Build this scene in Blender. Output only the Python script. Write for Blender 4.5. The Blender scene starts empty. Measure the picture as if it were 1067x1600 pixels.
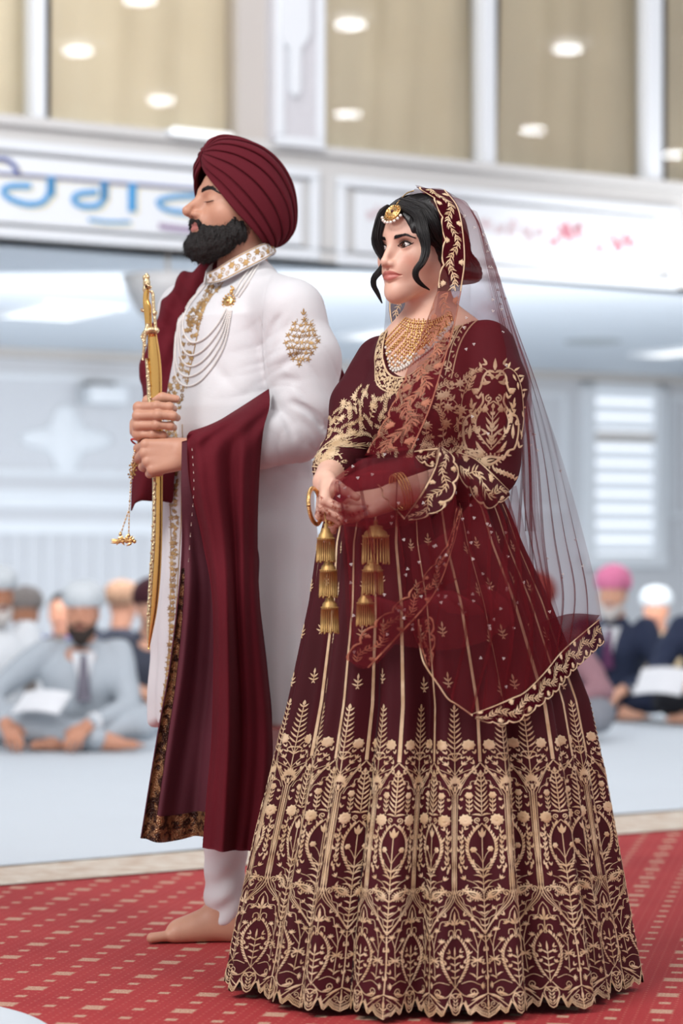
import bpy, math, random
import numpy as np
from mathutils import Vector, Matrix
from mathutils.bvhtree import BVHTree

# ------------------------------------------------------------------ camera numbers
F, CX, HZ, CH = 3778.0, 533.5, 880.0, 0.88      # focal length in pixels, principal point, horizon, lens height


def P(px, py, Y):
    """point of the room seen at (px, py) of the 1067x1600 frame, Y metres in front of the lens"""
    return np.array([(px - CX) / F * Y, Y, CH + (HZ - py) / F * Y])


scene = bpy.context.scene
COL = scene.collection
# ------------------------------------------------------------------ camera
cd = bpy.data.cameras.new('camera')
cd.lens = 85.0; cd.sensor_width = 36.0; cd.sensor_height = 24.0; cd.sensor_fit = 'AUTO'
cd.shift_y = (HZ - 800) / 1600.0
cd.dof.use_dof = True; cd.dof.focus_distance = 5.12; cd.dof.aperture_fstop = 2.5
cd.clip_end = 200
cam = bpy.data.objects.new('camera', cd)
cam.location = (0, 0, CH); cam.rotation_euler = (math.pi / 2, 0, 0)
COL.objects.link(cam)
scene.camera = cam
scene.view_settings.view_transform = 'Standard'
scene.view_settings.look = 'None'
scene.view_settings.gamma = 1.0
scene.view_settings.use_curve_mapping = False
scene.view_settings.exposure = 0.0
scene.cycles.max_bounces = 10
scene.cycles.transparent_max_bounces = 48
scene.cycles.use_denoising = True

# ------------------------------------------------------------------ daylight of the open hall
W = bpy.data.worlds.new('hall_air'); scene.world = W
W.use_nodes = True
W.node_tree.nodes['Background'].inputs[0].default_value = (.94, .965, 1.0, 1)
W.node_tree.nodes['Background'].inputs[1].default_value = .68


def area(name, loc, target, sx, sy, power, col=(1, 1, 1)):
    l = bpy.data.lights.new(name, 'AREA'); l.shape = 'RECTANGLE'; l.size = sx; l.size_y = sy
    l.energy = power; l.color = col
    o = bpy.data.objects.new(name, l); o.location = loc
    o.rotation_euler = (Vector(loc) - Vector(target)).to_track_quat('Z', 'Y').to_euler()
    COL.objects.link(o)
    return o


area('hall_ceiling_light', (-3.0, 1.6, 5.2), (-.2, 5.6, 1.1), 3.2, 2.2, 320, (1, .985, .97))
area('hall_ceiling_light', (2.6, 2.2, 5.0), (.3, 5.2, .9), 2.6, 2.0, 120, (1, .985, .97))
area('hall_ceiling_light', (0.0, 7.2, 5.6), (.3, 12.8, 3.6), 7, 2.5, 280, (.97, .98, 1))
area('gallery_light_and_fill', (0.4, 15.6, 2.50), (.4, 15.7, 0), 9, 3.2, 105, (.96, .98, 1))
area('gallery_light_and_fill', (0.6, 13.6, 1.75), (.9, 19.5, 1.3), 8, 1.2, 175, (.97, .98, 1))  # added fill turned at the back wall, no lamp hangs there
# ------------------------------------------------------------------ mesh helpers
def link(o, parent=None):
    COL.objects.link(o)
    if parent is not None:
        o.parent = parent
        o.matrix_parent_inverse = parent.matrix_world.inverted() if parent.parent is None else Matrix.Identity(4)
    return o


ORG = {}


def rootloc(o):
    """world position of the thing an object belongs to"""
    v = np.zeros(3)
    while o is not None:
        v += np.array(o.location)
        o = o.parent
    return v


def mesh(name, verts, faces, mat=None, parent=None, smooth=True, attrs=None, uv=None, mats=None, midx=None):
    """verts are world coordinates; the object's origin is its parent's"""
    verts = np.asarray(verts, dtype=np.float64).reshape(-1, 3)
    base = rootloc(parent) if parent is not None else np.zeros(3)
    me = bpy.data.meshes.new(name)
    V = (verts - base).astype(np.float32)
    if isinstance(faces, np.ndarray):
        nf, k = faces.shape
        me.vertices.add(len(V)); me.vertices.foreach_set('co', V.ravel())
        me.loops.add(nf * k); me.loops.foreach_set('vertex_index', faces.astype(np.int32).ravel())
        me.polygons.add(nf)
        me.polygons.foreach_set('loop_start', np.arange(0, nf * k, k, dtype=np.int32))
        me.update(calc_edges=True)
        me.validate()
    else:
        me.from_pydata(V.tolist(), [], faces)
        me.update()
    if smooth:
        me.shade_smooth()
    if attrs:
        for an, av in attrs.items():
            av = np.asarray(av, dtype=np.float32)
            if av.ndim == 1:
                a = me.attributes.new(an, 'FLOAT', 'POINT'); a.data.foreach_set('value', av)
            elif av.shape[1] == 3:
                a = me.attributes.new(an, 'FLOAT_VECTOR', 'POINT'); a.data.foreach_set('vector', av.ravel())
            else:
                a = me.attributes.new(an, 'FLOAT_COLOR', 'POINT'); a.data.foreach_set('color', av.ravel())
    for m in (mats or ([mat] if mat else [])):
        me.materials.append(m)
    if midx is not None:
        me.polygons.foreach_set('material_index', np.asarray(midx, dtype=np.int32))
    o = bpy.data.objects.new(name, me)
    COL.objects.link(o)
    if parent is not None:
        o.parent = parent
    return o


def empty(name, loc, label=None, category=None, group=None):
    o = bpy.data.objects.new(name, None)
    o.empty_display_size = .05
    o.location = Vector([float(v) for v in loc])
    COL.objects.link(o)
    tag(o, label, category, group)
    return o


def tag(o, label=None, category=None, group=None, kind=None):
    if label: o['label'] = label
    if category: o['category'] = category
    if group: o['group'] = group
    if kind: o['kind'] = kind
    return o


def nz(v):
    v = np.asarray(v, float)
    return v / max(1e-12, np.linalg.norm(v))


def rot(ax, deg):
    a = math.radians(deg); c, s = math.cos(a), math.sin(a)
    if ax == 'x': return np.array([[1, 0, 0], [0, c, -s], [0, s, c]])
    if ax == 'y': return np.array([[c, 0, s], [0, 1, 0], [-s, 0, c]])
    return np.array([[c, -s, 0], [s, c, 0], [0, 0, 1]])


def spline(pts, n=24, closed=False):
    """Catmull-Rom through pts (any dimension), n points in all, evenly spaced in parameter"""
    p = np.asarray(pts, float)
    m = len(p)
    if m == 2 and not closed:
        t = np.linspace(0, 1, n)[:, None]
        return p[0] * (1 - t) + p[1] * t
    if closed:
        q = np.vstack([p[-1], p, p[0], p[1]]); segs = m
    else:
        q = np.vstack([2 * p[0] - p[1], p, 2 * p[-1] - p[-2]]); segs = m - 1
    t = np.linspace(0, segs, n, endpoint=not closed)
    i = np.minimum(t.astype(int), segs - 1); f = (t - i)[:, None]
    a, b, c, d = q[i], q[i + 1], q[i + 2], q[i + 3]
    return .5 * ((2 * b) + (c - a) * f + (2 * a - 5 * b + 4 * c - d) * f ** 2 + (3 * b - a - 3 * c + d) * f ** 3)


def resample(pts, n):
    p = np.asarray(pts, float)
    s = np.r_[0, np.cumsum(np.linalg.norm(np.diff(p, axis=0), axis=1))]
    t = np.linspace(0, s[-1], n)
    return np.stack([np.interp(t, s, p[:, k]) for k in range(p.shape[1])], 1)


def gridfaces(nu, nv, cu=False, cv=False):
    iu = np.arange(nu if cu else nu - 1); iv = np.arange(nv if cv else nv - 1)
    a, b = np.meshgrid(iu, iv, indexing='ij')
    a2, b2 = (a + 1) % nu, (b + 1) % nv
    return np.stack([a * nv + b, a2 * nv + b, a2 * nv + b2, a * nv + b2], -1).reshape(-1, 4)


def gridsurf(rows, nu, nv):
    """control rows (lists of points, each row resampled to nv) -> smooth surface [nu, nv, 3]"""
    R = np.stack([spline(r, nv) for r in rows], 0)          # k, nv, 3
    k = R.shape[0]
    return spline(R.reshape(k, -1), nu).reshape(nu, nv, 3)


def gridnormals(S):
    du = np.gradient(S, axis=0); dv = np.gradient(S, axis=1)
    n = np.cross(du, dv)
    return n / np.maximum(1e-9, np.linalg.norm(n, axis=-1, keepdims=True))


def sheet(name, S, mat, parent=None, thick=0.0, attrs=None):
    """an open cloth; with thick > 0 it gets two faces and closed edges"""
    nu, nv = S.shape[:2]
    uvw = np.stack([*np.meshgrid(np.linspace(0, 1, nu), np.linspace(0, 1, nv), indexing='ij'), np.zeros((nu, nv))], -1).reshape(-1, 3)
    if thick <= 0:
        return mesh(name, S.reshape(-1, 3), gridfaces(nu, nv), mat, parent, attrs={'uvw': uvw, **(attrs or {})})
    N = gridnormals(S)
    A, B = S + N * thick / 2, S - N * thick / 2
    V = np.vstack([A.reshape(-1, 3), B.reshape(-1, 3)])
    f = gridfaces(nu, nv); off = nu * nv
    idx = np.arange(nu * nv).reshape(nu, nv)
    ring = np.r_[idx[0, :], idx[1:, -1], idx[-1, -2::-1], idx[-2:0:-1, 0]]
    r2 = np.roll(ring, -1)
    side = np.stack([ring, r2, r2 + off, ring + off], 1)
    fs = np.vstack([f, f[:, ::-1] + off, side[:, ::-1]])
    return mesh(name, V, fs, mat, parent, attrs={'uvw': np.vstack([uvw, uvw])})


def tube(pts, rad, seg=8, cap=True):
    """verts, faces of a tube along pts with radii rad (number or list)"""
    p = np.asarray(pts, float); n = len(p)
    r = np.full(n, rad, float) if np.isscalar(rad) else np.asarray(rad, float)
    t = np.gradient(p, axis=0); t /= np.maximum(1e-9, np.linalg.norm(t, axis=1, keepdims=True))
    up = np.array([0, 0, 1.]) if abs(t[0][2]) < .9 else np.array([1., 0, 0])
    u = np.cross(t[0], up); u /= np.linalg.norm(u)
    U = [u]
    for i in range(1, n):
        u = U[-1] - t[i] * np.dot(U[-1], t[i]); u /= max(1e-9, np.linalg.norm(u)); U.append(u)
    U = np.array(U); W = np.cross(t, U)
    a = np.linspace(0, 2 * math.pi, seg, endpoint=False)
    V = p[:, None] + r[:, None, None] * (np.cos(a)[None, :, None] * U[:, None] + np.sin(a)[None, :, None] * W[:, None])
    f = gridfaces(n, seg, cv=True).tolist()
    V = V.reshape(-1, 3)
    if cap:
        f.append(list(range(seg))[::-1]); f.append([(n - 1) * seg + i for i in range(seg)])
    return V, f


class Geo:
    """collects pieces that belong to ONE part"""
    def __init__(s):
        s.v, s.f, s.n, s.m = [], [], 0, []

    def add(s, v, f, mi=0):
        v = np.asarray(v, float).reshape(-1, 3)
        s.v.append(v)
        s.f += [[i + s.n for i in q] for q in (f.tolist() if isinstance(f, np.ndarray) else f)]
        s.m += [mi] * len(f)
        s.n += len(v)
        return s

    def box(s, lo, hi, bevel=0, R=None, c=None):
        lo, hi = np.asarray(lo, float), np.asarray(hi, float)
        if bevel <= 0:
            v = [[(lo, hi)[(i >> k) & 1][k] for k in range(3)] for i in range(8)]
            f = [[0, 2, 3, 1], [4, 5, 7, 6], [0, 1, 5, 4], [2, 6, 7, 3], [0, 4, 6, 2], [1, 3, 7, 5]]
        else:
            import bmesh
            bm = bmesh.new(); bmesh.ops.create_cube(bm, size=1)
            for q in bm.verts: q.co = Vector((lo + hi) / 2 + np.array(q.co) * (hi - lo))
            bmesh.ops.bevel(bm, geom=bm.edges[:], offset=bevel, segments=2, affect='EDGES', profile=.5)
            bm.verts.index_update()
            v = [list(q.co) for q in bm.verts]; f = [[w.index for w in q.verts] for q in bm.faces]; bm.free()
        v = np.array(v)
        if R is not None:
            c = (lo + hi) / 2 if c is None else np.asarray(c)
            v = (v - c) @ R.T + c
        return s.add(v, f)

    def tube(s, pts, r, seg=8, mi=0):
        v, f = tube(pts, r, seg); return s.add(v, f, mi)

    def lathe(s, prof, c, seg=16, axis=(0, 0, 1), mi=0):
        """prof: list of (radius, height)"""
        ax = nz(axis); t = np.array([1., 0, 0]) if abs(ax[0]) < .9 else np.array([0, 1., 0])
        u = nz(np.cross(ax, t)); w = np.cross(ax, u)
        a = np.linspace(0, 2 * math.pi, seg, endpoint=False)
        pr = np.asarray(prof, float)
        V = np.asarray(c)[None, None] + pr[:, 0, None, None] * (np.cos(a)[None, :, None] * u + np.sin(a)[None, :, None] * w) + pr[:, 1, None, None] * ax
        f = gridfaces(len(pr), seg, cv=True)[:, ::-1].tolist()
        k = (len(pr) - 1) * seg
        f.append(list(range(seg))[::-1]); f.append([k + i for i in range(seg)])
        return s.add(V.reshape(-1, 3), f, mi)

    def ball(s, c, r, seg=8, mi=0):
        rr = np.broadcast_to(np.asarray(r, float), (3,))
        n = max(4, seg // 2 + 1)
        th = np.linspace(0, math.pi, n); ph = np.linspace(0, 2 * math.pi, seg, endpoint=False)
        V = [[0, 0, 1.]]
        for t in th[1:-1]:
            V += [[math.sin(t) * math.cos(q), math.sin(t) * math.sin(q), math.cos(t)] for q in ph]
        V.append([0, 0, -1.])
        f = [[0, 1 + i, 1 + (i + 1) % seg] for i in range(seg)]
        for j in range(n - 3):
            b = 1 + j * seg
            f += [[b + i, b + seg + i, b + seg + (i + 1) % seg, b + (i + 1) % seg] for i in range(seg)]
        b = 1 + (n - 3) * seg; l = len(V) - 1
        f += [[b + i, l, b + (i + 1) % seg] for i in range(seg)]
        return s.add(np.array(V) * rr + np.asarray(c), f, mi)

    def build(s, name, mat, parent=None, smooth=True):
        mats = mat if isinstance(mat, (list, tuple)) else [mat]
        return mesh(name, np.vstack(s.v), s.f, None, parent, smooth, mats=mats, midx=s.m if len(mats) > 1 else None)


# ------------------------------------------------------------------ modelling by distance fields
def smin(a, b, k):
    if k <= 0: return np.minimum(a, b)
    h = np.maximum(k - np.abs(a - b), 0) / k
    return np.minimum(a, b) - h * h * k * .25


def smax(a, b, k): return -smin(-a, -b, k)


def d_ball(p, c, r): return np.linalg.norm(p - c, axis=1) - r


def d_ell(p, c, r, R=None):
    q = p - c
    if R is not None: q = q @ R
    r = np.asarray(r, float)
    k0 = np.linalg.norm(q / r, axis=1); k1 = np.linalg.norm(q / (r * r), axis=1)
    return k0 * (k0 - 1) / np.maximum(k1, 1e-9)


def d_cone(p, a, b, ra, rb):
    a = np.asarray(a, float); b = np.asarray(b, float)
    ab = b - a; L = max(1e-12, float(ab @ ab))
    t = np.clip((p - a) @ ab / L, 0, 1)
    return np.linalg.norm(p - a - t[:, None] * ab, axis=1) - (ra + (rb - ra) * t)


def d_box(p, c, h, r=0, R=None):
    q = p - c
    if R is not None: q = q @ R
    q = np.abs(q) - (np.asarray(h, float) - r)
    return np.linalg.norm(np.maximum(q, 0), axis=1) + np.minimum(q.max(1), 0) - r


class Sdf:
    def __init__(s, far=.06):
        s.ops = []; s.far = far

    def _c(s, c, r): return np.asarray(c, float), float(r)

    def add(s, fn, k=.01, mode='u', bound=None): s.ops.append((fn, k, mode, bound)); return s

    def ball(s, c, r, k=.01, mode='u'):
        c = np.asarray(c, float); return s.add(lambda p: d_ball(p, c, r), k, mode, (c, r))

    def ell(s, c, r, k=.01, mode='u', R=None):
        c = np.asarray(c, float); return s.add(lambda p: d_ell(p, c, r, R), k, mode, (c, max(r)))

    def box(s, c, h, r=0, k=.01, mode='u', R=None):
        c = np.asarray(c, float); return s.add(lambda p: d_box(p, c, h, r, R), k, mode, (c, float(np.linalg.norm(h))))

    def cone(s, a, b, ra, rb, k=.01, mode='u'):
        a = np.asarray(a, float); b = np.asarray(b, float)
        return s.add(lambda p: d_cone(p, a, b, ra, rb), k, mode, ((a + b) / 2, np.linalg.norm(b - a) / 2 + max(ra, rb)))

    def chain(s, pts, rads, k=.01, mode='u', ki=0.0, n=None):
        pts = [np.asarray(q, float) for q in pts]
        if n:
            q = spline(np.c_[np.array(pts), np.array(rads)], n); pts = [w[:3] for w in q]; rads = [w[3] for w in q]

        def fn(p):
            d = None
            for i in range(len(pts) - 1):
                e = d_cone(p, pts[i], pts[i + 1], rads[i], rads[i + 1])
                d = e if d is None else smin(d, e, ki)
            return d
        A = np.array(pts); c = (A.min(0) + A.max(0)) / 2
        return s.add(fn, k, mode, (c, np.linalg.norm(A - c, axis=1).max() + max(rads)))

    def __call__(s, p):
        d = np.full(len(p), 9.0)
        for fn, k, mode, bd in s.ops:
            if bd is not None and len(p) > 64:
                near = np.linalg.norm(p - bd[0], axis=1) < bd[1] + max(k, 0) + (s.far if mode == 'u' else .004)
                if not near.any():
                    continue
                e = np.full(len(p), 8.0); e[near] = fn(p[near])
            else:
                e = fn(p)
            if mode == 'u': d = smin(d, e, k)
            elif mode == 's': d = smax(d, -e, k)
            elif mode == 'i': d = smax(d, e, k)
            elif mode == 'd': d = d + np.where(e > 7, 0, e)      # displacement
        return d


def surfnet(f, lo, hi, h, B=8, project=1):
    lo = np.asarray(lo, float); hi = np.asarray(hi, float)
    nb = np.ceil((hi - lo) / (h * B)).astype(int) + 1
    n = nb * B
    bi = np.stack(np.meshgrid(*[np.arange(k) for k in nb], indexing='ij'), -1).reshape(-1, 3)
    cc = lo + (bi * B + B / 2) * h
    dc = np.concatenate([f(c) for c in np.array_split(cc, max(1, len(cc) // 200000))])
    act = np.abs(dc) < B * h * .87 * 1.5 + h * 2
    D = np.repeat(np.repeat(np.repeat(np.where(dc > 0, 1., -1.).astype(np.float32).reshape(nb), B, 0), B, 1), B, 2)
    loc = np.stack(np.meshgrid(*[np.arange(B)] * 3, indexing='ij'), -1).reshape(-1, 3)
    A = bi[act]
    for ch in np.array_split(A, max(1, len(A) // 600)):
        idx = (ch[:, None] * B + loc[None]).reshape(-1, 3)
        D[idx[:, 0], idx[:, 1], idx[:, 2]] = f(lo + idx * h)
    S = D < 0
    m = [k - 1 for k in n]
    cnt = np.zeros(m, np.int8)
    for dx in (0, 1):
        for dy in (0, 1):
            for dz in (0, 1):
                cnt += S[dx:m[0] + dx, dy:m[1] + dy, dz:m[2] + dz]
    cells = np.argwhere((cnt > 0) & (cnt < 8))
    vid = np.full(m, -1, np.int32); vid[tuple(cells.T)] = np.arange(len(cells))
    acc = np.zeros((len(cells), 3)); w = np.zeros(len(cells))
    corners = [(a, b, c) for a in (0, 1) for b in (0, 1) for c in (0, 1)]
    for a in corners:
        for ax in range(3):
            if a[ax]: continue
            b = list(a); b[ax] = 1
            va = D[cells[:, 0] + a[0], cells[:, 1] + a[1], cells[:, 2] + a[2]].astype(float)
            vb = D[cells[:, 0] + b[0], cells[:, 1] + b[1], cells[:, 2] + b[2]].astype(float)
            x = (va < 0) != (vb < 0)
            t = np.where(x, va / np.where(x, va - vb, 1), 0)
            q = np.array(a, float)[None].repeat(len(cells), 0); q[:, ax] += t
            acc[x] += q[x]; w[x] += 1
    V = lo + (cells + acc / w[:, None]) * h
    faces = []
    for ax in range(3):
        o1, o2 = (ax + 1) % 3, (ax + 2) % 3
        sl = [slice(0, k) for k in n]; s2 = list(sl)
        sl[ax] = slice(0, n[ax] - 1); s2[ax] = slice(1, n[ax])
        e = np.argwhere(S[tuple(sl)] != S[tuple(s2)])
        e = e[(e[:, o1] > 0) & (e[:, o2] > 0) & (e[:, o1] < m[o1]) & (e[:, o2] < m[o2]) & (e[:, ax] < m[ax])]
        inside = S[e[:, 0], e[:, 1], e[:, 2]]
        def at(d1, d2):
            q = e.copy(); q[:, o1] += d1; q[:, o2] += d2
            return vid[q[:, 0], q[:, 1], q[:, 2]]
        quad = np.stack([at(-1, -1), at(0, -1), at(0, 0), at(-1, 0)], 1)
        quad[~inside] = quad[~inside][:, ::-1]
        faces.append(quad[(quad >= 0).all(1)])
    Fc = np.vstack(faces)
    for _ in range(project):
        e = h * .35
        def val(q): return np.concatenate([f(c) for c in np.array_split(q, max(1, len(q) // 200000))])
        d0 = val(V)
        g = np.stack([val(V + np.eye(3)[k] * e) - val(V - np.eye(3)[k] * e) for k in range(3)], 1) / (2 * e)
        gg = np.maximum((g * g).sum(1), .25)
        step = np.clip(d0 / gg, -h, h)
        V = V - g * step[:, None]
    return V, Fc


def sdfmesh(name, f, lo, hi, h, mat, parent=None, project=1, attrs=None):
    V, Fc = surfnet(f, lo, hi, h, project=project)
    at = attrs(V) if attrs else None
    return mesh(name, V, Fc, mat, parent, attrs=at)


def bvh_of(o):
    me = o.data; n = len(me.vertices)
    co = np.empty(n * 3, np.float32); me.vertices.foreach_get('co', co)
    base = rootloc(o)
    co = co.reshape(-1, 3) + base
    polys = [tuple(p.vertices) for p in me.polygons]
    return BVHTree.FromPolygons([Vector(map(float, c)) for c in co], polys)
# ------------------------------------------------------------------ materials
MATS = {}


def s2l(c):
    c = np.asarray(c, float) / (255. if max(c) > 1.001 else 1.)
    return tuple(np.where(c <= .04045, c / 12.92, ((c + .055) / 1.055) ** 2.4))


class N:
    """small node-tree writer"""
    def __init__(s, name):
        s.m = bpy.data.materials.new(name); s.m.use_nodes = True
        s.t = s.m.node_tree; s.t.nodes.clear()
        s.out = s.t.nodes.new('ShaderNodeOutputMaterial')

    def n(s, typ, **kw):
        nd = s.t.nodes.new('ShaderNode' + typ)
        for k, v in kw.items():
            if k in ('ins',): continue
            setattr(nd, k, v)
        for k, v in kw.get('ins', {}).items():
            s.set(nd, k, v)
        return nd

    def set(s, nd, k, v):
        i = nd.inputs[k]
        if isinstance(v, bpy.types.NodeSocket): s.t.links.new(v, i)
        elif isinstance(v, (tuple, list, np.ndarray)) and len(v) == 3 and i.type == 'RGBA': i.default_value = (*[float(q) for q in v], 1)
        else: i.default_value = v

    def math(s, op, a, b=0.0, c=None, clamp=False):
        nd = s.t.nodes.new('ShaderNodeMath'); nd.operation = op; nd.use_clamp = clamp
        s.set(nd, 0, a); s.set(nd, 1, b)
        if c is not None: s.set(nd, 2, c)
        return nd.outputs[0]

    def mix(s, f, a, b, typ='MIX'):
        nd = s.t.nodes.new('ShaderNodeMix'); nd.data_type = 'RGBA'; nd.blend_type = typ
        s.set(nd, 'Factor', f); s.set(nd, 6, a); s.set(nd, 7, b)
        return nd.outputs[2]

    def noise(s, scale, detail=3, rough=.5, vec=None, stretch=None, dist=0):
        if vec is None: vec = s.n('TexCoord').outputs['Object']
        if stretch is not None:
            vec = s.n('Mapping', ins={'Vector': vec, 'Scale': stretch}).outputs[0]
        return s.n('TexNoise', ins={'Vector': vec, 'Scale': scale, 'Detail': detail, 'Roughness': rough, 'Distortion': dist}).outputs['Fac']

    def ramp(s, f, a, b, lo=0., hi=1.):
        nd = s.n('MapRange', ins={'Value': f, 'From Min': lo, 'From Max': hi, 'To Min': a, 'To Max': b})
        return nd.outputs[0]

    def bump(s, h, dist=.002, st=.5, normal=None):
        ins = {'Height': h, 'Distance': dist, 'Strength': st}
        if normal is not None: ins['Normal'] = normal
        return s.n('Bump', ins=ins).outputs[0]

    def bsdf(s, color, rough=.6, metal=0., **kw):
        b = s.n('BsdfPrincipled')
        s.set(b, 'Base Color', color); s.set(b, 'Roughness', rough); s.set(b, 'Metallic', metal)
        for k, v in kw.items(): s.set(b, k.replace('_', ' '), v)
        s.t.links.new(b.outputs[0], s.out.inputs[0])
        s.b = b
        return b

    def done(s):
        MATS[s.m.name] = s.m
        return s.m


def simple(name, col, rough=.6, metal=0., var=.06, scale=30., bumps=None, **kw):
    """plain stuff with a little unevenness"""
    w = N(name); c = s2l(col)
    f = w.noise(scale, 4)
    a = tuple(min(1, q * (1 + var)) for q in c); b = tuple(q * (1 - var) for q in c)
    if bumps: kw['Normal'] = w.bump(w.noise(bumps[0], 3, stretch=bumps[2] if len(bumps) > 2 else None), .002, bumps[1])
    w.bsdf(w.mix(f, a, b), rough, metal, **kw)
    return w.done()


def skin(name, col, lips=(.38, .10, .09), shade=None, blush=None, rough=.5, sss=.08, red=.5):
    w = N(name); c = np.array(s2l(col))
    f = w.noise(18, 4); g = w.noise(420, 2)
    base = w.mix(w.ramp(f, 0, 1, .35, .65), tuple(c * (1.06, 1.04, 1.02)), tuple(c * (.95, .90, .88)))
    at = w.n('Attribute', attribute_name='face')
    sep = w.n('SeparateColor', ins={'Color': at.outputs['Color']})
    base = w.mix(sep.outputs[0], base, lips)
    if shade: base = w.mix(w.math('MULTIPLY', sep.outputs[1], .8), base, shade)
    if blush: base = w.mix(w.math('MULTIPLY', sep.outputs[2], red), base, blush)
    w.bsdf(base, rough, 0, Normal=w.bump(g, .0006, .25), **{'Subsurface_Weight': sss, 'Subsurface_Radius': (.006, .003, .0015), 'Subsurface_Scale': 1.0})
    return w.done()
# ------------------------------------------------------------------ heads
def head_sdf(s, T, eyes='open', fem=False, ears=True, jaw=1.0, chin=0.0, nose=1.0, lid=0.0, ew=1.0):
    """adds a head to field s; T maps head coordinates (x side, -y front, z up, eye level 0) to the room.
    T = (origin, R, scale)"""
    o, R, sc = T
    f = lambda q: o + R @ (np.asarray(q, float) * sc)
    E = lambda c, r, k, mode='u', rr=None: s.ell(f(c), np.asarray(r) * sc, k * sc, mode, R if rr is None else R @ rr)
    B = lambda c, r, k, mode='u': s.ball(f(c), r * sc, k * sc, mode)
    C = lambda a, b, ra, rb, k, mode='u': s.cone(f(a), f(b), ra * sc, rb * sc, k * sc, mode)
    jw = .84 * jaw if fem else jaw
    E((0, .014, .030), (.073, .093, .084), .01)
    E((0, -.034, .030), (.057, .053, .058), .035)
    E((0, -.030, -.030), (.060, .052, .062), .03)
    E((0, -.055, -.052), (.036 * jw, .034, .040), .03)
    for x in (-1, 1):
        C((x * .050 * jw, .004, -.050), (x * .019 * jw, -.064, -.097 if not fem else -.093), .019 if not fem else .017, .016 if not fem else .0135, .035)
        B((x * .043, -.048, -.026), .0235, .03)
        C((x * .010, -.0775, .0185), (x * .044, -.064, .0195), .0105 if fem else .0125, .009, .022)
    E((0, -.0745 if not fem else -.0770, -.101 + chin), (.019 * jw, .0175 if not fem else .0150, .0165 if not fem else .0145), .03)
    for x in (-1, 1):
        E((x * .031, -.0965, -.002), (.0175, .014, .0125), .014, 's')
    for x in (-1, 1):
        ec = np.array([x * .031, -.0715, 0.])
        if eyes == 'closed':
            E(ec + (0, -.0006, -.0005), (.0150, .0145, .0128), .009)
        elif eyes == 'open':
            ff = f(ec); rin = .0142 * sc * ew

            def lidfn(p, ff=ff, x=x):
                q = ((p - ff) @ R) / sc
                ux = q[:, 0] * x
                w = np.clip(1 - (ux / .0150) ** 2, -.6, 1)
                up = .0058 * ew * w * (1 + .1 * ux / .015) + .0008 + ux * .07 + lid
                dn = -.0046 * ew * w * (1 - .2 * ux / .015) + .0004 + ux * .07
                op = np.maximum(q[:, 2] - up, dn - q[:, 2])
                sh = np.linalg.norm(q / np.array([1.1, 1, 1]), axis=1) - .0140
                return smax(sh, -op * .9, .0012) * sc
            s.add(lidfn, .004 * sc, 'u', (ff, rin * 1.2))

            def openfn(p, ff=ff, x=x):
                q = ((p - ff) @ R) / sc
                ux = q[:, 0] * x
                w = np.clip(1 - (ux / .0150) ** 2, -.6, 1)
                up = .0058 * ew * w * (1 + .1 * ux / .015) + .0008 + ux * .07 + lid
                dn = -.0046 * ew * w * (1 - .2 * ux / .015) + .0004 + ux * .07
                op = np.maximum(q[:, 2] - up, dn - q[:, 2])
                return np.maximum(np.maximum(op, q[:, 1] + .003), np.abs(q[:, 0]) - .0150) * sc
            s.add(openfn, .0015 * sc, 's', (ff, .022 * sc))
        else:
            E(ec, (.0150, .0142, .0130), .008)
    # nose
    n = nose; q0 = -.0025 if fem else 0.0
    s.chain([f((0, -.0800, .012)), f((0, -.0890 - .002 * n, .000)), f((0, -.0985 - .0065 * n, -.016 + q0 * .6)), f((0, -.1045 - .0085 * n, -.030 + q0))], [.0072 * sc, .0066 * sc, (.0066 if not fem else .0054) * sc, (.0085 if not fem else .0064) * sc], .014 * sc if not fem else .011 * sc, n=12)
    if fem: B((0, -.1070, -.0345 + q0), .0066, .008)
    C((0, -.1040 - .0075 * n, -.0345 + q0), (0, -.095, -.043 + q0), .0092 if not fem else .0058, .006, .008)
    E((0, -.0880, -.0240), (.0125 if not fem else .0078, .0165, .0180), .012 if not fem else .009)
    E((0, -.0800, -.0020), (.0105, .0100, .0200), .014)
    E((0, -.0840, -.0500), (.0170, .0120, .0120), .016)
    for x in (-1, 1):
        E((x * (.0108 if fem else .0135), -.0990, -.0370 + q0), (.0072 if not fem else .0050, .0112 if not fem else .0086, .0080 if not fem else .0060), .006)
        E((x * .0062, -.1050, -.0450 + q0), (.0028, .0050, .0030), .002, 's')
        # nasolabial plane
        E((x * .017, -.078, -.050), (.012, .012, .018), .018)
    # lips
    for x in (-1, 1):
        s.chain([f((x * .0245, -.0835, -.0625)), f((x * .014, -.0925, -.0585)), f((x * .005, -.0965, -.0560)), f((0, -.0965, -.0572))],
                [.0018 * sc, .0040 * sc, .0050 * sc, .0048 * sc], .004 * sc, n=10)
        s.chain([f((x * .0235, -.0835, -.0635)), f((x * .012, -.0915, -.0675)), f((0, -.0945, -.0690))],
                [.0018 * sc, .0052 * sc, .0064 * sc], .005 * sc, n=8)
    s.chain([f((-.0265, -.0850, -.0632)), f((-.013, -.0985, -.0625)), f((0, -.1040, -.0632)), f((.013, -.0985, -.0625)), f((.0265, -.0850, -.0632))],
            [.0008 * sc, .0011 * sc, .0013 * sc, .0011 * sc, .0008 * sc], .0035 * sc, 's', n=12)
    B((0, -.1005, -.0490), .0022, .006, 's')                # philtrum
    if ears:
        for x in (-1, 1):
            rr = rot('z', x * 22) @ rot('x', 12)
            E((x * .0745, .018, -.012), (.0055, .0180, .0310), .006, 'u', rr)
            E((x * .0800, .012, -.008), (.0045, .0105, .0190), .004, 's', rr)
            E((x * .0725, .008, -.036), (.0050, .0080, .0090), .006)
    return f


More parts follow.
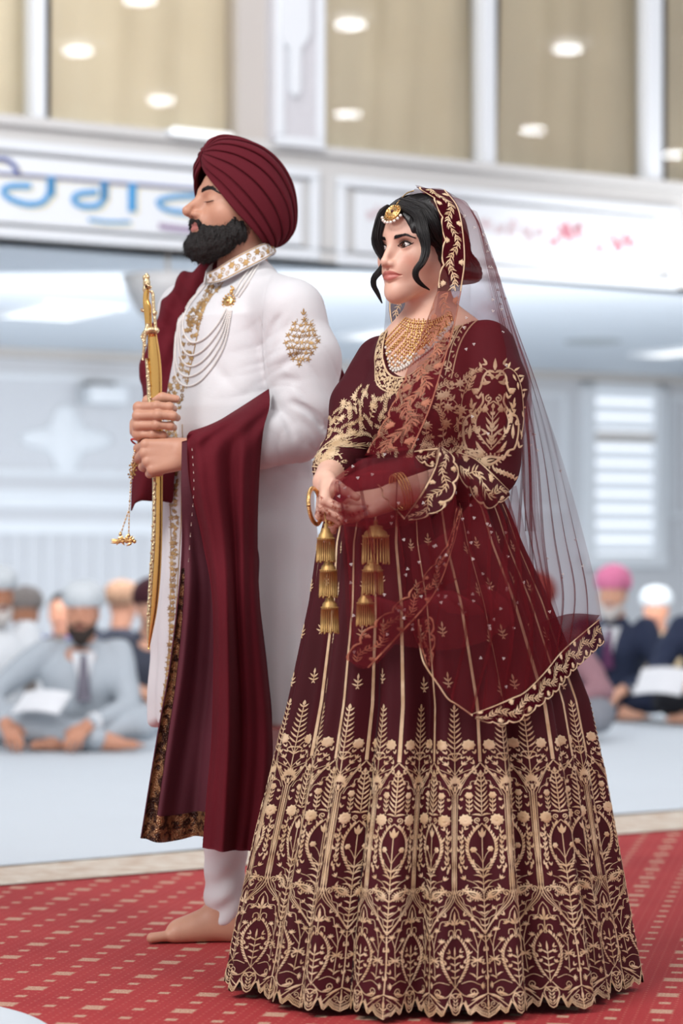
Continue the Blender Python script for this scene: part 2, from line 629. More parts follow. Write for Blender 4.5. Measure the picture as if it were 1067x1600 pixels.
def face_attrs(V, T, lips=(.45, .12, .11), brows=None, shadow=None, base=(1, 1, 1)):
    """colour multipliers that belong to the skin itself: lips, make-up"""
    o, R, sc = T
    q = ((V - o) @ R) / sc
    a = np.zeros((len(V), 4)); a[:, 3] = 1
    ax = np.abs(q[:, 0])
    w = np.clip(1 - (ax / .0255) ** 2, 0, 1)
    up = -.0625 + .0105 * w ** .8 - .0012 * np.exp(-(ax / .004) ** 2)
    dn = -.0632 - .0118 * w ** .7
    inl = np.clip(np.minimum(up - q[:, 2], q[:, 2] - dn) / .0016, 0, 1) * (q[:, 1] < -.075) * (w > 0)
    a[:, 0] = inl
    if shadow:
        e = np.exp(-(((ax - .034) / .015) ** 2 + ((q[:, 2] - .009) / .0075) ** 2)) * (q[:, 1] < -.05)
        a[:, 1] = np.clip(e * 1.2, 0, 1)
    a[:, 2] = np.clip(np.exp(-(((ax - .043) / .018) ** 2 + ((q[:, 2] + .034) / .014) ** 2)) * (q[:, 1] < -.02), 0, 1)
    return {'face': a}


def eyeball(name, c, gaze, mats, parent, r=.0129, lid_open=True):
    """eye with iris and pupil; mats = white, iris, pupil"""
    g = Geo(); pr = []
    for a, mi in ((0, 2), (9.5, 2), (10, 1), (26.0, 1), (27.0, 3), (29, 0), (60, 0), (100, 0), (140, 0), (180, 0)):
        pr.append((a, mi))
    gz = nz(gaze); t = np.array([0, 0, 1.]); u = nz(np.cross(gz, t)); w = np.cross(gz, u)
    seg = 28; ph = np.linspace(0, 2 * math.pi, seg, endpoint=False)
    V, f, m = [], [], []
    for a, mi in pr:
        rr = r * (1.03 if a < 27 else 1.0)
        V += [c + rr * (math.cos(math.radians(a)) * gz + math.sin(math.radians(max(a, .3))) * (math.cos(q) * u + math.sin(q) * w)) for q in ph]
    for j in range(len(pr) - 1):
        for i in range(seg):
            f.append([j * seg + i, j * seg + (i + 1) % seg, (j + 1) * seg + (i + 1) % seg, (j + 1) * seg + i][::-1]); m.append(pr[j][1])
    return mesh(name, V, f, None, parent, mats=mats, midx=m)
# ------------------------------------------------------------------ embroidery: flat patterns turned into raised thread
class Emb:
    def __init__(s, hh=1.0):
        s.v, s.f, s.hh = [], [], hh      # v: (x, y, height); y grows downwards
        s.k = 0

    def _z(s):
        s.k += 1
        return .25 + .12 * (s.k % 4)

    def poly(s, v, f):
        b = len(s.v); s.v += [tuple(q) for q in v]; s.f += [[i + b for i in q] for q in f]

    def leaf(s, x, y, a, L, w, bend=0.0, h=1.0):
        """leaf from (x, y) towards angle a in degrees (0 right, 90 up)"""
        z = s._z() * s.hh; a = math.radians(a); t = [0, .3, .62, 1.0]; wd = [.25, 1, .8, .0]
        up, mid, lo = [], [], []
        for k, (q, ww) in enumerate(zip(t, wd)):
            b = a + bend * q
            cx = x + L * q * math.cos(a + bend * q * .5); cy = y - L * q * math.sin(a + bend * q * .5)
            nx, ny = math.sin(b), math.cos(b)
            mid.append((cx, cy, z + h * s.hh * (.9 if 0 < k < 3 else .3)))
            up.append((cx + nx * w * ww / 2, cy + ny * w * ww / 2, z)); lo.append((cx - nx * w * ww / 2, cy - ny * w * ww / 2, z))
        v = up[:3] + mid + lo[:3]          # 0-2, 3-6, 7-9
        f = [[0, 3, 4, 1], [1, 4, 5, 2], [2, 5, 6], [3, 7, 8, 4], [4, 8, 9, 5], [5, 9, 6]]
        s.poly(v, f)

    def stem(s, pts, w=1.0, n=None, sm=True, h=.8):
        z = s._z() * s.hh * .6
        q = spline([(a, b) for a, b in pts], n or max(4, len(pts) * 4)) if sm and len(pts) > 2 else np.array([(a, b) for a, b in pts], float)
        if not sm or len(pts) == 2:
            q = resample(q, n or max(2, int(np.linalg.norm(np.diff(q, axis=0), axis=1).sum() / 6) + 1)) if len(pts) == 2 else q
        t = np.gradient(q, axis=0); t /= np.maximum(1e-9, np.linalg.norm(t, axis=1, keepdims=True))
        nn = np.stack([-t[:, 1], t[:, 0]], 1) * w / 2
        m = len(q)
        v = [(*a, z) for a in q - nn] + [(*a, z + h * s.hh) for a in q] + [(*a, z) for a in q + nn]
        f = [[i, i + 1, m + i + 1, m + i] for i in range(m - 1)] + [[m + i, m + i + 1, 2 * m + i + 1, 2 * m + i] for i in range(m - 1)]
        s.poly(v, f)

    def disc(s, x, y, r, petals=0, h=1.0, n=14):
        z = s._z() * s.hh
        n = petals * 3 if petals else n
        v = [(x, y, z + h * s.hh * .5)]
        for rr, hh in ((.35, 1.0), (.8, 1.0), (1.0, 0.0)):
            for i in range(n):
                a = 2 * math.pi * i / n
                k = (1 + .13 * math.cos(petals * a)) if petals and rr > .5 else 1
                v.append((x + r * rr * k * math.cos(a), y + r * rr * k * math.sin(a), z + h * s.hh * hh * .9))
        f = [[0, 1 + i, 1 + (i + 1) % n] for i in range(n)]
        for j in range(2):
            f += [[1 + j * n + i, 1 + (j + 1) * n + i, 1 + (j + 1) * n + (i + 1) % n, 1 + j * n + (i + 1) % n] for i in range(n)]
        s.poly(v, f)

    def curl(s, x, y, r, dirn=1, turns=1.3, w=1.0, a0=90):
        pts = []
        for i in range(12):
            q = i / 11; a = math.radians(a0) + dirn * q * turns * 2 * math.pi
            rr = r * (1 - .8 * q)
            pts.append((x + rr * math.cos(a), y - rr * math.sin(a)))
        s.stem(pts, w, 16)
        s.disc(pts[-1][0], pts[-1][1], w * .8, n=6)

    def paisley(s, x, y, a, L, w, fringe=True):
        """fat end at (x, y), tip towards a"""
        z = s._z() * s.hh; ar = math.radians(a); ca, sa = math.cos(ar), math.sin(ar)
        out = []
        n = 20
        for i in range(n):
            t = 2 * math.pi * i / n
            px = .5 * L * (math.cos(t)) ; py = .5 * w * math.sin(t) * (1 - .75 * (math.cos(t) * .5 + .5) ** 1.3)
            out.append((px, py))
        T = lambda px, py: (x + px * ca - py * sa, y - (px * sa + py * ca))
        if fringe:
            for i in range(n):
                px, py = out[i]; ang = math.degrees(math.atan2(py / max(w, 1), px / max(L, 1) * .55)) + a
                q = T(px, py); s.leaf(q[0], q[1], ang, w * .22, w * .13)
        v, f = [], []
        for k, hh in ((1.0, .3), (.86, 1.1), (.45, .9)):
            v += [(*T(px * k, py * k), z + hh * s.hh) for px, py in out]
        f = [[j * n + i, j * n + (i + 1) % n, (j + 1) * n + (i + 1) % n, (j + 1) * n + i] for j in range(2) for i in range(n)]
        s.poly(v, f)
        s.leaf(*T(-L * .28, 0), a, L * .42, w * .16, h=1.4)

    def fern(s, x, y0, y1, n, w0, w1, lw=2.0, up=55, top=True, L=None):
        """paired leaves along a vertical stem from y0 (top) to y1 (bottom), half widths w0..w1"""
        s.stem([(x, y0 + 3), (x, y1)], lw * .55)
        if top: s.leaf(x, y0 + 6, 90, 9, lw * 1.7)
        for i in range(n):
            t = (i + .6) / n; y = y0 + 4 + (y1 - y0 - 4) * t; ww = w0 + (w1 - w0) * t
            for d in (-1, 1):
                s.leaf(x, y, 90 - d * up, ww, lw, bend=d * .5)

    def almond(s, x, y0, y1, hw, n=9, lw=2.0, out=True, w=1.1, inv=False):
        """leafy almond wreath from tip y0 to base y1"""
        for d in (-1, 1):
            pts = []
            for i in range(9):
                t = i / 8
                pts.append((x + d * hw * math.sin(math.pi * t ** .85) ** 1.0, y0 + (y1 - y0) * t))
            s.stem(pts, w, 20)
            q = spline(pts, 40)
            for i in range(n):
                j = int(3 + 34 * i / n); t = q[j + 1] - q[j]
                ang = math.degrees(math.atan2(t[1], -t[0]))          # pointing back up along the line
                s.leaf(q[j][0], q[j][1], ang + (-d) * 32 * (1 if out else -1), 6.8, lw)

    def sprig(s, x, y, a, L, n=3, spread=38, lw=2.2, w=.8, ll=None):
        """stem ending in n leaves"""
        ar = math.radians(a); ex, ey = x + L * math.cos(ar), y - L * math.sin(ar)
        s.stem([(x, y), (ex, ey)], w)
        for i in range(n):
            s.leaf(ex, ey, a + spread * (i - (n - 1) / 2), ll or L * .6, lw)

    def arrays(s):
        return np.array(s.v, float), s.f


def emb_mesh(name, parts, mapf, mat, parent, hscale=.0011, lift=.0006):
    """parts: list of (V, F, offset x); mapf(x, y, h) -> points"""
    g = Geo()
    for V, Fc, dx in parts:
        W_ = mapf(V[:, 0] + dx, V[:, 1], lift + V[:, 2] * hscale)
        g.add(W_, Fc)
    return g.build(name, mat, parent)


def project_emb(name, e, trees, c, ex, ey, px, mat, parent, hscale=.0011, lift=.0006, maxd=.25, flip=False):
    """lay pattern e (units px metres) onto surfaces: plane through c spanned by ex (right) and ey (down), shot along -normal"""
    V, Fc = e.arrays()
    ex, ey = nz(ex), nz(ey); n = nz(np.cross(ey, ex)) * (-1 if flip else 1)      # towards the viewer
    out = np.zeros_like(V); ok = np.zeros(len(V), bool)
    trees = trees if isinstance(trees, (list, tuple)) else [trees]
    for i, (x, y, h) in enumerate(V):
        o = c + ex * x * px + ey * y * px + n * maxd
        best = None
        for t in trees:
            hit = t.ray_cast(Vector([float(q) for q in o]), Vector([float(-q) for q in n]), maxd * 2)
            if hit[0] is not None and (best is None or hit[3] < best[2]): best = (np.array(hit[0]), np.array(hit[1]), hit[3])
        if best is not None:
            nn = best[1] if best[1] @ n > 0 else -best[1]
            out[i] = best[0] + nn * (lift + h * hscale) ; ok[i] = True
    keep = []
    for q in Fc:
        if all(ok[j] for j in q):
            P_ = out[q]
            if np.linalg.norm(P_ - P_.mean(0), axis=1).max() < 14 * px + .004:
                keep.append(q)
    if not keep: return None
    used = sorted({j for q in keep for j in q}); mp = {j: i for i, j in enumerate(used)}
    return mesh(name, out[used], [[mp[j] for j in q] for q in keep], mat, parent)


def thread_mat(name, a, b, metal=.35, rough=.42):
    w = N(name)
    n1 = w.noise(900, 2); n2 = w.noise(35, 2)
    c = w.mix(w.ramp(n2, 0, 1, .35, .65), s2l(a), s2l(b))
    w.bsdf(c, rough, metal, Normal=w.bump(n1, .0012, .8))
    return w.done()


m_gold = thread_mat('pale_gold_thread', (230, 204, 168), (206, 174, 134), .12, .5)
m_rust = thread_mat('rust_gold_thread', (178, 112, 84), (150, 88, 66), .12, .5)
m_gold2 = thread_mat('antique_gold_thread', (206, 168, 112), (160, 122, 74))
m_goldm = simple('polished_gold', (222, 182, 122), .32, 1.0, var=.08, scale=60, bumps=(160, .4))
m_pearl = simple('pearl', (232, 226, 216), .22, 0, var=.02)
m_bead = simple('pearl_bead_white', (236, 232, 228), .35, 0, var=.02)
# ------------------------------------------------------------------ bodies
def frame(yaw, tilt=0.0, roll=0.0):
    """columns: side (+x = the person's left), back, up; yaw < 0 turns the front to the left of the picture"""
    return rot('z', yaw) @ rot('x', tilt) @ rot('y', roll)


def column(zs, cx, cy, a, b, yaw=0.0, pw_=2.0, cap=True):
    """distance to a stack of ellipses; a along the side axis, b along the front-back axis"""
    zs = np.asarray(zs, float); c, s_ = math.cos(math.radians(yaw)), math.sin(math.radians(yaw))

    def fn(p):
        z = np.clip(p[:, 2], zs[0], zs[-1])
        X = np.interp(z, zs, cx); Y = np.interp(z, zs, cy); A_ = np.interp(z, zs, a); B_ = np.interp(z, zs, b)
        dx, dy = p[:, 0] - X, p[:, 1] - Y
        l = dx * c + dy * s_; f = -dx * s_ + dy * c
        r = (np.abs(l / A_) ** pw_ + np.abs(f / B_) ** pw_) ** (1 / pw_)
        d = (r - 1) * np.minimum(A_, B_)
        if cap:
            e = np.maximum(zs[0] - p[:, 2], p[:, 2] - zs[-1])
            d = smax(d, e, .02)
        return d
    return fn


def hand(s, o, d, n, side, sc=1.0, curls=((20, 30, 20),) * 4, spread=(4, 1, -2, -6), thumb=None, k=.006, palm=1.0):
    """a hand into field s. o wrist, d towards the knuckles, n back of the hand, side +1/-1: the thumb lies at side * (n x d).
    returns the tips"""
    o = np.asarray(o, float); d = nz(d); n = nz(np.asarray(n, float) - d * (np.asarray(n, float) @ d)); t = np.cross(n, d) * side
    W_ = lambda a, b, c: o + (d * a + t * b + n * c) * sc
    mc = [(.090, .027), (.094, .009), (.089, -.0095), (.081, -.0265)]
    L = [(.043, .026, .020), (.047, .030, .021), (.043, .028, .021), (.034, .021, .019)]
    R_ = [(.0098, .0090, .0082, .0070), (.0100, .0092, .0083, .0071), (.0095, .0087, .0079, .0068), (.0086, .0077, .0070, .0060)]
    # palm
    for i, (a, b) in enumerate(mc):
        s.cone(W_(.008, b * .62, -.002), W_(a * .97, b, -.001), .0150 * sc, .0118 * sc, .010 * sc)
    s.cone(W_(.018, .016, -.008), W_(.055, .022, -.010), .015 * sc, .012 * sc, .010 * sc)
    s.cone(W_(.018, -.014, -.008), W_(.060, -.020, -.008), .014 * sc, .011 * sc, .010 * sc)
    tips = []
    for i, (a, b) in enumerate(mc):
        p = W_(a, b, 0); sp = math.radians(spread[i]); dd = nz(d * math.cos(sp) + t * math.sin(sp)); ang = 0
        pts, rr = [p], [R_[i][0] * sc]
        for j in range(3):
            ang += math.radians(curls[i][j])
            p = p + (dd * math.cos(ang) - n * math.sin(ang)) * L[i][j] * sc
            pts.append(p); rr.append(R_[i][j + 1] * sc)
        s.chain(pts, rr, .0045 * sc, ki=.003 * sc)
        for q, r in zip(pts[:3], rr): s.ball(q, r * 1.07, .004 * sc)
        tips.append((pts, dd))
    # thumb: points given in hand coordinates (along d, towards the thumb side, along n)
    th = thumb or [(.022, .022, -.006), (.050, .046, -.012), (.080, .056, -.016), (.104, .058, -.018)]
    pts = [W_(*q) for q in th]
    s.chain(pts, [.0135 * sc, .0115 * sc, .0100 * sc, .0078 * sc], .008 * sc, ki=.004 * sc)
    tips.append((pts, d))
    return tips


def nail(g, pts, n_up, w=.0058, L=.011):
    """a finger nail on the last joint"""
    a, b = np.asarray(pts[-2]), np.asarray(pts[-1]); d = nz(b - a); u = nz(n_up - d * (n_up @ d)); t = np.cross(d, u)
    v = []
    for i in range(6):
        q = i / 5
        for j in range(5):
            x = (j / 4 - .5) * 2
            v.append(b + d * (-L * .45 + L * q * (1 - .12 * x * x)) + t * x * w * (1 - .25 * abs(q - .5)) + u * (.0072 - .0024 * x * x))
    g.add(v, gridfaces(6, 5))


def fuse(name, pieces, mat, parent):
    """pieces: (field, lo, hi, voxel, attribute function or None) joined to one continuous skin"""
    Vs, Fs, At, n = [], [], [], 0
    for f, lo, hi, h, af in pieces:
        V, Fc = surfnet(f, lo, hi, h)
        Vs.append(V); Fs.append(Fc + n); n += len(V)
        a = af(V)['face'] if af else np.tile([0, 0, 0, 1.], (len(V), 1))
        At.append(a)
    return mesh(name, np.vstack(Vs), np.vstack(Fs), mat, parent, attrs={'face': np.vstack(At)})


def hair_ribbons(g, paths, w=.0009, taper=True):
    for q in paths:
        q = np.asarray(q, float); m = len(q)
        t = np.gradient(q, axis=0); t /= np.maximum(1e-9, np.linalg.norm(t, axis=1, keepdims=True))
        sd = np.cross(t, [0, 1, 0.3]); sd /= np.maximum(1e-6, np.linalg.norm(sd, axis=1, keepdims=True))
        ww = w * (np.linspace(1, .25, m) if taper else np.ones(m))[:, None]
        g.add(np.vstack([q - sd * ww / 2, q + sd * ww / 2]), np.array([[i, i + 1, m + i + 1, m + i] for i in range(m - 1)]))


def lock(g, pts, rad, n=40, seed=0, m=26, w=.0007, wave=.22):
    """bundle of strands around a spline; rad a list of radii along it"""
    rs = np.random.RandomState(seed)
    p = spline(pts, m); r = np.interp(np.linspace(0, 1, m), np.linspace(0, 1, len(rad)), rad)
    t = np.gradient(p, axis=0); t /= np.linalg.norm(t, axis=1, keepdims=True)
    u = np.cross(t, [0, 1., 0]); u /= np.maximum(1e-6, np.linalg.norm(u, axis=1, keepdims=True)); v = np.cross(t, u)
    out = []
    for i in range(int(n * 2.6)):
        a = rs.rand() * 6.28; q = math.sqrt(rs.rand()) * (1.0 if i % 9 else 1.18); tw = rs.randn() * .8
        ang = a + tw * np.linspace(0, 1, m)
        rr = q * r * (1 + wave * np.sin(np.linspace(0, 6, m) + a * 3))
        k0 = 0; k1 = m - int(rs.rand() ** 2 * m * .25)
        out.append((p + u * (rr * np.cos(ang))[:, None] + v * (rr * np.sin(ang))[:, None])[k0:k1])
    for q in out:
        V, f = tube(q, np.linspace(w, w * .3, len(q)), 4, cap=False)
        g.add(V, f)
    # solid core
    V, f = tube(p, r * .66, 10); g.add(V, f)


def brow(g, T, tree, pts, wd, n=140, seed=1, L=.008):
    """eyebrow hairs along pts (head coordinates x, z), laid on the face"""
    rs = np.random.RandomState(seed); o, R, sc = T
    q = spline(pts, 60)
    for i in range(n):
        t = rs.rand() ** .9; k = int(t * 58); c = q[k] + (rs.rand(2) - .5) * [0.001, wd * (1 - .65 * t) * 1.0]
        dr = q[k + 1] - q[k]; dr /= np.linalg.norm(dr)
        sgn = 1
        up = .75 * (1 - t) * (.3 + rs.rand() * .7)
        e = c + (dr + np.array([0, up])) / math.hypot(1, up) * L * (.6 + .6 * rs.rand())
        pts3 = []
        for f_ in (0, .5, 1):
            x, z = c * (1 - f_) + e * f_
            a = o + R @ (np.array([x, -.2, z]) * sc); dd = R @ np.array([0, 1., 0])
            hit = tree.ray_cast(Vector(a.tolist()), Vector(dd.tolist()), .4)
            if hit[0] is None: break
            pts3.append(np.array(hit[0]) + np.array(hit[1]) * (.0006 + .0006 * f_))
        if len(pts3) == 3:
            V, f = tube(pts3, [.00045, .0004, .00012], 3, cap=False); g.add(V, f)


def on_face(T, tree, pts, lift=.0005):
    o, R, sc = T; out = []
    for x, z in pts:
        a = o + R @ (np.array([x, -.2, z]) * sc); dd = R @ np.array([0, 1., 0])
        hit = tree.ray_cast(Vector(a.tolist()), Vector(dd.tolist()), .4)
        if hit[0] is not None: out.append(np.array(hit[0]) + np.array(hit[1]) * lift)
    return out


m_hair = None
def hair_mat(name, col, rough=.42):
    w = N(name); n1 = w.noise(260, 3, stretch=(1, 1, .12))
    w.bsdf(w.mix(n1, s2l(col), tuple(.45 * q for q in s2l(col))), rough, Normal=w.bump(n1, .002, .5))
    return w.done()


m_hair = hair_mat('black_hair', (26, 21, 22))
m_beard = hair_mat('dark_beard', (30, 25, 24), .75)
m_eyew = simple('eye_white', (225, 215, 210), .15, var=.02)
m_iris = simple('brown_iris', (58, 32, 20), .12, var=.2, scale=900)
m_pupil = simple('pupil', (8, 7, 7), .08)
m_limbus = simple('iris_rim', (38, 24, 18), .15)
EYE = [m_eyew, m_iris, m_pupil, m_limbus]
# ------------------------------------------------------------------ the hall
class Wall:
    """a wall plane: origin o (on the floor), running along u, n points away from the camera"""
    def __init__(s, o, ang):
        a = math.radians(ang); s.o = np.array([o[0], o[1], 0.])
        s.u = np.array([math.cos(a), math.sin(a), 0.]); s.n = np.array([-math.sin(a), math.cos(a), 0.])
        s.R = np.stack([s.u, s.n, [0, 0, 1.]], 1)

    def t(s, px, d=0.0):
        k = (px - CX) / F
        o = s.o + s.n * d
        return (k * o[1] - o[0]) / (s.u[0] - k * s.u[1])

    def tz(s, px, py, d=0.0):
        t = s.t(px, d); Y = s.o[1] + s.n[1] * d + t * s.u[1]
        return t, CH + (HZ - py) / F * Y

    def w(s, q): return s.o + np.asarray(q, float) @ s.R.T

    def boxes(s, lst, bevel=0):
        """(t0, t1, d0, d1, z0, z1); d is distance behind the plane (negative: towards the hall)"""
        g = Geo()
        for t0, t1, d0, d1, z0, z1 in lst:
            k = Geo(); k.box((min(t0, t1), min(d0, d1), min(z0, z1)), (max(t0, t1), max(d0, d1), max(z0, z1)), bevel)
            g.add(s.w(np.vstack(k.v)), k.f)
        return g


A = Wall((-1.43, 12.54), 30.5)      # front of the upper gallery
B = Wall((-2.18, 19.0), 27.0)       # wall under the gallery

m_wall = simple('painted_wall', (206, 208, 212), .7, var=.015, scale=1.5)
m_wallw = simple('white_trim_paint', (226, 230, 234), .55, var=.01, scale=2)
m_ledge = simple('gallery_paint', (205, 204, 202), .65, var=.015, scale=1.5)
m_soff = simple('soffit_paint', (214, 220, 226), .6, var=.01, scale=1)
m_board = simple('sign_board', (228, 232, 236), .5, var=.01, scale=2)
m_pil = simple('pilaster_paint', (196, 190, 184), .6, var=.02, scale=2)

# floor, carpet, sheets
def carpet_mat():
    w = N('red_carpet')
    tc = w.n('TexCoord').outputs['Object']
    ang = math.radians(-11.6)
    mp = w.n('Mapping', ins={'Vector': tc}); mp.vector_type = 'TEXTURE'
    mp.inputs['Location'].default_value = (-.4531, 4.969, 0); mp.inputs['Rotation'].default_value = (0, 0, ang); mp.inputs['Scale'].default_value = (.184, .184, 1)
    sep = w.n('SeparateXYZ', ins={'Vector': mp.outputs[0]})

    def sq(mult, half, fuzz=.03, off=0.0):
        o = []
        for k in (0, 1):
            q = w.math('FRACT', w.math('ADD', w.math('MULTIPLY', sep.outputs[k], mult), .5 + off))
            o.append(w.math('ABSOLUTE', w.math('SUBTRACT', q, .5)))
        mx = w.math('MAXIMUM', o[0], o[1])
        return w.ramp(mx, 1, 0, half - fuzz * .5, half + fuzz * .5)
    big = sq(1, .115); small = sq(2, .125, .04); dots = sq(8, .10, .08)
    n1 = w.noise(260, 2); n2 = w.noise(3.0, 3); n3 = w.noise(1200, 2, stretch=(1, 1, 1))
    red = w.mix(w.ramp(n2, 0, 1, .3, .7), s2l((166, 42, 46)), s2l((182, 56, 56)))
    red = w.mix(w.ramp(n1, 0, .35, .4, .6), red, s2l((132, 26, 34)))
    beige = w.mix(w.ramp(n1, 0, 1, .38, .62), s2l((206, 172, 146)), s2l((180, 124, 106)))
    c = w.mix(w.math('MULTIPLY', dots, .55), red, s2l((205, 130, 110)))
    c = w.mix(w.math('MAXIMUM', big, small), c, beige)
    w.bsdf(c, .9, Normal=w.bump(n1, .003, .6))
    return w.done()


def band_mat():
    w = N('carpet_border_band')
    n1 = w.noise(14, 4, stretch=(1, 1.6, 1)); n2 = w.noise(260, 2)
    c = w.mix(w.ramp(n1, 0, 1, .42, .58), s2l((214, 204, 190)), s2l((196, 176, 158)))
    w.bsdf(c, .9, Normal=w.bump(n2, .003, .5))
    return w.done()


m_carpet, m_band = carpet_mat(), band_mat()
m_sheet = simple('white_floor_sheet', (206, 214, 221), .75, var=.02, scale=3, bumps=(3.0, .35))
g = Geo(); g.add([(-14, -3, -.012), (16, -3, -.012), (16, 34, -.012), (-14, 34, -.012)], [[0, 1, 2, 3]])
tag(g.build('floor', simple('stone_floor', (200, 204, 208), .5), smooth=False), kind='structure')
tag(Geo().add([(-7, -2, 0), (7, -2, 0), (7, 13.5, 0), (-7, 1.6 + 1.2, 0)][:0] or [(-6.5, -2, 0), (6.5, -2, 0), (6.5, 12.6, 0), (-6.5, 3.1, 0)], [[0, 1, 2, 3]]).build('floor_carpet', m_carpet, smooth=False),
    kind='structure')
def line_y(px1, y1, px2, y2):
    a = np.array([(px1 - CX) / F * (F * CH / (y1 - HZ)), F * CH / (y1 - HZ)]); b = np.array([(px2 - CX) / F * (F * CH / (y2 - HZ)), F * CH / (y2 - HZ)])
    return a, b
ra, rb = line_y(0, 1385, 1067, 1297); sa, sb = line_y(0, 1357, 1067, 1268)
def ext(a, b, x): return a + (b - a) * (x - a[0]) / (b[0] - a[0])
r0, r1 = ext(ra, rb, -9), ext(ra, rb, 9); s0, s1 = ext(sa, sb, -9), ext(sa, sb, 9)
tag(Geo().add([(*r0, .004), (*r1, .004), (s1[0], s1[1] + .1, .004), (s0[0], s0[1] + .1, .004)], [[0, 1, 2, 3]]).build('floor_border', m_band, smooth=False), kind='structure')
# white sheets spread over the floor behind the carpet: soft wrinkles
nx, ny = 220, 90
U, Vv = np.meshgrid(np.linspace(0, 1, nx), np.linspace(0, 1, ny) ** 1.6, indexing='ij')
X = -9 + 18 * U
Y0 = s0[1] + (s1[1] - s0[1]) * U
Y = Y0 + Vv * (26 - Y0)
rs = np.random.RandomState(4)
Z = .010 + .004 * (np.sin(X * 2.3 + np.sin(Y * 1.1) * 1.5) * np.sin(Y * 3.1 + X) + .6 * np.sin(Y * 7 + 2 * np.sin(X * 1.7))) 
Z = np.maximum(Z, .006)
white_sheet = sheet('white_floor_sheet', np.stack([X, Y, Z], -1), m_sheet, None)
tag(white_sheet, 'white cloth sheet spread over the floor behind the red carpet, guests sitting on it', 'sheet')
# sheet at the near left corner
c0 = P(-60, 1566, F * CH / (1566 - HZ)); c1 = P(0, 1579, F * CH / (1579 - HZ)); c2 = P(62, 1600, F * CH / (1600 - HZ)); c3 = P(150, 1660, F * CH / 780)
e = spline([c0[:2], c1[:2], c2[:2], c3[:2]], 30)
S = np.zeros((30, 12, 3))
for j in range(12):
    k = j / 11
    S[:, j, :2] = e * (1 - k) + (e + np.array([-.9, -.9])) * k
    S[:, j, 2] = .006 + .006 * math.sin(k * 3)
tag(sheet('white_sheet', S, m_sheet, None, .004), 'white sheet corner lying on the near left of the red carpet', 'sheet')

# lower storey
TL, TR = -6, 16
def zat(W_, px, py, d=0.0): return W_.tz(px, py, d)[1]
SOF = zat(A, 100, 380)
tag(B.boxes([(TL - 3, TR, 0, .2, 0, SOF + .1)]).build('wall_back', m_wall, smooth=False), kind='structure')
# soffit between the two planes
q = [A.w((TL, 0, SOF)), A.w((TR, 0, SOF)), B.w((TR, .2, SOF)), B.w((TL - 3, .2, SOF))]
q = q + [p_ + np.array([0, 0, .08]) for p_ in q]
tag(Geo().add(q, [[0, 1, 2, 3], [7, 6, 5, 4], [0, 4, 5, 1], [1, 5, 6, 2], [2, 6, 7, 3], [3, 7, 4, 0]]).build('ceiling', m_soff, smooth=False), kind='structure')
# back wall: cornice, rails, grooved wainscot
zc = zat(B, 60, 548); zr = zat(B, 60, 768); zr2 = zat(B, 60, 815)
tag(B.boxes([(TL - 3, TR, -.10, 0, zc, SOF), (TL - 3, TR, -.16, 0, SOF - .06, SOF)]).build('trim_1', m_pil, smooth=False), kind='structure')
TM = B.t(690)
tag(B.boxes([(TL - 3, TM, -.05, 0, zr - .13, zr), (TL - 3, TM, -.09, 0, zr - .03, zr + .01), (TL - 3, TM, -.04, 0, zr2 - .10, zr2), (TL - 3, TR, -.04, 0, 0, .14)]).build('trim_2', m_wallw, smooth=False), kind='structure')
tag(B.boxes([(t, t + .10, -.018, 0, .14, zr2 - .1) for t in np.arange(TL - 3, TM, .14)]).build('trim_3', m_wall, smooth=False), kind='structure')
# wall frames on the right
def frame_boxes(W_, x0, x1, ya, yb, xr, wid=.05, dep=.035, zref=None):
    t0, t1 = W_.t(x0), W_.t(x1)
    z1, z0 = zat(W_, xr, ya), zat(W_, xr, yb)
    return [(t0, t1, -dep, 0, z1 - wid, z1), (t0, t1, -dep, 0, z0, z0 + wid), (t0, t0 + wid, -dep, 0, z0 + wid, z1 - wid), (t1 - wid, t1, -dep, 0, z0 + wid, z1 - wid)]
for xs in ((700, 884, 612, 800), (1042, 1200, 618, 810)):
    fb = frame_boxes(B, xs[0], xs[1], xs[2], xs[3], max(min(xs[1], 1067), 0))
    tag(B.boxes(fb, .01).build('trim_4', m_wallw, smooth=False), kind='structure')
# small framed panels on the left (star ornament hangs in one)
fb = frame_boxes(B, -60, 235, 585, 745, 100)
tag(B.boxes(fb, .01).build('trim_5', m_wallw, smooth=False), kind='structure')
# star shaped plaster ornament
tc_, zc_ = B.tz(103, 686); hw = (B.t(175) - B.t(30)) / 2; hh = zat(B, 103, 630) - zc_
pts = []
for k in range(160):
    a = 2 * math.pi * k / 160
    c, s_ = math.cos(a), math.sin(a)
    r = .50 + .50 * abs(math.cos(2 * a)) ** 2.2 + .06 * abs(math.sin(2 * a)) ** 8
    pts.append((tc_ + hw * r * c, zc_ + hh * 1.0 * r * s_))
g = Geo(); n_ = len(pts)
V = [B.w((t, -.012, z)) for t, z in pts] + [B.w((tc_ + (t - tc_) * .86, -.035, zc_ + (z - zc_) * .86)) for t, z in pts] + [B.w((tc_, -.038, zc_))]
f = [[i, (i + 1) % n_, n_ + (i + 1) % n_, n_ + i] for i in range(n_)] + [[n_ + i, n_ + (i + 1) % n_, 2 * n_] for i in range(n_)]
V += [B.w((t, 0, z)) for t, z in pts]; f += [[2 * n_ + 1 + i, 2 * n_ + 1 + (i + 1) % n_, (i + 1) % n_, i] for i in range(n_)]
tag(g.add(V, f).build('wall_ornament', m_wallw), 'white four-pointed plaster star on the grey wall left of the sword', 'ornament')
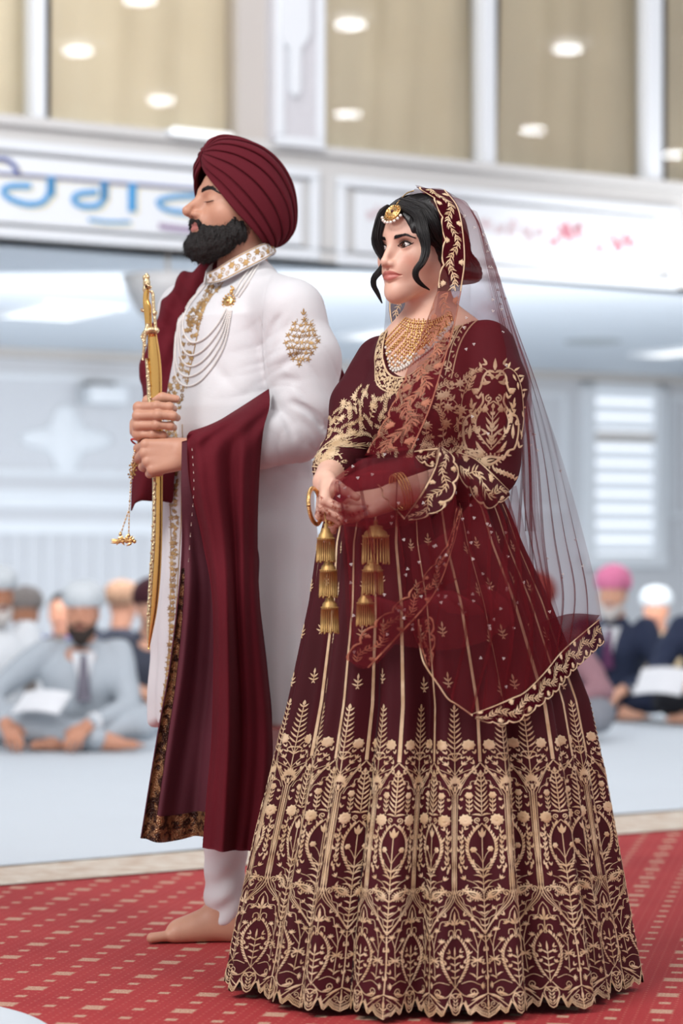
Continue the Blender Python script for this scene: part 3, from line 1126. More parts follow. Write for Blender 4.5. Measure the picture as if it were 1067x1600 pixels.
# white box with dark bracket
b_ = empty('wall_box', B.w((B.t(150), 0, zat(B, 150, 632))), 'small white box with a dark bracket, high on the wall above the plaster star', 'box')
t0, t1 = B.t(120), B.t(180)
B.boxes([(t0, t1, -.30, -.02, zat(B, 150, 634), zat(B, 150, 606))], .02).build('housing', m_wallw, b_)
B.boxes([((t0 + t1) / 2 - .10, (t0 + t1) / 2 + .10, -.16, 0, zat(B, 150, 606), zat(B, 150, 598))], .005).build('bracket', simple('dark_bracket', (110, 108, 108), .6), b_)

# window with blind on the right
def slat_mat():
    w = N('blind_slats'); d = w.n('BsdfDiffuse', ins={'Color': (.86, .88, .90)}); t = w.n('BsdfTranslucent', ins={'Color': (.86, .88, .90)})
    m = w.n('MixShader', ins={0: .62, 1: d.outputs[0], 2: t.outputs[0]}); w.t.links.new(m.outputs[0], w.out.inputs[0])
    return w.done()


wx0, wx1, wy0, wy1 = 905, 1036, 598, 884
t0, t1 = B.t(wx0), B.t(wx1); z1, z0 = zat(B, 970, wy0), zat(B, 970, wy1)
wn = B.boxes([(t0, t0 + .13, -.07, 0, z0, z1), (t1 - .13, t1, -.07, 0, z0, z1), (t0, t1, -.07, 0, z1 - .07, z1), (t0, t1, -.09, 0, z0 - .02, z0 + .10)], .01).build('window_1', m_wallw, None, smooth=False)
tag(wn, kind='structure')
w = N('daylight_pane'); e_ = w.n('Emission', ins={'Color': (.86, .92, 1, 1), 'Strength': 1.35}); w.t.links.new(e_.outputs[0], w.out.inputs[0]); m_pane = w.done()
tag(B.boxes([(t0 + .1, t1 - .1, -.01, .0, z0 + .08, z1 - .05)]).build('pane', m_pane, None, smooth=False), kind='structure')
zs = np.arange(z0 + .12, z1 - .1, .135)
bl = B.boxes([(t0 + .14, t1 - .14, -.045, -.040, z_, z_ + .085) for z_ in zs], .004)
tag(bl.build('window_blind', slat_mat(), None, smooth=False), 'white slatted blind in the right-hand wall window', 'blind')
tag(B.boxes([(t0 + .13, t1 - .13, -.06, -.028, zat(B, 970, 690), zat(B, 970, 676))], .004).build('window_rail', m_pil, None, smooth=False), kind='structure')

# gallery front
zt = zat(A, 100, 190)
tag(A.boxes([(TL, TR, 0, .25, SOF - .0, zt), (TL, TR, -.05, 0, zt - .05, zt + .0), (TL, TR, -.03, 0, SOF, SOF + .05)]).build('wall_gallery', m_ledge, smooth=False), kind='structure')
def fr(x0, x1, xr, ya, yb, wid, dep, d0=0.0):
    t0, t1 = A.t(x0), A.t(x1); z1, z0 = zat(A, xr, ya), zat(A, xr, yb)
    return [(t0, t1, -dep, d0, z1 - wid, z1), (t0, t1, -dep, d0, z0, z0 + wid), (t0, t0 + wid, -dep, d0, z0 + wid, z1 - wid), (t1 - wid, t1, -dep, d0, z0 + wid, z1 - wid)], (t0, t1, z0, z1)
f1, r1_ = fr(-420, 494, 494, 266, 408, .055, .05)
tag(A.boxes(f1, .012).build('trim_6', m_wallw, smooth=False), kind='structure')
f2, r2_ = fr(522, 1054, 522, 276, 414, .055, .05)
tag(A.boxes(f2, .012).build('trim_7', m_wallw, smooth=False), kind='structure')
sb_ = A.boxes([(A.t(-380), A.t(468), -.035, 0, r1_[2] + .075, r1_[3] - .075)], .01)
sign = empty('gallery_sign', A.w((A.t(100), 0, r1_[2])), 'long white board with blue Gurmukhi lettering on the gallery front behind the groom', 'sign')
sb_.build('board', m_board, sign, smooth=False)
m_blue = simple('sky_blue_lettering', (60, 150, 208), .5); m_navy = simple('navy_lettering', (62, 80, 148), .5)
m_yel = simple('pale_yellow_outline', (222, 214, 178), .5); m_mauve = simple('mauve_lettering', (150, 128, 160), .5)
def stroke(pts, wd, d, n=24):
    q = resample(spline([A.tz(x, y, -.035) for x, y in pts], 60), n)
    t = np.gradient(q, axis=0); t /= np.maximum(1e-9, np.linalg.norm(t, axis=1, keepdims=True))
    nn = np.stack([-t[:, 1], t[:, 0]], 1)
    h = wd / F * 12.3 / 2
    L, R_ = q + nn * h, q - nn * h
    V = [A.w((*a[:1], -.035 - d, a[1])) for a in L] + [A.w((*a[:1], -.035 - d, a[1])) for a in R_]
    V += [A.w((*a[:1], -.034, a[1])) for a in L] + [A.w((*a[:1], -.034, a[1])) for a in R_]
    f = [[i, i + 1, n + i + 1, n + i] for i in range(n - 1)] + [[2 * n + i, 2 * n + i + 1, i + 1, i] for i in range(n - 1)] + [[n + i, n + i + 1, 3 * n + i + 1, 3 * n + i] for i in range(n - 1)]
    f += [[0, n, 3 * n, 2 * n], [n - 1, 2 * n - 1 + 0, 4 * n - 1, 3 * n - 1]]
    return V, f
LET = {'blue': [([(48, 291), (18, 291), (4, 297), (14, 310), (40, 319), (64, 317), (76, 303), (78, 279)], 9), ([(79, 276), (79, 306)], 13),
                ([(152, 300), (124, 303), (114, 311), (124, 321), (150, 322), (160, 311), (161, 286)], 9), ([(162, 284), (162, 312)], 12), ([(206, 287), (206, 331)], 14),
                ([(138, 343), (168, 347), (203, 347)], 5), ([(312, 306), (270, 308), (246, 315), (258, 327), (290, 333), (330, 336)], 8),
                ([(380, 303), (380, 345)], 13), ([(340, 312), (362, 316), (372, 326)], 9), ([(-60, 276), (-60, 310)], 12), ([(-110, 286), (-90, 305), (-66, 306)], 9)],
       'navy': [([(-200, 262), (0, 272), (120, 281), (304, 296), (440, 307)], 5), ([(-40, 262), (-20, 251), (8, 250), (24, 262), (27, 274)], 8)],
       'mauve': [([(248, 353), (275, 357), (330, 362)], 9)]}
for key, mt, dd in (('navy', m_navy, .006), ('blue', m_blue, .008), ('mauve', m_mauve, .006)):
    for pts, wd in LET[key]: Geo().add(*stroke(pts, wd, dd)).build('letter_stroke', mt, sign, smooth=False)
for key in ('navy', 'blue'):
    for pts, wd in LET[key]: Geo().add(*stroke([(x + 5, y + 4) for x, y in pts], wd, .003)).build('letter_outline', m_yel, sign, smooth=False)
# floral board on the right
fl = empty('floral_board', A.w((A.t(790), 0, r2_[2])), 'long white board with a faded pink flower garland on the gallery front behind the bride', 'board')
A.boxes([(A.t(552), A.t(1026), -.035, 0, r2_[2] + .075, r2_[3] - .075)], .01).build('board', m_board, fl, smooth=False)
m_pink = simple('dusty_rose_paint', (206, 128, 142), .6); m_pale = simple('pale_rose_paint', (214, 196, 200), .6)
rs = random.Random(5)
g1, g2 = Geo(), Geo()
def blob(gg, x, y, l, w_, a, d=.004):
    c = np.array(A.tz(x, y, -.035)); k = 12.9 / F
    q = []
    for i in range(12):
        b = 2 * math.pi * i / 12
        ex, ez = l * math.cos(b) * k, w_ * math.sin(b) * k
        q.append(A.w((c[0] + ex * math.cos(a) - ez * math.sin(a), -.035 - d, c[1] + ex * math.sin(a) + ez * math.cos(a))))
    gg.add(q, [list(range(12))])
for (fx, fy, sc_, gg) in [(892, 362, 1.1, g1), (972, 380, 1.0, g1), (935, 388, .5, g1), (830, 366, .9, g2), (790, 360, .8, g2), (590, 336, .9, g2), (865, 378, .5, g1), (758, 350, .6, g2), (890, 405, .35, g1), (980, 415, .35, g1), (640, 348, .7, g2)]:
    g0 = Geo()
    for k in range(7):
        a = k * math.pi * 2 / 7 + rs.random()
        rr = 10 * sc_
        blob(g0, fx + rr * math.cos(a) * 1.3, fy + rr * .8 * math.sin(a), 10 * sc_, 4.6 * sc_, -a)
    g0.build('painted_flower', m_pink if gg is g1 else m_pale, fl, smooth=False)
for k in range(34):
    x = 760 + k * 7; y = 352 + .085 * (x - 760) + 9 * math.sin(k * .8)
    g0 = Geo(); blob(g0, x, y, 5, 2, math.sin(k) * 1.2, .003); g0.build('painted_leaf', m_pale if k % 3 else m_pink, fl, smooth=False)

# gallery windows: back wall, mullions, curtains, glass
GD = .30
ztop = 5.4
tag(A.boxes([(A.t(372), A.t(415), -.0, .25, zt, ztop)]).build('wall_pillar', m_pil, smooth=False), kind='structure')
pil = A.boxes([(A.t(415), A.t(498), -.08, .25, zt, ztop)] , .01)
tag(pil.build('wall_pilaster', simple('pilaster_face', (205, 204, 208), .6), smooth=False), kind='structure')
p1, _ = fr(418, 495, 456, -300, 234, .055, .10, -.08)
# carved paddle ornament of the pilaster
orn = []
for x, y in [(434, -260), (434, 55), (440, 68), (448, 76), (449, 145), (456, 154), (465, 145), (466, 76), (474, 68), (480, 55), (480, -260)]: orn.append(A.tz(x, y, -.08))
no = len(orn)
V = [A.w((t, -.115, z)) for t, z in orn] + [A.w((t, -.08, z)) for t, z in orn]
f = [list(range(no))] + [[i, (i + 1) % no, no + (i + 1) % no, no + i] for i in range(no)]
gp = A.boxes(p1, .01); gp.add(V, f)
tag(gp.build('trim_8', m_wallw, smooth=False), kind='structure')
for k, (xa, xb) in enumerate(((48, 69), (750, 771), (1008, 1031), (-260, -240))):
    tag(A.boxes([(A.t(xa), A.t(xb), -.03, .10, zt, ztop)], .01).build('window_mullion', m_wallw, smooth=False), kind='structure')
m_dark = simple('evening_glass', (58, 62, 92), .25)
tag(A.boxes([(TL, TR, .62, .66, zt - .1, ztop)]).build('window_2', m_dark, smooth=False), kind='structure')


def curtain_mat():
    w = N('cream_curtain')
    n1 = w.noise(160, 2, stretch=(1, 1, .15)); n2 = w.noise(1.4, 3)
    c = w.mix(w.ramp(n2, 0, 1, .3, .7), s2l((232, 222, 196)), s2l((220, 209, 183)))
    w.bsdf(c, .85, Normal=w.bump(n1, .002, .3), **{'Transmission_Weight': 0.0})
    return w.done()


m_curt = curtain_mat()
for k, (xa, xb, sd) in enumerate(((-230, 38, 3), (74, 366, 7), (500, 731, 5), (773, 996, 11), (1036, 1230, 9))):
    ta, tb = A.t(xa, .2), A.t(xb, .2)
    nu, nv = 90, 50
    u_, v_ = np.meshgrid(np.linspace(0, 1, nu), np.linspace(0, 1, nv), indexing='ij')
    rs = np.random.RandomState(sd)
    ph = rs.rand(5) * 6
    t_ = ta + (tb - ta) * u_
    d_ = .16 + .018 * np.sin(u_ * 11 + ph[0] + v_ * 1.5) + .014 * np.sin(u_ * 23 + ph[1] - v_ * 2.5) + .022 * np.sin((u_ * 4 + v_ * 3) + ph[2])
    sag = .05 * np.sin(math.pi * np.clip(u_, 0, 1)) if k == 1 else 0
    z_ = zt + .015 + (ztop - zt) * v_ + (.03 * u_ if k == 1 else 0) * (1 - v_) * 0
    S = A.o + t_[..., None] * A.u + d_[..., None] * A.n
    S[..., 2] = z_
    tag(sheet('gallery_curtain', S, m_curt, None, .004),
        ['cream curtain in the leftmost gallery window, cut off by the left edge', 'wide cream curtain in the gallery window above the groom', 'cream curtain in the gallery window right of the carved pilaster',
         'cream curtain in the gallery window above the bride', 'narrow strip of cream curtain in the rightmost gallery window'][k], 'curtain', 'cream curtains in the gallery windows')
# window panes in front of the curtains: clear glass that mirrors the hall's lamps
def glass():
    w = N('window_glass')
    fr_ = w.n('Fresnel', ins={'IOR': 1.5})
    gl = w.n('BsdfGlossy', ins={'Color': (1, 1, 1, 1), 'Roughness': .0})
    tr = w.n('BsdfTransparent')
    mx = w.n('MixShader', ins={0: fr_.outputs[0], 1: tr.outputs[0], 2: gl.outputs[0]})
    w.t.links.new(mx.outputs[0], w.out.inputs[0])
    return w.done()


m_glass = glass()
for k, (xa, xb) in enumerate(((-240, 48), (69, 372), (498, 750), (771, 1008), (1031, 1300))):
    q = [A.w((A.t(xa), .06, zt)), A.w((A.t(xb), .06, zt)), A.w((A.t(xb), .06, ztop)), A.w((A.t(xa), .06, ztop))]
    tag(Geo().add(q, [[0, 1, 2, 3]]).build('window_%d' % (3 + k), m_glass, smooth=False), kind='structure')
# ceiling lamps of the hall that the panes mirror
w = N('lamp_glow'); e_ = w.n('Emission', ins={'Color': (.95, .98, 1, 1), 'Strength': 36.}); w.t.links.new(e_.outputs[0], w.out.inputs[0]); m_lamp = w.done()
w = N('panel_glow'); e_ = w.n('Emission', ins={'Color': (.95, .98, 1, 1), 'Strength': 1.6}); w.t.links.new(e_.outputs[0], w.out.inputs[0]); m_panel = w.done()
eye = np.array([0, 0, CH])
for k, (x, y) in enumerate(((547, 41), (543, 180), (887, 79), (832, 205), (252, 159), (1052, 243), (218, 2), (122, 82))):
    t_, z_ = A.tz(x, y, .06); hit = A.w((t_, .06, z_)); d = hit - eye; d /= np.linalg.norm(d)
    rfl = d - 2 * (d @ A.n) * A.n
    h_ = 7.2 if k != 7 else 7.2
    s_ = (h_ - hit[2]) / rfl[2]
    c = hit + rfl * s_
    o = Geo().lathe([(.001, .0), (.17, .0), (.17, .03), (.001, .03)], c, 20).build('ceiling_lamp', m_lamp)
    tag(o, 'round ceiling lamp of the hall, mirrored in the gallery window panes', 'lamp', 'round ceiling lamps of the hall')
# square lamps set in the soffit
def soffit_panel(x, y, wx, wy, lab):
    Yd = (SOF - CH) * F / (HZ - y); c = P(x, y, Yd); hw_ = wx / 2 / F * Yd
    Y2 = (SOF - CH) * F / (HZ - (y - wy / 2)); Y3 = (SOF - CH) * F / (HZ - (y + wy / 2)); hd = abs(Y3 - Y2) / 2
    R = A.R; e = empty('soffit_lamp', c, lab, 'lamp', 'square lamps in the gallery soffit')
    g = Geo(); g.box(c + (-hw_, -hd, -.02), c + (hw_, hd, -.004), .0, R, c); g.build('diffuser', m_panel, e, smooth=False)
    g = Geo(); k = .03
    for lo, hi in (((-hw_ - k, -hd - k, -.03), (hw_ + k, -hd, 0)), ((-hw_ - k, hd, -.03), (hw_ + k, hd + k, 0)), ((-hw_ - k, -hd, -.03), (-hw_, hd, 0)), ((hw_, -hd, -.03), (hw_ + k, hd, 0))):
        g.box(c + lo, c + hi, 0, R, c)
    g.build('frame', m_wallw, e, smooth=False)
soffit_panel(92, 483, 122, 20, 'glowing square lamp in the soffit at the far left, above the star ornament')
soffit_panel(1066, 546, 64, 15, 'glowing square lamp in the soffit at the right edge of the picture')
soffit_panel(596, 518, 62, 14, 'glowing square lamp in the soffit between the groom and the bride')
# dark round vent
Yd = (SOF - CH) * F / (HZ - 533); c = P(926, 533, Yd)
tag(Geo().lathe([(.001, -.012), (.12, -.012), (.20, -.012), (.22, 0), (.001, 0)], c - (0, 0, .001), 24).build('ceiling_vent', simple('vent_metal', (168, 174, 176), .5), smooth=False), 'round grey ceiling vent in the soffit right of the bride', 'vent')
# bowl lamp hanging under the gallery near the sword
c = P(262, 432, 12.9)
bowl = empty('bowl_lamp', c, 'grey bowl-shaped lamp under the gallery edge, partly behind the sword and the groom', 'lamp')
Geo().lathe([(.02, -.30), (.09, -.27), (.16, -.19), (.21, -.10), (.245, 0), (.235, 0), (.20, -.09), (.10, -.22), (.001, -.26)], c, 28).build('bowl', simple('bowl_glass', (196, 196, 196), .4), bowl)
Geo().lathe([(.012, 0.0), (.012, .12), (.012, SOF - c[2] + .1)], c - (0, 0, .1), 10).build('stem', m_pil, bowl)
# glowing bar added on the ledge to stand in for a reflected streak of light
ya = A.tz(262, 207, -.05); yb = A.tz(353, 217, -.05)
tl = empty('reflection_bar', A.w((ya[0], -.1, ya[1])), 'added glowing bar for a reflection on the gallery ledge above the turban of the groom', 'lamp')
Geo().tube([A.w((ya[0], -.11, ya[1])), A.w((yb[0], -.11, yb[1]))], .023, 10).build('tube', m_panel, tl)
g = A.boxes([(ya[0] - .02, yb[0] + .02, -.09, -.05, ya[1] - .012, ya[1] + .012)]); g.build('housing', m_wallw, tl, smooth=False)
# hall ceiling far above (seen only in the panes)
tag(Geo().add([(-14, -14, 7.3), (16, -14, 7.3), (16, 12, 7.3), (-14, 12, 7.3)], [[3, 2, 1, 0]]).build('ceiling_hall', simple('hall_ceiling', (205, 208, 212), .8), smooth=False), kind='structure')
# ------------------------------------------------------------------ the bride
BY = 5.04
BX = (670 - CX) / F * BY
bride = empty('person', (BX, BY, 0), 'woman in maroon and gold bridal dress with sheer veil, hands clasped, right of the groom', 'person')


def cloth_mat(name, col, weave=1100, rough=.75, sheen=.3, var=.10, bump=.25, slub=None, tint=None, spec=.5):
    w = N(name); c = np.array(s2l(col))
    n0 = w.noise(6, 3); n1 = w.noise(weave, 2)
    base = w.mix(w.ramp(n0, 0, 1, .3, .7), tuple(np.minimum(1, c * (1 + var))), tuple(c * (1 - var)))
    h = n1
    if slub:
        sl = w.noise(slub[0], 3, stretch=slub[1])
        base = w.mix(w.ramp(sl, 0, slub[2], .5, .72), base, tuple(np.minimum(1, c * slub[3])))
        h = w.math('ADD', w.math('MULTIPLY', sl, 1.5), n1)
    w.bsdf(base, rough, Normal=w.bump(h, .0012, bump), **{'Sheen_Weight': sheen, 'Specular_IOR_Level': spec, 'Sheen_Roughness': .4, 'Sheen_Tint': (*(tint or tuple(np.minimum(1, c * 2.5 + .05))), 1)})
    return w.done()


m_lehenga = cloth_mat('maroon_raw_silk', (67, 12, 22), sheen=.02, var=.12, spec=.22, rough=.7)
m_lining = simple('dark_lining', (30, 12, 16), .9)
NP = 24
ZS = np.array([1.100, 1.04, .98, .92, .80, .6, .45, .32, .15, .0])
RX = np.array([.150, .165, .188, .206, .238, .290, .321, .346, .378, .405])
RY = np.array([.118, .128, .150, .175, .215, .272, .308, .338, .378, .408])
CXs = np.array([648, 650, 652, 654, 668, 680, 678, 674, 671, 670.])
_rs = np.random.RandomState(12)


def sk_center(z):
    return (np.interp(z, ZS[::-1], CXs[::-1]) - CX) / F * BY


def fold(th):
    """cross-section folds, sharp valleys"""
    a = th * 12 + .9 * np.sin(th * 3 + .6) + .5 * np.sin(th * 5 + 2.0)
    f = 1 - np.abs(np.sin(a / 2)) ** .8 * 1.0
    b = th * 19 + .8 * np.sin(th * 2 + 1.1)
    return (.55 - f) * 1.0 + .32 * np.sin(b) + .25 * np.sin(th * 31 + 1.5)


def skirt_pt(th, z, inner=0.0):
    rx = np.interp(z, ZS[::-1], RX[::-1]) - inner; ry = np.interp(z, ZS[::-1], RY[::-1]) - inner
    am = np.interp(z, [0, .3, .6, .9, 1.05], [.040, .036, .028, .012, .004])
    f = fold(th) * am
    x = sk_center(z) + (rx + f) * np.sin(th); y = BY - (ry + f) * np.cos(th)
    return np.stack([x, y, z], -1)


# arc-length table: panel coordinate U (0..NP) -> angle
_th = np.linspace(-math.pi, math.pi, 6001)
_p = skirt_pt(_th, np.full_like(_th, .22))
_s = np.r_[0, np.cumsum(np.linalg.norm(np.diff(_p, axis=0), axis=1))]
_U = _s / _s[-1] * NP


def U2th(U): return np.interp(np.mod(U, NP), _U, _th)


YB0, ZB0, KZ = 1100.0, .603, .00121
def y2z(y): return ZB0 - (y - YB0) * KZ
def pw(y): return 62 + np.maximum(y - 700, 0) * .0 + (y - 1100) * .078


HEM = [(0, 1586), (5, 1583), (10, 1571), (13, 1568), (15, 1571), (20, 1584), (23, 1586), (27, 1582), (31, 1579), (38, 1586), (50, 1591)]


def hem_y(U):
    d = np.abs(np.mod(U, 1) - .5) * 100
    return np.interp(d, [a for a, b in HEM], [b for a, b in HEM])


def skirt_map(U, y, h=0.0):
    """pattern coordinates -> surface, raised by h"""
    th = U2th(U); z = y2z(y)
    p = skirt_pt(th, z)
    e = 2e-3
    dt = skirt_pt(th + e, z) - skirt_pt(th - e, z); dz = skirt_pt(th, z + e) - skirt_pt(th, z - e)
    n = np.cross(dt, dz); n /= np.linalg.norm(n, axis=-1, keepdims=True)
    return p + n * np.asarray(h)[..., None] if np.ndim(h) else p + n * h


nU, nV = NP * 40, 110
Ug = np.linspace(0, NP, nU, endpoint=False); tv = np.linspace(0, 1, nV)
y_top = YB0 - (1.095 - ZB0) / KZ
Yg = y_top + (hem_y(Ug)[:, None] - y_top) * tv[None] ** .95
Sg = skirt_map(np.repeat(Ug[:, None], nV, 1).ravel(), Yg.ravel()).reshape(nU, nV, 3)
skirt = mesh('skirt', Sg.reshape(-1, 3), gridfaces(nU, nV, cu=True), m_lehenga, bride)
# lining a little inside
Lg = skirt_map(np.repeat(Ug[::5, None], 12, 1).ravel(), (y_top + 30 + (1578 - y_top - 30) * np.linspace(0, 1, 12)[None].repeat(len(Ug[::5]), 0)).ravel(), -.004).reshape(len(Ug[::5]), 12, 3)
mesh('lining', Lg.reshape(-1, 3), gridfaces(len(Lg), 12, cu=True), m_lining, skirt)


def panel_pattern():
    """one panel: x in px around the panel centre C (x=0); seams at +-w/2"""
    e = Emb(.8)
    W_ = lambda y: 62 + (y - 1100) * .078
    S = []                       # elements around the seam are drawn around x = 0 in a second Emb
    # ---- row 1, panel centre: cypress tree
    e.fern(0, 1104, 1176, 8, 8, 17, 2.7, 60)
    for d in (-1, 1):
        e.stem([(0, 1190), (d * 8, 1174), (d * 15, 1168)], 1.2); e.disc(d * 19, 1166, 8.2, 8, 1.3)
        e.leaf(0, 1180, 90 - d * 70, 12, 3, bend=-d * 1.2); e.leaf(0, 1192, 90 - d * 40, 12, 2.6, bend=-d * .6)
        e.stem([(0, 1214), (d * 8, 1202), (d * 19, 1190)], 1.1)
        for (x, y, a) in ((11, 1198, 60), (19, 1190, 75), (23, 1204, 20)):
            for b in (-38, 0, 38): e.leaf(d * x, y, (a + b) if d > 0 else 180 - a - b, 7.5, 2.5)
        e.stem([(0, 1216), (d * 14, 1208), (d * 23, 1204)], 1.0)
        for a, l in ((78, 12), (52, 13), (26, 11), (5, 8)): e.leaf(d * 1, 1226, a if d > 0 else 180 - a, l, 4)
    e.leaf(0, 1226, 90, 14, 4.5)
    for d in (-1, 1):
        f = lambda a: a if d > 0 else 180 - a
        for (x, y, a) in ((12, 1180, 40), (9, 1188, 30), (8, 1210, 60), (13, 1216, 20), (28, 1212, 90), (26, 1196, 100), (27, 1180, 80), (5, 1236, 40)):
            e.leaf(d * x, y, f(a), 8, 2.6); e.leaf(d * x, y, f(a + 50), 6, 2.2)
        for (x, y, a) in ((8, 1490, 70), (14, 1506, 60), (27, 1512, 110), (40, 1508, 70), (42, 1488, 80), (24, 1440, 60), (14, 1434, 80), (40, 1522, 90), (46, 1532, 100), (22, 1492, 100)):
            e.leaf(d * x, y, f(a), 8, 2.4); e.leaf(d * x, y, f(a - 55), 6.5, 2.2)
    e.stem([(0, 1160), (0, 1228)], 1.4); e.leaf(0, 1240, 90, 10, 4)
    # ---- row 3, panel centre: star bud, wreath, sprigs
    e.leaf(0, 1444, 90, 18, 4.2); e.stem([(0, 1444), (0, 1462)], 1.3)
    for d in (-1, 1):
        f = lambda a: a if d > 0 else 180 - a
        e.leaf(d * 1, 1446, f(55), 10, 3.2); e.leaf(d * 1, 1447, f(25), 9, 3.2)
        for b in (-45, 0, 45, 90): e.leaf(d * 11, 1446, f(35 + b), 6.5, 2.6)
        e.stem([(d * 1, 1468), (d * 3, 1456), (d * 9, 1456), (d * 10, 1463)], 1.3)
        # sprigs outside the wreath
        e.stem([(d * 32, 1532), (d * 33, 1500), (d * 33, 1480), (d * 27, 1458)], 1.2)
        e.stem([(d * 33, 1484), (d * 38, 1468)], 1.0); e.stem([(d * 33, 1490), (d * 21, 1474)], 1.0)
        for (x, y) in ((27, 1457), (38, 1467), (20, 1473)):
            for b in range(5): e.leaf(d * x, y, f(90 - 70 + 35 * b), 6.5, 2.0)
            e.disc(d * x, y, 1.8)
        for a in (8, 38, 142, 175, -25, 205): e.leaf(d * 33, 1502, f(a), 11, 2.4)
        e.leaf(d * 31, 1528, f(120), 12, 2.6, bend=d * .9); e.leaf(d * 32, 1531, f(50), 12, 2.6, bend=-d * .9)
        e.stem([(d * 10, 1538), (d * 24, 1534), (d * 38, 1540)], 1.1)
        for b in range(5): e.leaf(d * 38, 1541, f(-60 + 30 * b), 7, 2.0)
        e.stem([(d * 2, 1544), (d * 14, 1556), (d * 28, 1558)], 1.4); e.curl(d * 27, 1550, 7, d, 1.2, 1.3, a0=-90)
        e.leaf(d * 18, 1556, f(10), 18, 3.6, bend=d * .2)
        e.curl(d * 6, 1556, 4, -d, 1.0, 1.3, a0=90 if d > 0 else 90)
        for k in range(4): e.leaf(0, 1500 + k * 10, 90 - d * 48, 12 - k, 2.6, bend=-d * .5)
        for (x, y) in ((9, 1498), (10, 1514)):
            for b in (-40, 0, 40): e.leaf(d * x, y, f(62 + b), 6, 2.6)
    e.almond(0, 1462, 1544, 19, 18, 2.6)
    e.leaf(0, 1496, 90, 16, 3.0); e.stem([(0, 1490), (0, 1546)], 1.1)
    # heart lobe
    e.stem([(0, 1552), (9, 1556), (10, 1566), (0, 1580), (-10, 1566), (-9, 1556), (0, 1552)], 1.6, 24)
    for k in range(4):
        for d in (-1, 1): e.leaf(d * .5, 1577 - k * 5.5, 90 - d * 35, 7.5, 2.4)
    return e


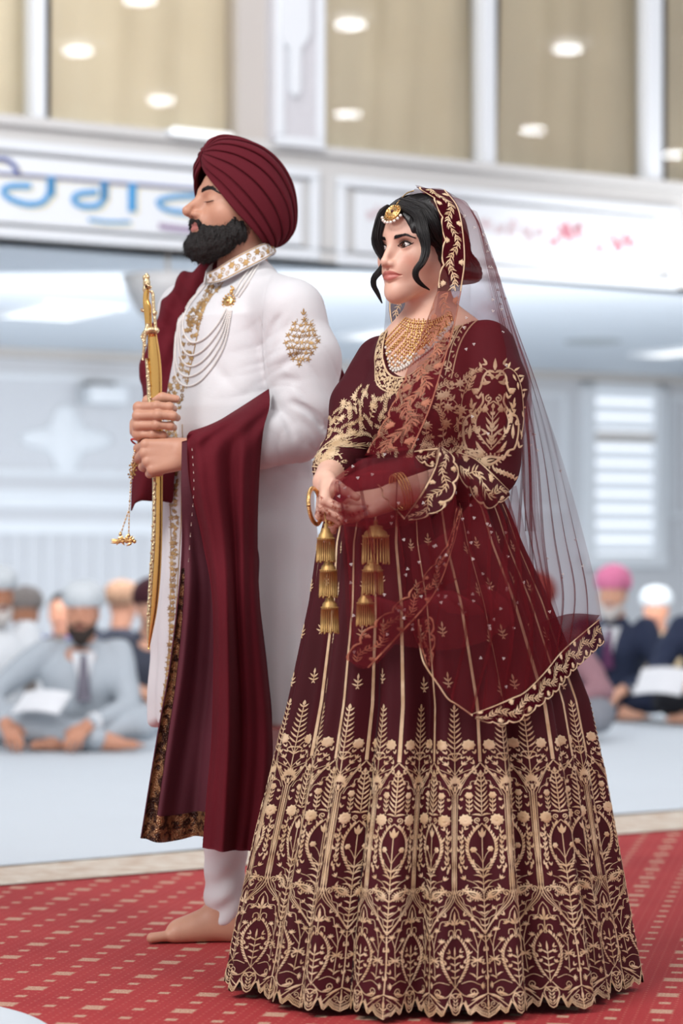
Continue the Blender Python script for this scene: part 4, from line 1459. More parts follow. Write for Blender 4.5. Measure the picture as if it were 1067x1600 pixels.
def seam_pattern():
    e = Emb(.8)
    hw = lambda y: (62 + (y - 1100) * .078) / 2
    # pointed frame (triple line)
    for off, wd in ((0, 1.5), (3.0, .9), (-3.0, .9)):
        for d in (-1, 1):
            h1, h2, h3 = hw(1243), hw(1330), hw(1402)
            o = off
            pts = [(d * max(0, o * .6), 1194 + abs(o) * 0 + (o if o > 0 else 0)), (d * (h1 * .5), 1214 + o), (d * (h1 - 3 - o), 1240 + o), (d * (h1 - 1 - o), 1252), (d * (h2 - 1 - o), 1330), (d * (h3 - 1 - o), 1398 - o), (d * (h3 * .5), 1432 - o), (d * max(0, o * .6), 1462 - o * 1.4)]
            if off == -3.0:
                pts = pts[1:-1]
            e.stem(pts, wd, 40)
    # cusped inner line
    for d in (-1, 1):
        e.stem([(d * 3, 1210), (d * 7, 1222), (d * 14, 1224), (d * 16, 1233), (d * 24, 1236), (d * 29, 1246)], 1.0, 18)
        e.stem([(d * 36, 1400), (d * 30, 1408), (d * 28, 1416), (d * 20, 1420), (d * 18, 1432), (d * 9, 1438), (d * 6, 1448)], 1.0, 18)
    e.fern(0, 1208, 1276, 8, 9, 18, 2.9, 58)
    for d in (-1, 1):
        f = lambda a: a if d > 0 else 180 - a
        e.sprig(0, 1246, f(50), 12, 3, 40, 2.4) if False else None
        # side plants
        e.stem([(d * 17, 1276), (d * 17, 1248)], 1.1); e.disc(d * 17, 1246, 5.2, 6, 1.2)
        for y in (1258, 1265, 1272):
            e.leaf(d * 17, y, 90 - 50, 8, 2.5, bend=.5); e.leaf(d * 17, y, 90 + 50, 8, 2.5, bend=-.5)
        for b in (-35, 0, 35): e.leaf(d * 15, 1236, f(70 + b), 7, 2.5)
        for b in (-35, 0, 35): e.leaf(d * 26, 1254, f(60 + b), 5, 2.2)
        e.disc(d * 22.5, 1285, 9.0, 10, 1.5); e.disc(d * 22.5, 1285, 2.6, 0, 2.2, 8)
        e.curl(d * 6.5, 1285, 5.0, d, 1.25, 1.7, a0=-90)
        e.leaf(0, 1278, f(30), 15, 3.2, bend=-d * .8)
        # outer foliage beside the wreath
        e.stem([(d * 27, 1296), (d * 29, 1330), (d * 31, 1352)], 1.0)
        for k, y in enumerate(range(1302, 1352, 8)):
            e.leaf(d * 28.5, y + 4, f(112), 8, 2.4); e.leaf(d * 28.5, y + 4, f(62), 6.5, 2.4)
        e.curl(d * 29, 1345, 4, -d, 1.0, 1.2)
        # flowers inside the wreath
        e.stem([(0, 1352), (d * 6, 1340), (d * 11, 1334)], 1.0); e.disc(d * 13, 1331, 4.4, 6, 1.2)
        e.stem([(0, 1364), (d * 8, 1356), (d * 14, 1350)], 1.0)
        for b in (-30, 0, 30): e.leaf(d * 13, 1351, f(50 + b), 6, 2.2)
        for k, y in enumerate((1366, 1376, 1386, 1396)):
            e.leaf(0, y, 90 - d * 35, 15 + k, 2.8, bend=-d * 1.2)
        e.stem([(0, 1400), (d * 12, 1384), (d * 24, 1378)], 1.0)
        for b in (-30, 0, 30): e.leaf(d * 26, 1378, f(65 + b), 8, 2.5)
        e.leaf(d * 30, 1368, f(80), 12, 3.5)
        e.paisley(d * 17, 1400, f(28), 25, 14.5)
        e.curl(d * 33, 1399, 5, d, 1.2, 1.5, a0=0 if d > 0 else 180)
        for k, y in enumerate((1412, 1422, 1432, 1442, 1451, 1459)):
            e.leaf(0, y, 90 - d * 40, 13 - k * 1.1, 2.8, bend=-d * .8)
        e.stem([(0, 1436), (d * 14, 1424)], 1.0)
        for b in (-45, 0, 45): e.leaf(d * 14, 1424, f(45 + b), 6, 2.2)
        # cusped arch over row 3
        h = hw(1470)
        e.stem([(d * 1, 1474), (d * 8, 1466), (d * 11, 1458), (d * 20, 1456), (d * 24, 1442), (d * 35, 1440), (d * 38, 1428), (d * (h - 2), 1419)], 1.2, 26)
        # hem diamonds
        e.stem([(0, 1553), (d * 14, 1560), (d * 32, 1574)], 1.6, 8); e.leaf(d * 2, 1554, f(-22), 26, 4.0)
        e.stem([(d * 4, 1560), (d * 26, 1577)], 1.0, 6)
        e.curl(d * 9, 1570, 5, -d, 1.1, 1.2, a0=-90)
    e.almond(0, 1290, 1376, 20, 18, 3.0, w=1.4)
    for d in (-1, 1):
        f = lambda a: a if d > 0 else 180 - a
        for (x, y, a) in ((10, 1300, 60), (24, 1300, 100), (22, 1318, 70), (33, 1316, 90), (34, 1334, 80), (34, 1360, 95), (24, 1362, 60), (20, 1412, 50), (26, 1392, 120), (30, 1268, 80), (29, 1232, 90), (10, 1228, 120)):
            e.leaf(d * x, y, f(a), 8.5, 2.6); e.leaf(d * x, y, f(a + 50), 6.5, 2.2)
    e.leaf(0, 1312, 90, 16, 6); e.leaf(-1, 1312, 115, 13, 4); e.leaf(1, 1312, 65, 13, 4)
    e.stem([(0, 1310), (0, 1460)], 1.4, 12)
    e.stem([(0, 1464), (1.5, 1508), (0, 1554)], 2.0, 10)
    e.stem([(0, 1556), (0, 1584)], 1.6, 4); e.leaf(0, 1575, 90, 14, 4); e.leaf(0, 1578, 45, 8, 2.5); e.leaf(0, 1578, 135, 8, 2.5)
    return e


def hem_pattern():
    """edge cord and striped band, x from -50 to 50 around the panel centre"""
    e = Emb(.8)
    for sx in (-1, 1):
        pts = [(sx * a * .998, b) for a, b in HEM]
        e.stem([(a, b - 1.0) for a, b in pts], 1.9, len(pts) * 3, sm=False)
    full = [(-a, b) for a, b in HEM[::-1]] + list(HEM[1:])
    q = resample(full, 120)
    inner = [(x, y - 8 - (2 if abs(x) > 30 else 0)) for x, y in full if abs(x) > 15]
    for sx in (-1, 1):
        pts = [(x, y) for x, y in inner if x * sx > 0]
        if sx < 0: pts = pts
        e.stem(pts, 1.1, 12, sm=False)
    for x, y in q[::2]:
        if abs(x) > 14: e.leaf(x, y - 2, 78, 6.8, 1.7)
    return e


def add_skirt_embroidery():
    def place(e, y_w, centers):
        V, Fc = e.arrays()
        return V, Fc

    def mapper(uc):
        def fn(x, y, h):
            return skirt_map(uc + x / (62 + (y - 1100) * .078), y, h)
        return fn
    pc, ps, ph = panel_pattern().arrays(), seam_pattern().arrays(), hem_pattern().arrays()
    for k in range(NP):
        g = Geo()
        g.add(mapper(k + .5)(pc[0][:, 0], pc[0][:, 1], .0006 + pc[0][:, 2] * .0011), pc[1])
        g.add(mapper(k)(ps[0][:, 0], ps[0][:, 1], .0006 + ps[0][:, 2] * .0011), ps[1])
        g.add(skirt_map(k + .5 + ph[0][:, 0] / 100, ph[0][:, 1], .0006 + ph[0][:, 2] * .0011), ph[1])
        # piping of the seam and small sprigs higher up
        e = Emb(.8)
        n = 40
        for off in (-1.1, 1.1):
            q = [(off, y) for y in np.linspace(770, 1193, n)]
            e.stem(q, 2.4, n, sm=False)
        V, Fc = e.arrays()
        g.add(skirt_map(k + V[:, 0] / 62 * (1.0 if True else 0), V[:, 1], .0006 + V[:, 2] * .0014), Fc)
        e = Emb(.8)
        for (x, y, s_) in ((0, 1066, 1.0), (0, 984, 1.0), (0, 905, .9), (0, 836, .8)):
            e.stem([(x, y - 6 * s_), (x, y + 9 * s_)], 1.4)
            e.leaf(x, y - 4 * s_, 90, 10 * s_, 3.4)
            for d in (-1, 1):
                e.leaf(x, y + 2, 90 - d * 42, 9 * s_, 2.8); e.leaf(x, y + 7 * s_, 90 - d * 62, 9 * s_, 2.8)
                e.leaf(x, y + 8 * s_, -90 + d * 28, 5 * s_, 2.2)
        V, Fc = e.arrays()
        cx = k + .5 + (.12 if k % 2 else -.08)
        g.add(skirt_map(cx + V[:, 0] / (62 + np.minimum(0, V[:, 1] - 1100) * .055), V[:, 1] + (k * 37 % 23) - 11, .0006 + V[:, 2] * .0011), Fc)
        g.build('embroidery', m_gold, skirt)


add_skirt_embroidery()
# ------------------------------------------------------------------ bride: body
PX = BY / F                                  # one frame pixel at her depth
HT = (P(657.5, 391.5, BY), frame(-45.5, -1.0), .975)
BR = frame(-40)                              # chest
BC = P(677, 560, BY); BC[2] = 0
def bl(l, f, z):
    """chest coordinates: l to her left, f forwards, z height"""
    return BC + BR @ np.array([l, -f, 0]) + np.array([0, 0, z])
zpx = lambda y, Y=BY: CH + (HZ - y) / F * Y

m_skin = skin('fair_skin', (226, 184, 164), lips=s2l((190, 110, 100)), shade=s2l((124, 62, 40)), blush=s2l((214, 140, 118)), rough=.46)
SH_N, SH_F = P(772, 556, 4.94), P(591, 566, 5.15)        # shoulder joints, near and far
EL_N, EL_F = P(772, 728, 4.90), P(530, 716, 5.03)        # elbows
WR_N, WR_F = P(612, 776, 4.835), P(508, 753, 4.865)        # wrists

s = Sdf()
hf = head_sdf(s, HT, eyes='open', fem=True, lid=-.0004, ew=1.18, nose=.72)
nb = P(682, 520, BY + .01)
s.cone(HT[0] + HT[1] @ np.array([0, .018, -.07]), nb, .047, .050, .02)
s.cone(nb + (0, 0, -.01), SH_N + (-.02, 0, .022), .040, .034, .05); s.cone(nb + (0, 0, -.01), SH_F + (.02, 0, .022), .040, .034, .05)
s.ell(bl(0, .0, 1.285), (.150, .085, .13), .04, R=BR)
s.ell(bl(.066, .062, 1.215), (.062, .058, .064), .03, R=BR); s.ell(bl(-.066, .062, 1.215), (.062, .058, .064), .03, R=BR)
lo = HT[0] + (-.16, -.17, -.30); hi = HT[0] + (.16, .16, .15)
faceA = lambda V: face_attrs(V, HT, shadow=True)
s_l = Sdf(); s_l.cone(EL_N, WR_N, .036, .0265, .02)
# near hand: palm over the other hand, fingers to the left
hn = hand(s_l, WR_N, (-1, .06, -.22), (-.05, -.62, .78), 1, .93, curls=((22, 26, 14), (26, 30, 16), (30, 34, 18), (34, 36, 18)), spread=(3, 0, -3, -6), thumb=[(.022, .020, -.004), (.046, .034, -.002), (.074, .036, .000), (.096, .030, .002)])
s_f = Sdf(); s_f.cone(EL_F, WR_F, .035, .0255, .02)
hfr = hand(s_f, WR_F, (-.06, -.66, -.60), (-1, -.22, .06), 1, .95, curls=((64, 36, 20), (68, 38, 22), (74, 40, 24), (80, 40, 24)), spread=(5, 1, -3, -7), thumb=[(.024, .020, -.006), (.046, .036, -.020), (.064, .038, -.044), (.072, .036, -.066)])
bb = lambda a, b, m: (np.minimum(a, b) - m, np.maximum(a, b) + m)
tors = Sdf(); tors.cone(bl(0, 0, 1.20), bl(0, 0, 1.0), .10, .105, .03); tors.cone(bl(-.06, 0, 1.0), bl(-.07, 0, .10), .07, .04, .04); tors.cone(bl(.06, 0, 1.0), bl(.07, 0, .10), .07, .04, .04)
for k_ in (-1, 1): tors.cone(bl(.07 * k_, 0, .10), bl(.07 * k_, .15, .035), .035, .028, .03)
pcs = [(s, lo, hi, .0016, faceA), (s_l, *bb(EL_N, WR_N + (-.17, -.08, -.12), .06), .0018, None), (s_f, *bb(EL_F, WR_F + (.06, -.14, -.10), .06), .0018, None),
       (tors, bl(0, 0, .6) - (.25, .25, .61), bl(0, 0, .6) + (.25, .25, .72), .012, None)]
bbody = fuse('body', pcs, m_skin, bride)
btree = bvh_of(bbody)
# eyes
gz = nz(HT[1] @ np.array([-.18, -1, -.02]))
for x in (-1, 1):
    eyeball('eye', HT[0] + HT[1] @ (np.array([x * .031, -.0715, 0]) * HT[2]), gz, EYE, bbody, .0130)
# brows, lashes, eyeliner, nails
for x in (-1, 1):
    g = Geo()
    brow(g, HT, btree, [(x * .0120, .0150), (x * .024, .0180), (x * .037, .0200), (x * .051, .0150)], .0054, 460, 3 + x, .0054)
    g.build('eyebrow', m_hair, bbody)
for x in (-1, 1):
    g = Geo()
    for up in (1, -1):
        pts = []
        for i in range(14):
            ux = -.0155 + .031 * i / 13
            w_ = max(-.3, 1 - (ux / .0150) ** 2)
            z = (.0058 * 1.18 * w_ * (1 + .1 * ux / .015) + .0008 + ux * .07 - .0004) if up > 0 else (-.0046 * 1.18 * w_ * (1 - .2 * ux / .015) + .0004 + ux * .07)
            pts.append((x * (.031 + ux), z + .0006 * up))
        if up > 0: pts.append((x * .0505, .0042))
        q = on_face(HT, btree, pts, .0006)
        if len(q) > 3:
            r = np.interp(np.linspace(0, 1, len(q)), [0, .6, .9, 1], [.0007, .0016, .0015, .0004]) * (1 if up > 0 else .55)
            V, f = tube(q, r, 6); g.add(V, f)
            if up > 0:
                for i in range(2, len(q) - 1):
                    for e in (0, .5):
                        b0 = q[i] * (1 - e) + q[i - 1] * e; fw = HT[1] @ np.array([x * (.15 + .06 * i), -1, .55])
                        V, f = tube([b0, b0 + nz(fw) * .004, b0 + nz(fw) * .0065 + (0, 0, .0022)], [.0004, .0003, .0001], 3, cap=False); g.add(V, f)
    g.build('eyelashes', MATS.get('kohl') or simple('kohl', (18, 12, 12), .6), bbody)
m_nail = simple('nail_polish', (224, 190, 182), .2, var=.01)
for lst, up_ in ((hfr[:4], [.1, -.9, .4]), (hn[:4], [-.2, -.7, .7])):
    for tp, dd in lst:
        g = Geo(); nail(g, tp, nz(np.array(up_))); g.build('nail', m_nail, bbody)

# henna on both hands: fine dark red lines
def henna(wr, dr, tree, seed):
    e = Emb(.25); rs = random.Random(seed)
    for k in range(16):
        x, y = rs.uniform(-34, 34), rs.uniform(-22, 26)
        e.disc(x, y, rs.uniform(1, 2), 6)
        for b in range(6): e.leaf(x, y, b * 60 + rs.uniform(0, 30), rs.uniform(4, 6), 1.0)
    for k in range(9):
        x, y = rs.uniform(-34, 30), rs.uniform(-20, 24)
        e.stem([(x, y), (x + 6, y + 5), (x + 12, y + 2), (x + 16, y + 8)], .7)
    return e
m_henna = simple('henna', (160, 84, 62), .6)
for k, (cx_, cy_) in enumerate(((516, 786), (548, 808))):
    project_emb('henna', henna(None, None, None, k), btree, P(cx_, cy_, 4.7), (1, 0, 0), (0, 0, -1), PX * .8, m_henna, bbody, .0002, .0003, .6)

# ------------------------------------------------------------------ hair
s = Sdf()
R_ = HT[1]
s.ell(hf((0, .016, .031)), (.0795, .0990, .0885), .01, R=R_)
s.ell(hf((0, -.030, .036)), (.067, .0620, .0660), .03, R=R_)
s.ell(hf((0, .030, -.010)), (.078, .082, .070), .02, R=R_)
s.ell(hf((0, .104, -.048)), (.064, .058, .064), .014, R=R_)          # bun
s.add(lambda p: -(.0006 * np.sin(np.arctan2((p - HT[0]) @ R_[:, 0], .03 + (p - HT[0]) @ R_[:, 2]) * 30)), 0, 'd')
s.ell(hf((0, -.102, -.022)), (.0565, .072, .0930), .006, 's', R=R_)   # face opening
s.box(hf((0, -.05, -.115)), (.2, .2, .055), 0, .02, 's', R=R_)
s.cone(hf((0, -.10, .100)), hf((0, .03, .128)), .0030, .0030, .006, 's')    # parting
bh = sdfmesh('hair', s, HT[0] - (.17, .17, .13), HT[0] + (.19, .19, .15), .0025, m_hair, bride)
htree = bvh_of(bh)
paths = []
rs = np.random.RandomState(2)
for side in (-1, 1):
    for k in range(620):
        y0 = -.082 + .12 * rs.rand()
        a0 = np.array([side * .002, y0, .118 - .9 * (y0 + .03) ** 2 * 8 * 0]); a1 = np.array([side * (.080), .015 + .09 * rs.rand() + (y0 + .08) * .4, -.045 + .05 * rs.rand()])
        mid = np.array([side * .068, (y0 * .75 + .0), .050 + .02 * rs.rand()])
        q = spline([a0, mid, a1], 12); out = []
        for w_ in q:
            c = np.array([0, w_[1] * .5 + .01, 0.01]); d = nz(w_ - c)
            hit = htree.ray_cast(Vector((HT[0] + R_ @ (c + d * .3)).tolist()), Vector((R_ @ (-d)).tolist()), .4)
            if hit[0] is not None:
                pt = np.array(hit[0]); 
                if np.linalg.norm(pt - (HT[0] + R_ @ w_)) < .05: out.append(pt + R_ @ d * (.0006 + .0012 * rs.rand()))
        qh = (np.array(out) - HT[0]) @ R_ if len(out) else np.zeros((1, 3))
        if ((qh[:, 1] < -.040) & (qh[:, 2] < .085) & (np.abs(qh[:, 0]) < .058)).any(): continue
        if len(out) > 5 and max(np.linalg.norm(np.diff(out, axis=0), axis=1)) < .03: paths.append(spline(out, 14))
g = Geo(); hair_ribbons(g, paths, .0014)
# loose locks framing the face
lock(g, [hf((.010, -.088, .088)), P(650, 334, 4.945), P(659, 362, 4.925), P(665, 388, 4.92), P(660, 408, 4.915), P(650, 422, 4.915), P(650, 433, 4.915), P(658, 444, 4.92), P(671, 453, 4.93)],
     [.004, .010, .011, .0085, .007, .006, .0055, .004, .0012], 90, 5)
lock(g, [hf((.012, -.078, .096)), P(660, 326, 4.955), P(673, 346, 4.945), P(684, 368, 4.95), P(700, 392, 4.97)], [.006, .012, .014, .013, .006], 80, 6)
lock(g, [hf((-.012, -.088, .086)), P(598, 333, 5.0), P(590, 356, 5.0), P(588, 376, 5.0), P(593, 392, 5.0), P(601, 408, 5.0), P(596, 421, 5.0), P(585, 434, 5.0), P(584, 446, 5.0), P(590, 458, 5.0), P(597, 474, 5.0)],
     [.004, .010, .010, .010, .008, .006, .0065, .0065, .0055, .004, .001], 90, 7)
g.build('hair_strands', m_hair, bh)

# ------------------------------------------------------------------ blouse
m_choli = cloth_mat('maroon_velvet_blouse', (70, 12, 23), sheen=.04, var=.08, spec=.22)
s = Sdf()
zs = [zpx(775), zpx(740), zpx(700), zpx(655), zpx(610), zpx(560), zpx(520), zpx(498)]
cxy = np.array([bl(0, f, 0)[:2] for f in (.0, .0, .005, .012, .012, .004, -.004, -.008)])
s.add(column(zs, cxy[:, 0], cxy[:, 1], [.158, .152, .146, .146, .152, .154, .132, .07], [.112, .104, .106, .112, .108, .092, .076, .055], -40, 2.2), 0)
for k_ in (-1, 1): s.ell(bl(k_ * .064, .066, zpx(640)), (.068, .070, .070), .035, R=BR)
s.cone(SH_N + (-.012, .012, .012), P(775, 606, 4.91), .062, .064, .03); s.cone(P(775, 606, 4.91), P(767, 700, 4.885), .065, .058, .02)
s.cone(P(767, 700, 4.885), EL_N + (-.008, 0, -.008), .058, .050, .02)
s.cone(EL_N, EL_N * .72 + WR_N * .28, .050, .050, .02)
s.cone(SH_F + (.004, 0, .004), P(556, 630, 5.09), .052, .050, .025); s.cone(P(556, 630, 5.09), EL_F + (.01, 0, 0), .050, .046, .02); s.cone(EL_F, EL_F * .55 + WR_F * .45, .046, .043, .02)
# flare of the sleeve hem under the elbow
fl_c = P(748, 742, 4.87)
s.ell(fl_c, (.060, .052, .048), .03)
def wr(seed, amp, sc_):
    rs = np.random.RandomState(seed); K = rs.randn(6, 3) * sc_; ph = rs.rand(6) * 6
    return lambda p: sum(np.sin(p @ K[i] + ph[i]) for i in range(6)) * amp / 2.4
s.add(wr(3, .0022, 26), 0, 'd')
# neckline
def neck_cut(p):
    q = (p - BC) @ BR; l, f, z = q[:, 0], -q[:, 1], p[:, 2]
    z0 = zpx(588, 4.95)
    front = np.sqrt((l / .080) ** 2 + ((np.minimum(z, z0 + .115) - (z0 + .115)) / .115) ** 2) - 1
    return front * .06
s.add(neck_cut, .004, 's')
s.box(P(680, 500, BY) + (0, 0, .075), (.30, .3, .03), 0, .01, 's')



cf = EL_F * .58 + WR_F * .42; nf = nz(WR_F - EL_F)
blo = sdfmesh('blouse', s, BC + (-.33, -.34, 1.0), BC + (.33, .30, 1.47), .0032, m_choli, bride)
bltree = bvh_of(blo)


def jaal(x0, x1, y0, y1, n, seed, sz=1.0, up=90, spread=50):
    """dense growing vines: curved stems with paired leaves, blossoms between"""
    e = Emb(.8); rs = random.Random(seed); done = []
    tries = 0
    while len(done) < n and tries < n * 60:
        tries += 1
        x, y = rs.uniform(x0, x1), rs.uniform(y0, y1)
        if any((x - a) ** 2 + (y - b) ** 2 < (17 * sz) ** 2 for a, b in done): continue
        done.append((x, y)); a = math.radians(up + rs.uniform(-spread, spread)); bd = rs.choice((-1, 1)) * rs.uniform(.6, 1.5)
        kind = rs.random(); L = 29 * sz
        pts = []; px_, py_ = x, y; an = a
        for k in range(7):
            pts.append((px_, py_)); px_ += L / 6 * math.cos(an); py_ -= L / 6 * math.sin(an); an += bd / 6
        e.stem(pts, 1.3 * sz, 10)
        if kind < .72:
            for k in range(1, 7):
                t = math.degrees(a + bd * k / 6)
                for d in (-1, 1): e.leaf(*pts[k], t + d * 50, 7.6 * sz, 2.0 * sz, bend=-d * .5)
            e.leaf(*pts[-1], math.degrees(an), 8 * sz, 3.2 * sz)
        else:
            e.disc(*pts[-1], 5.2 * sz, 7, 1.3)
            for b in range(8): e.leaf(pts[-1][0] + 4 * sz * math.cos(b * .785), pts[-1][1] - 4 * sz * math.sin(b * .785), b * 45, 5.5 * sz, 2.2 * sz)
            for k in (2, 4): e.leaf(*pts[k], math.degrees(a) + 60, 9 * sz, 3.4 * sz); e.leaf(*pts[k], math.degrees(a) - 60, 9 * sz, 3.4 * sz)
            e.curl(x + 5 * sz, y + 4, 4 * sz, 1, 1.1, 1.3 * sz)
    return e


ex_c = BR @ np.array([1., 0, 0]); dn = np.array([0, 0, -1.])
project_emb('embroidery', jaal(-96, 66, 30, 178, 130, 8, .80), bltree, bl(0, .02, zpx(596)), ex_c, dn, PX, m_gold, blo, .0011, .0005, .3)
# neckline border: band of small scrolls
e = Emb(.8)
zc0 = 0
for r_, wd in ((1.03, 2.4), (1.30, 2.0)):
    for sg in (-1, 1):
        e.stem([(sg * 60 * r_ * math.sin(a), 86 * r_ * math.cos(a) - 0) for a in np.linspace(0, 1.72, 14)], wd, 40)
rs = random.Random(4)
for a in np.linspace(-1.7, 1.7, 90):
    for rr in (1.09, 1.17, 1.25):
        x, y = 60 * rr * math.sin(a), 86 * rr * math.cos(a)
        e.leaf(x, y, rs.uniform(0, 360), 6.5, 2.6)
        if rs.random() < .35: e.disc(x, y, 2.2, 5)
project_emb('neckline_border', e, bltree, bl(0, .02, zpx(588, 4.95) + .115), ex_c, dn, PX, m_gold, blo, .0011, .0006, .3)


def sleeve_pattern():
    e = Emb(.8)
    # centre (0, 0) at frame (769, 640); about 110 wide, 170 high
    e.leaf(0, -62, 90, 20, 6); 
    for d in (-1, 1):
        f = lambda a: a if d > 0 else 180 - a
        e.leaf(0, -58, f(38), 14, 4, bend=-d * .9); e.leaf(0, -50, f(50), 15, 4.5, bend=-d * 1.1)
        # big scroll
        e.stem([(d * 3, -48), (d * 10, -60), (d * 17, -52), (d * 20, -38), (d * 26, -28), (d * 33, -34)], 3.2, 24)
        e.stem([(d * 17, -26), (d * 16, -12), (d * 26, 2), (d * 38, 10), (d * 42, 26), (d * 40, 48), (d * 36, 60)], 3.0, 28)
        e.stem([(d * 2, -50), (d * 18, -66), (d * 33, -58), (d * 42, -38), (d * 47, -14), (d * 50, 14), (d * 47, 44)], 1.1, 30)
        for k, (x, y, a, l) in enumerate(((20, -66, 70, 11), (30, -62, 35, 11), (36, -54, 5, 11), (40, -44, 60, 11), (44, -32, 15, 10), (46, -20, 75, 10), (49, -6, 25, 10), (50, 10, 110, 12), (50, 26, 70, 12), (49, 40, 110, 12), (28, -56, -60, 12), (36, -44, -80, 12), (33, -20, -95, 16), (28, -12, -80, 14))):
            e.leaf(d * x, y, f(a), l, 3.6)
        for (x, y, a) in ((12, -40, 70), (22, -18, 110), (30, 8, 60), (36, 22, 70), (24, 70, 60), (8, 36, 40), (44, 58, 100), (12, -72, 60), (20, 36, 100), (32, -4, 130)):
            e.leaf(d * x, y, f(a), 12, 3.8); e.leaf(d * x, y, f(a - 60), 9, 3.2)
        e.leaf(d * 6, -44, f(-20), 16, 5.5, bend=d * .6); e.disc(d * 27, -30, 5, 6, 1.2); e.disc(d * 33, 0, 2.5)
        e.leaf(d * 30, 20, f(100), 24, 6.5); e.leaf(d * 33, 44, f(92), 24, 5.5)
        e.curl(d * 7, -18, 6, -d, 1.2, 2.2, a0=90)
        for k, y in enumerate((20, 30, 40, 50)): e.leaf(0, y + 4, 90 - d * 52, 17 - k, 4, bend=d * .5)
        e.stem([(0, 16), (d * 7, 6), (d * 10, 2)], 1.2); e.disc(d * 12, -1, 5, 6, 1.3)
        e.stem([(d * 36, 60), (d * 26, 64), (d * 20, 76)], 3, 12)
        for k in range(4): e.leaf(d * (8 + k * 3), 66 - k * 2, f(20 + k * 14), 14, 4)
    e.almond(0, -14, 62, 25, 13, 3.4, w=2.0); 
    e.fern(0, -8, 58, 3, 7, 9, 3.4, 40)
    e.paisley(2, 78, 14, 36, 22); e.paisley(-24, 68, 170, 26, 16)
    for k in range(6): e.leaf(10 + k * 6, 96 + k * 2, 130, 12, 4); e.leaf(10 + k * 6, 98 + k * 2, 50, 10, 4)
    return e


m_gsl = m_gold
project_emb('sleeve_motif', sleeve_pattern(), bltree, P(769, 642, 4.86), (1, .0, 0), (-.06, 0, -1), PX * .97, m_gold, blo, .0013, .0006, .3)
# shoulder seam border
e = Emb(.8)
pth = spline([(700, 600), (712, 552), (728, 522), (748, 504), (772, 499), (800, 515), (812, 527)], 60)
e.stem([tuple(q) for q in pth], 2.0, 50); e.stem([(q[0] - 9 if i < 34 else q[0] - 4, q[1] - 5) for i, q in enumerate(pth)], 1.4, 50)
for i in range(0, 60, 2):
    e.leaf(pth[i][0] - 4, pth[i][1] - 2, 60 + 60 * (i % 3), 7, 2.6)
e.v = [(x - 680, y - 560, h) for x, y, h in e.v]
project_emb('shoulder_border', e, bltree, P(680, 560, BY), (1, 0, 0), (0, 0, -1), PX, m_gold, blo, .0011, .0006, .4)
# side of the bodice seen beside the veil, and the far sleeve
e = jaal(14, 62, -30, 120, 26, 3, 1.0)
project_emb('side_embroidery', e, bltree, P(660, 620, BY), (1, 0, 0), (0, 0, -1), PX, m_gold, blo, .0011, .0005, .4)
e = jaal(-26, 24, -4, 96, 30, 5, .70)
for y in (100, 106, 92): e.stem([(-30, y - 4), (0, y), (30, y + 6)], 2.2)
project_emb('cuff_embroidery', e, bltree, P(524, 642, 4.98), nz(np.array([.9, -.43, 0])), (-.22, 0, -1), PX, m_gold, blo, .0013, .0006, .3)
# ------------------------------------------------------------------ sheer veil
def net_mat(name, col, alpha, dark=.7):
    w = N(name); c = np.array(s2l(col))
    n1 = w.noise(5, 3)
    d = w.n('BsdfDiffuse', ins={'Color': w.mix(n1, tuple(c * 1.1), tuple(c * dark))})
    t = w.n('BsdfTranslucent', ins={'Color': tuple(c)})
    m1 = w.n('MixShader', ins={0: .35, 1: d.outputs[0], 2: t.outputs[0]})
    tr = w.n('BsdfTransparent', ins={'Color': (1, 1, 1, 1)})
    # a net covers more of what lies behind it where it is seen edge-on
    lw = w.n('LayerWeight', ins={'Blend': .5}); cs = w.math('ADD', w.math('SUBTRACT', 1.0, lw.outputs['Facing']), .22)
    al = w.math('SUBTRACT', 1.0, w.math('POWER', 1 - alpha, w.math('DIVIDE', 1.0, cs)))
    m2 = w.n('MixShader', ins={0: al, 1: tr.outputs[0], 2: m1.outputs[0]})
    w.t.links.new(m2.outputs[0], w.out.inputs[0])
    return w.done()


m_net = net_mat('maroon_net', (134, 44, 52), .31)
m_netr = net_mat('maroon_net_double', (124, 36, 44), .56)
m_netb = net_mat('maroon_net_border', (78, 18, 30), .80)
veil = empty('veil', (0, 0, 0)); veil.parent = bride


def Q(rows): return [[P(*q) for q in r] for r in rows]


def pleats(S, k, over=.9, amp=.006, ph=0.0, grow=None):
    """fold a grid over itself k times along its second direction"""
    nu, nv = S.shape[:2]
    v = np.linspace(0, 1, nv); w_ = 2 * math.pi * k
    v = np.clip(v + .030 * np.sin(7.3 * v + k) * v * (1 - v) * 4 + .014 * np.sin(17 * v + 2 * k), 0, 1)
    if k > 6: v = v ** .8
    vv = np.clip(v + over / w_ * np.sin(w_ * v + ph) * (1 + .4 * np.sin(5 * v)), 0, 1) * (nv - 1)
    i = np.minimum(vv.astype(int), nv - 2); f = (vv - i)[None, :, None]
    T = S[:, i] * (1 - f) + S[:, i + 1] * f
    N_ = gridnormals(S)
    g_ = np.ones(nu) if grow is None else np.interp(np.linspace(0, 1, nu), [0, 1], grow)
    return T + N_ * (amp * np.cos(w_ * v + ph))[None, :, None] * g_[:, None, None]


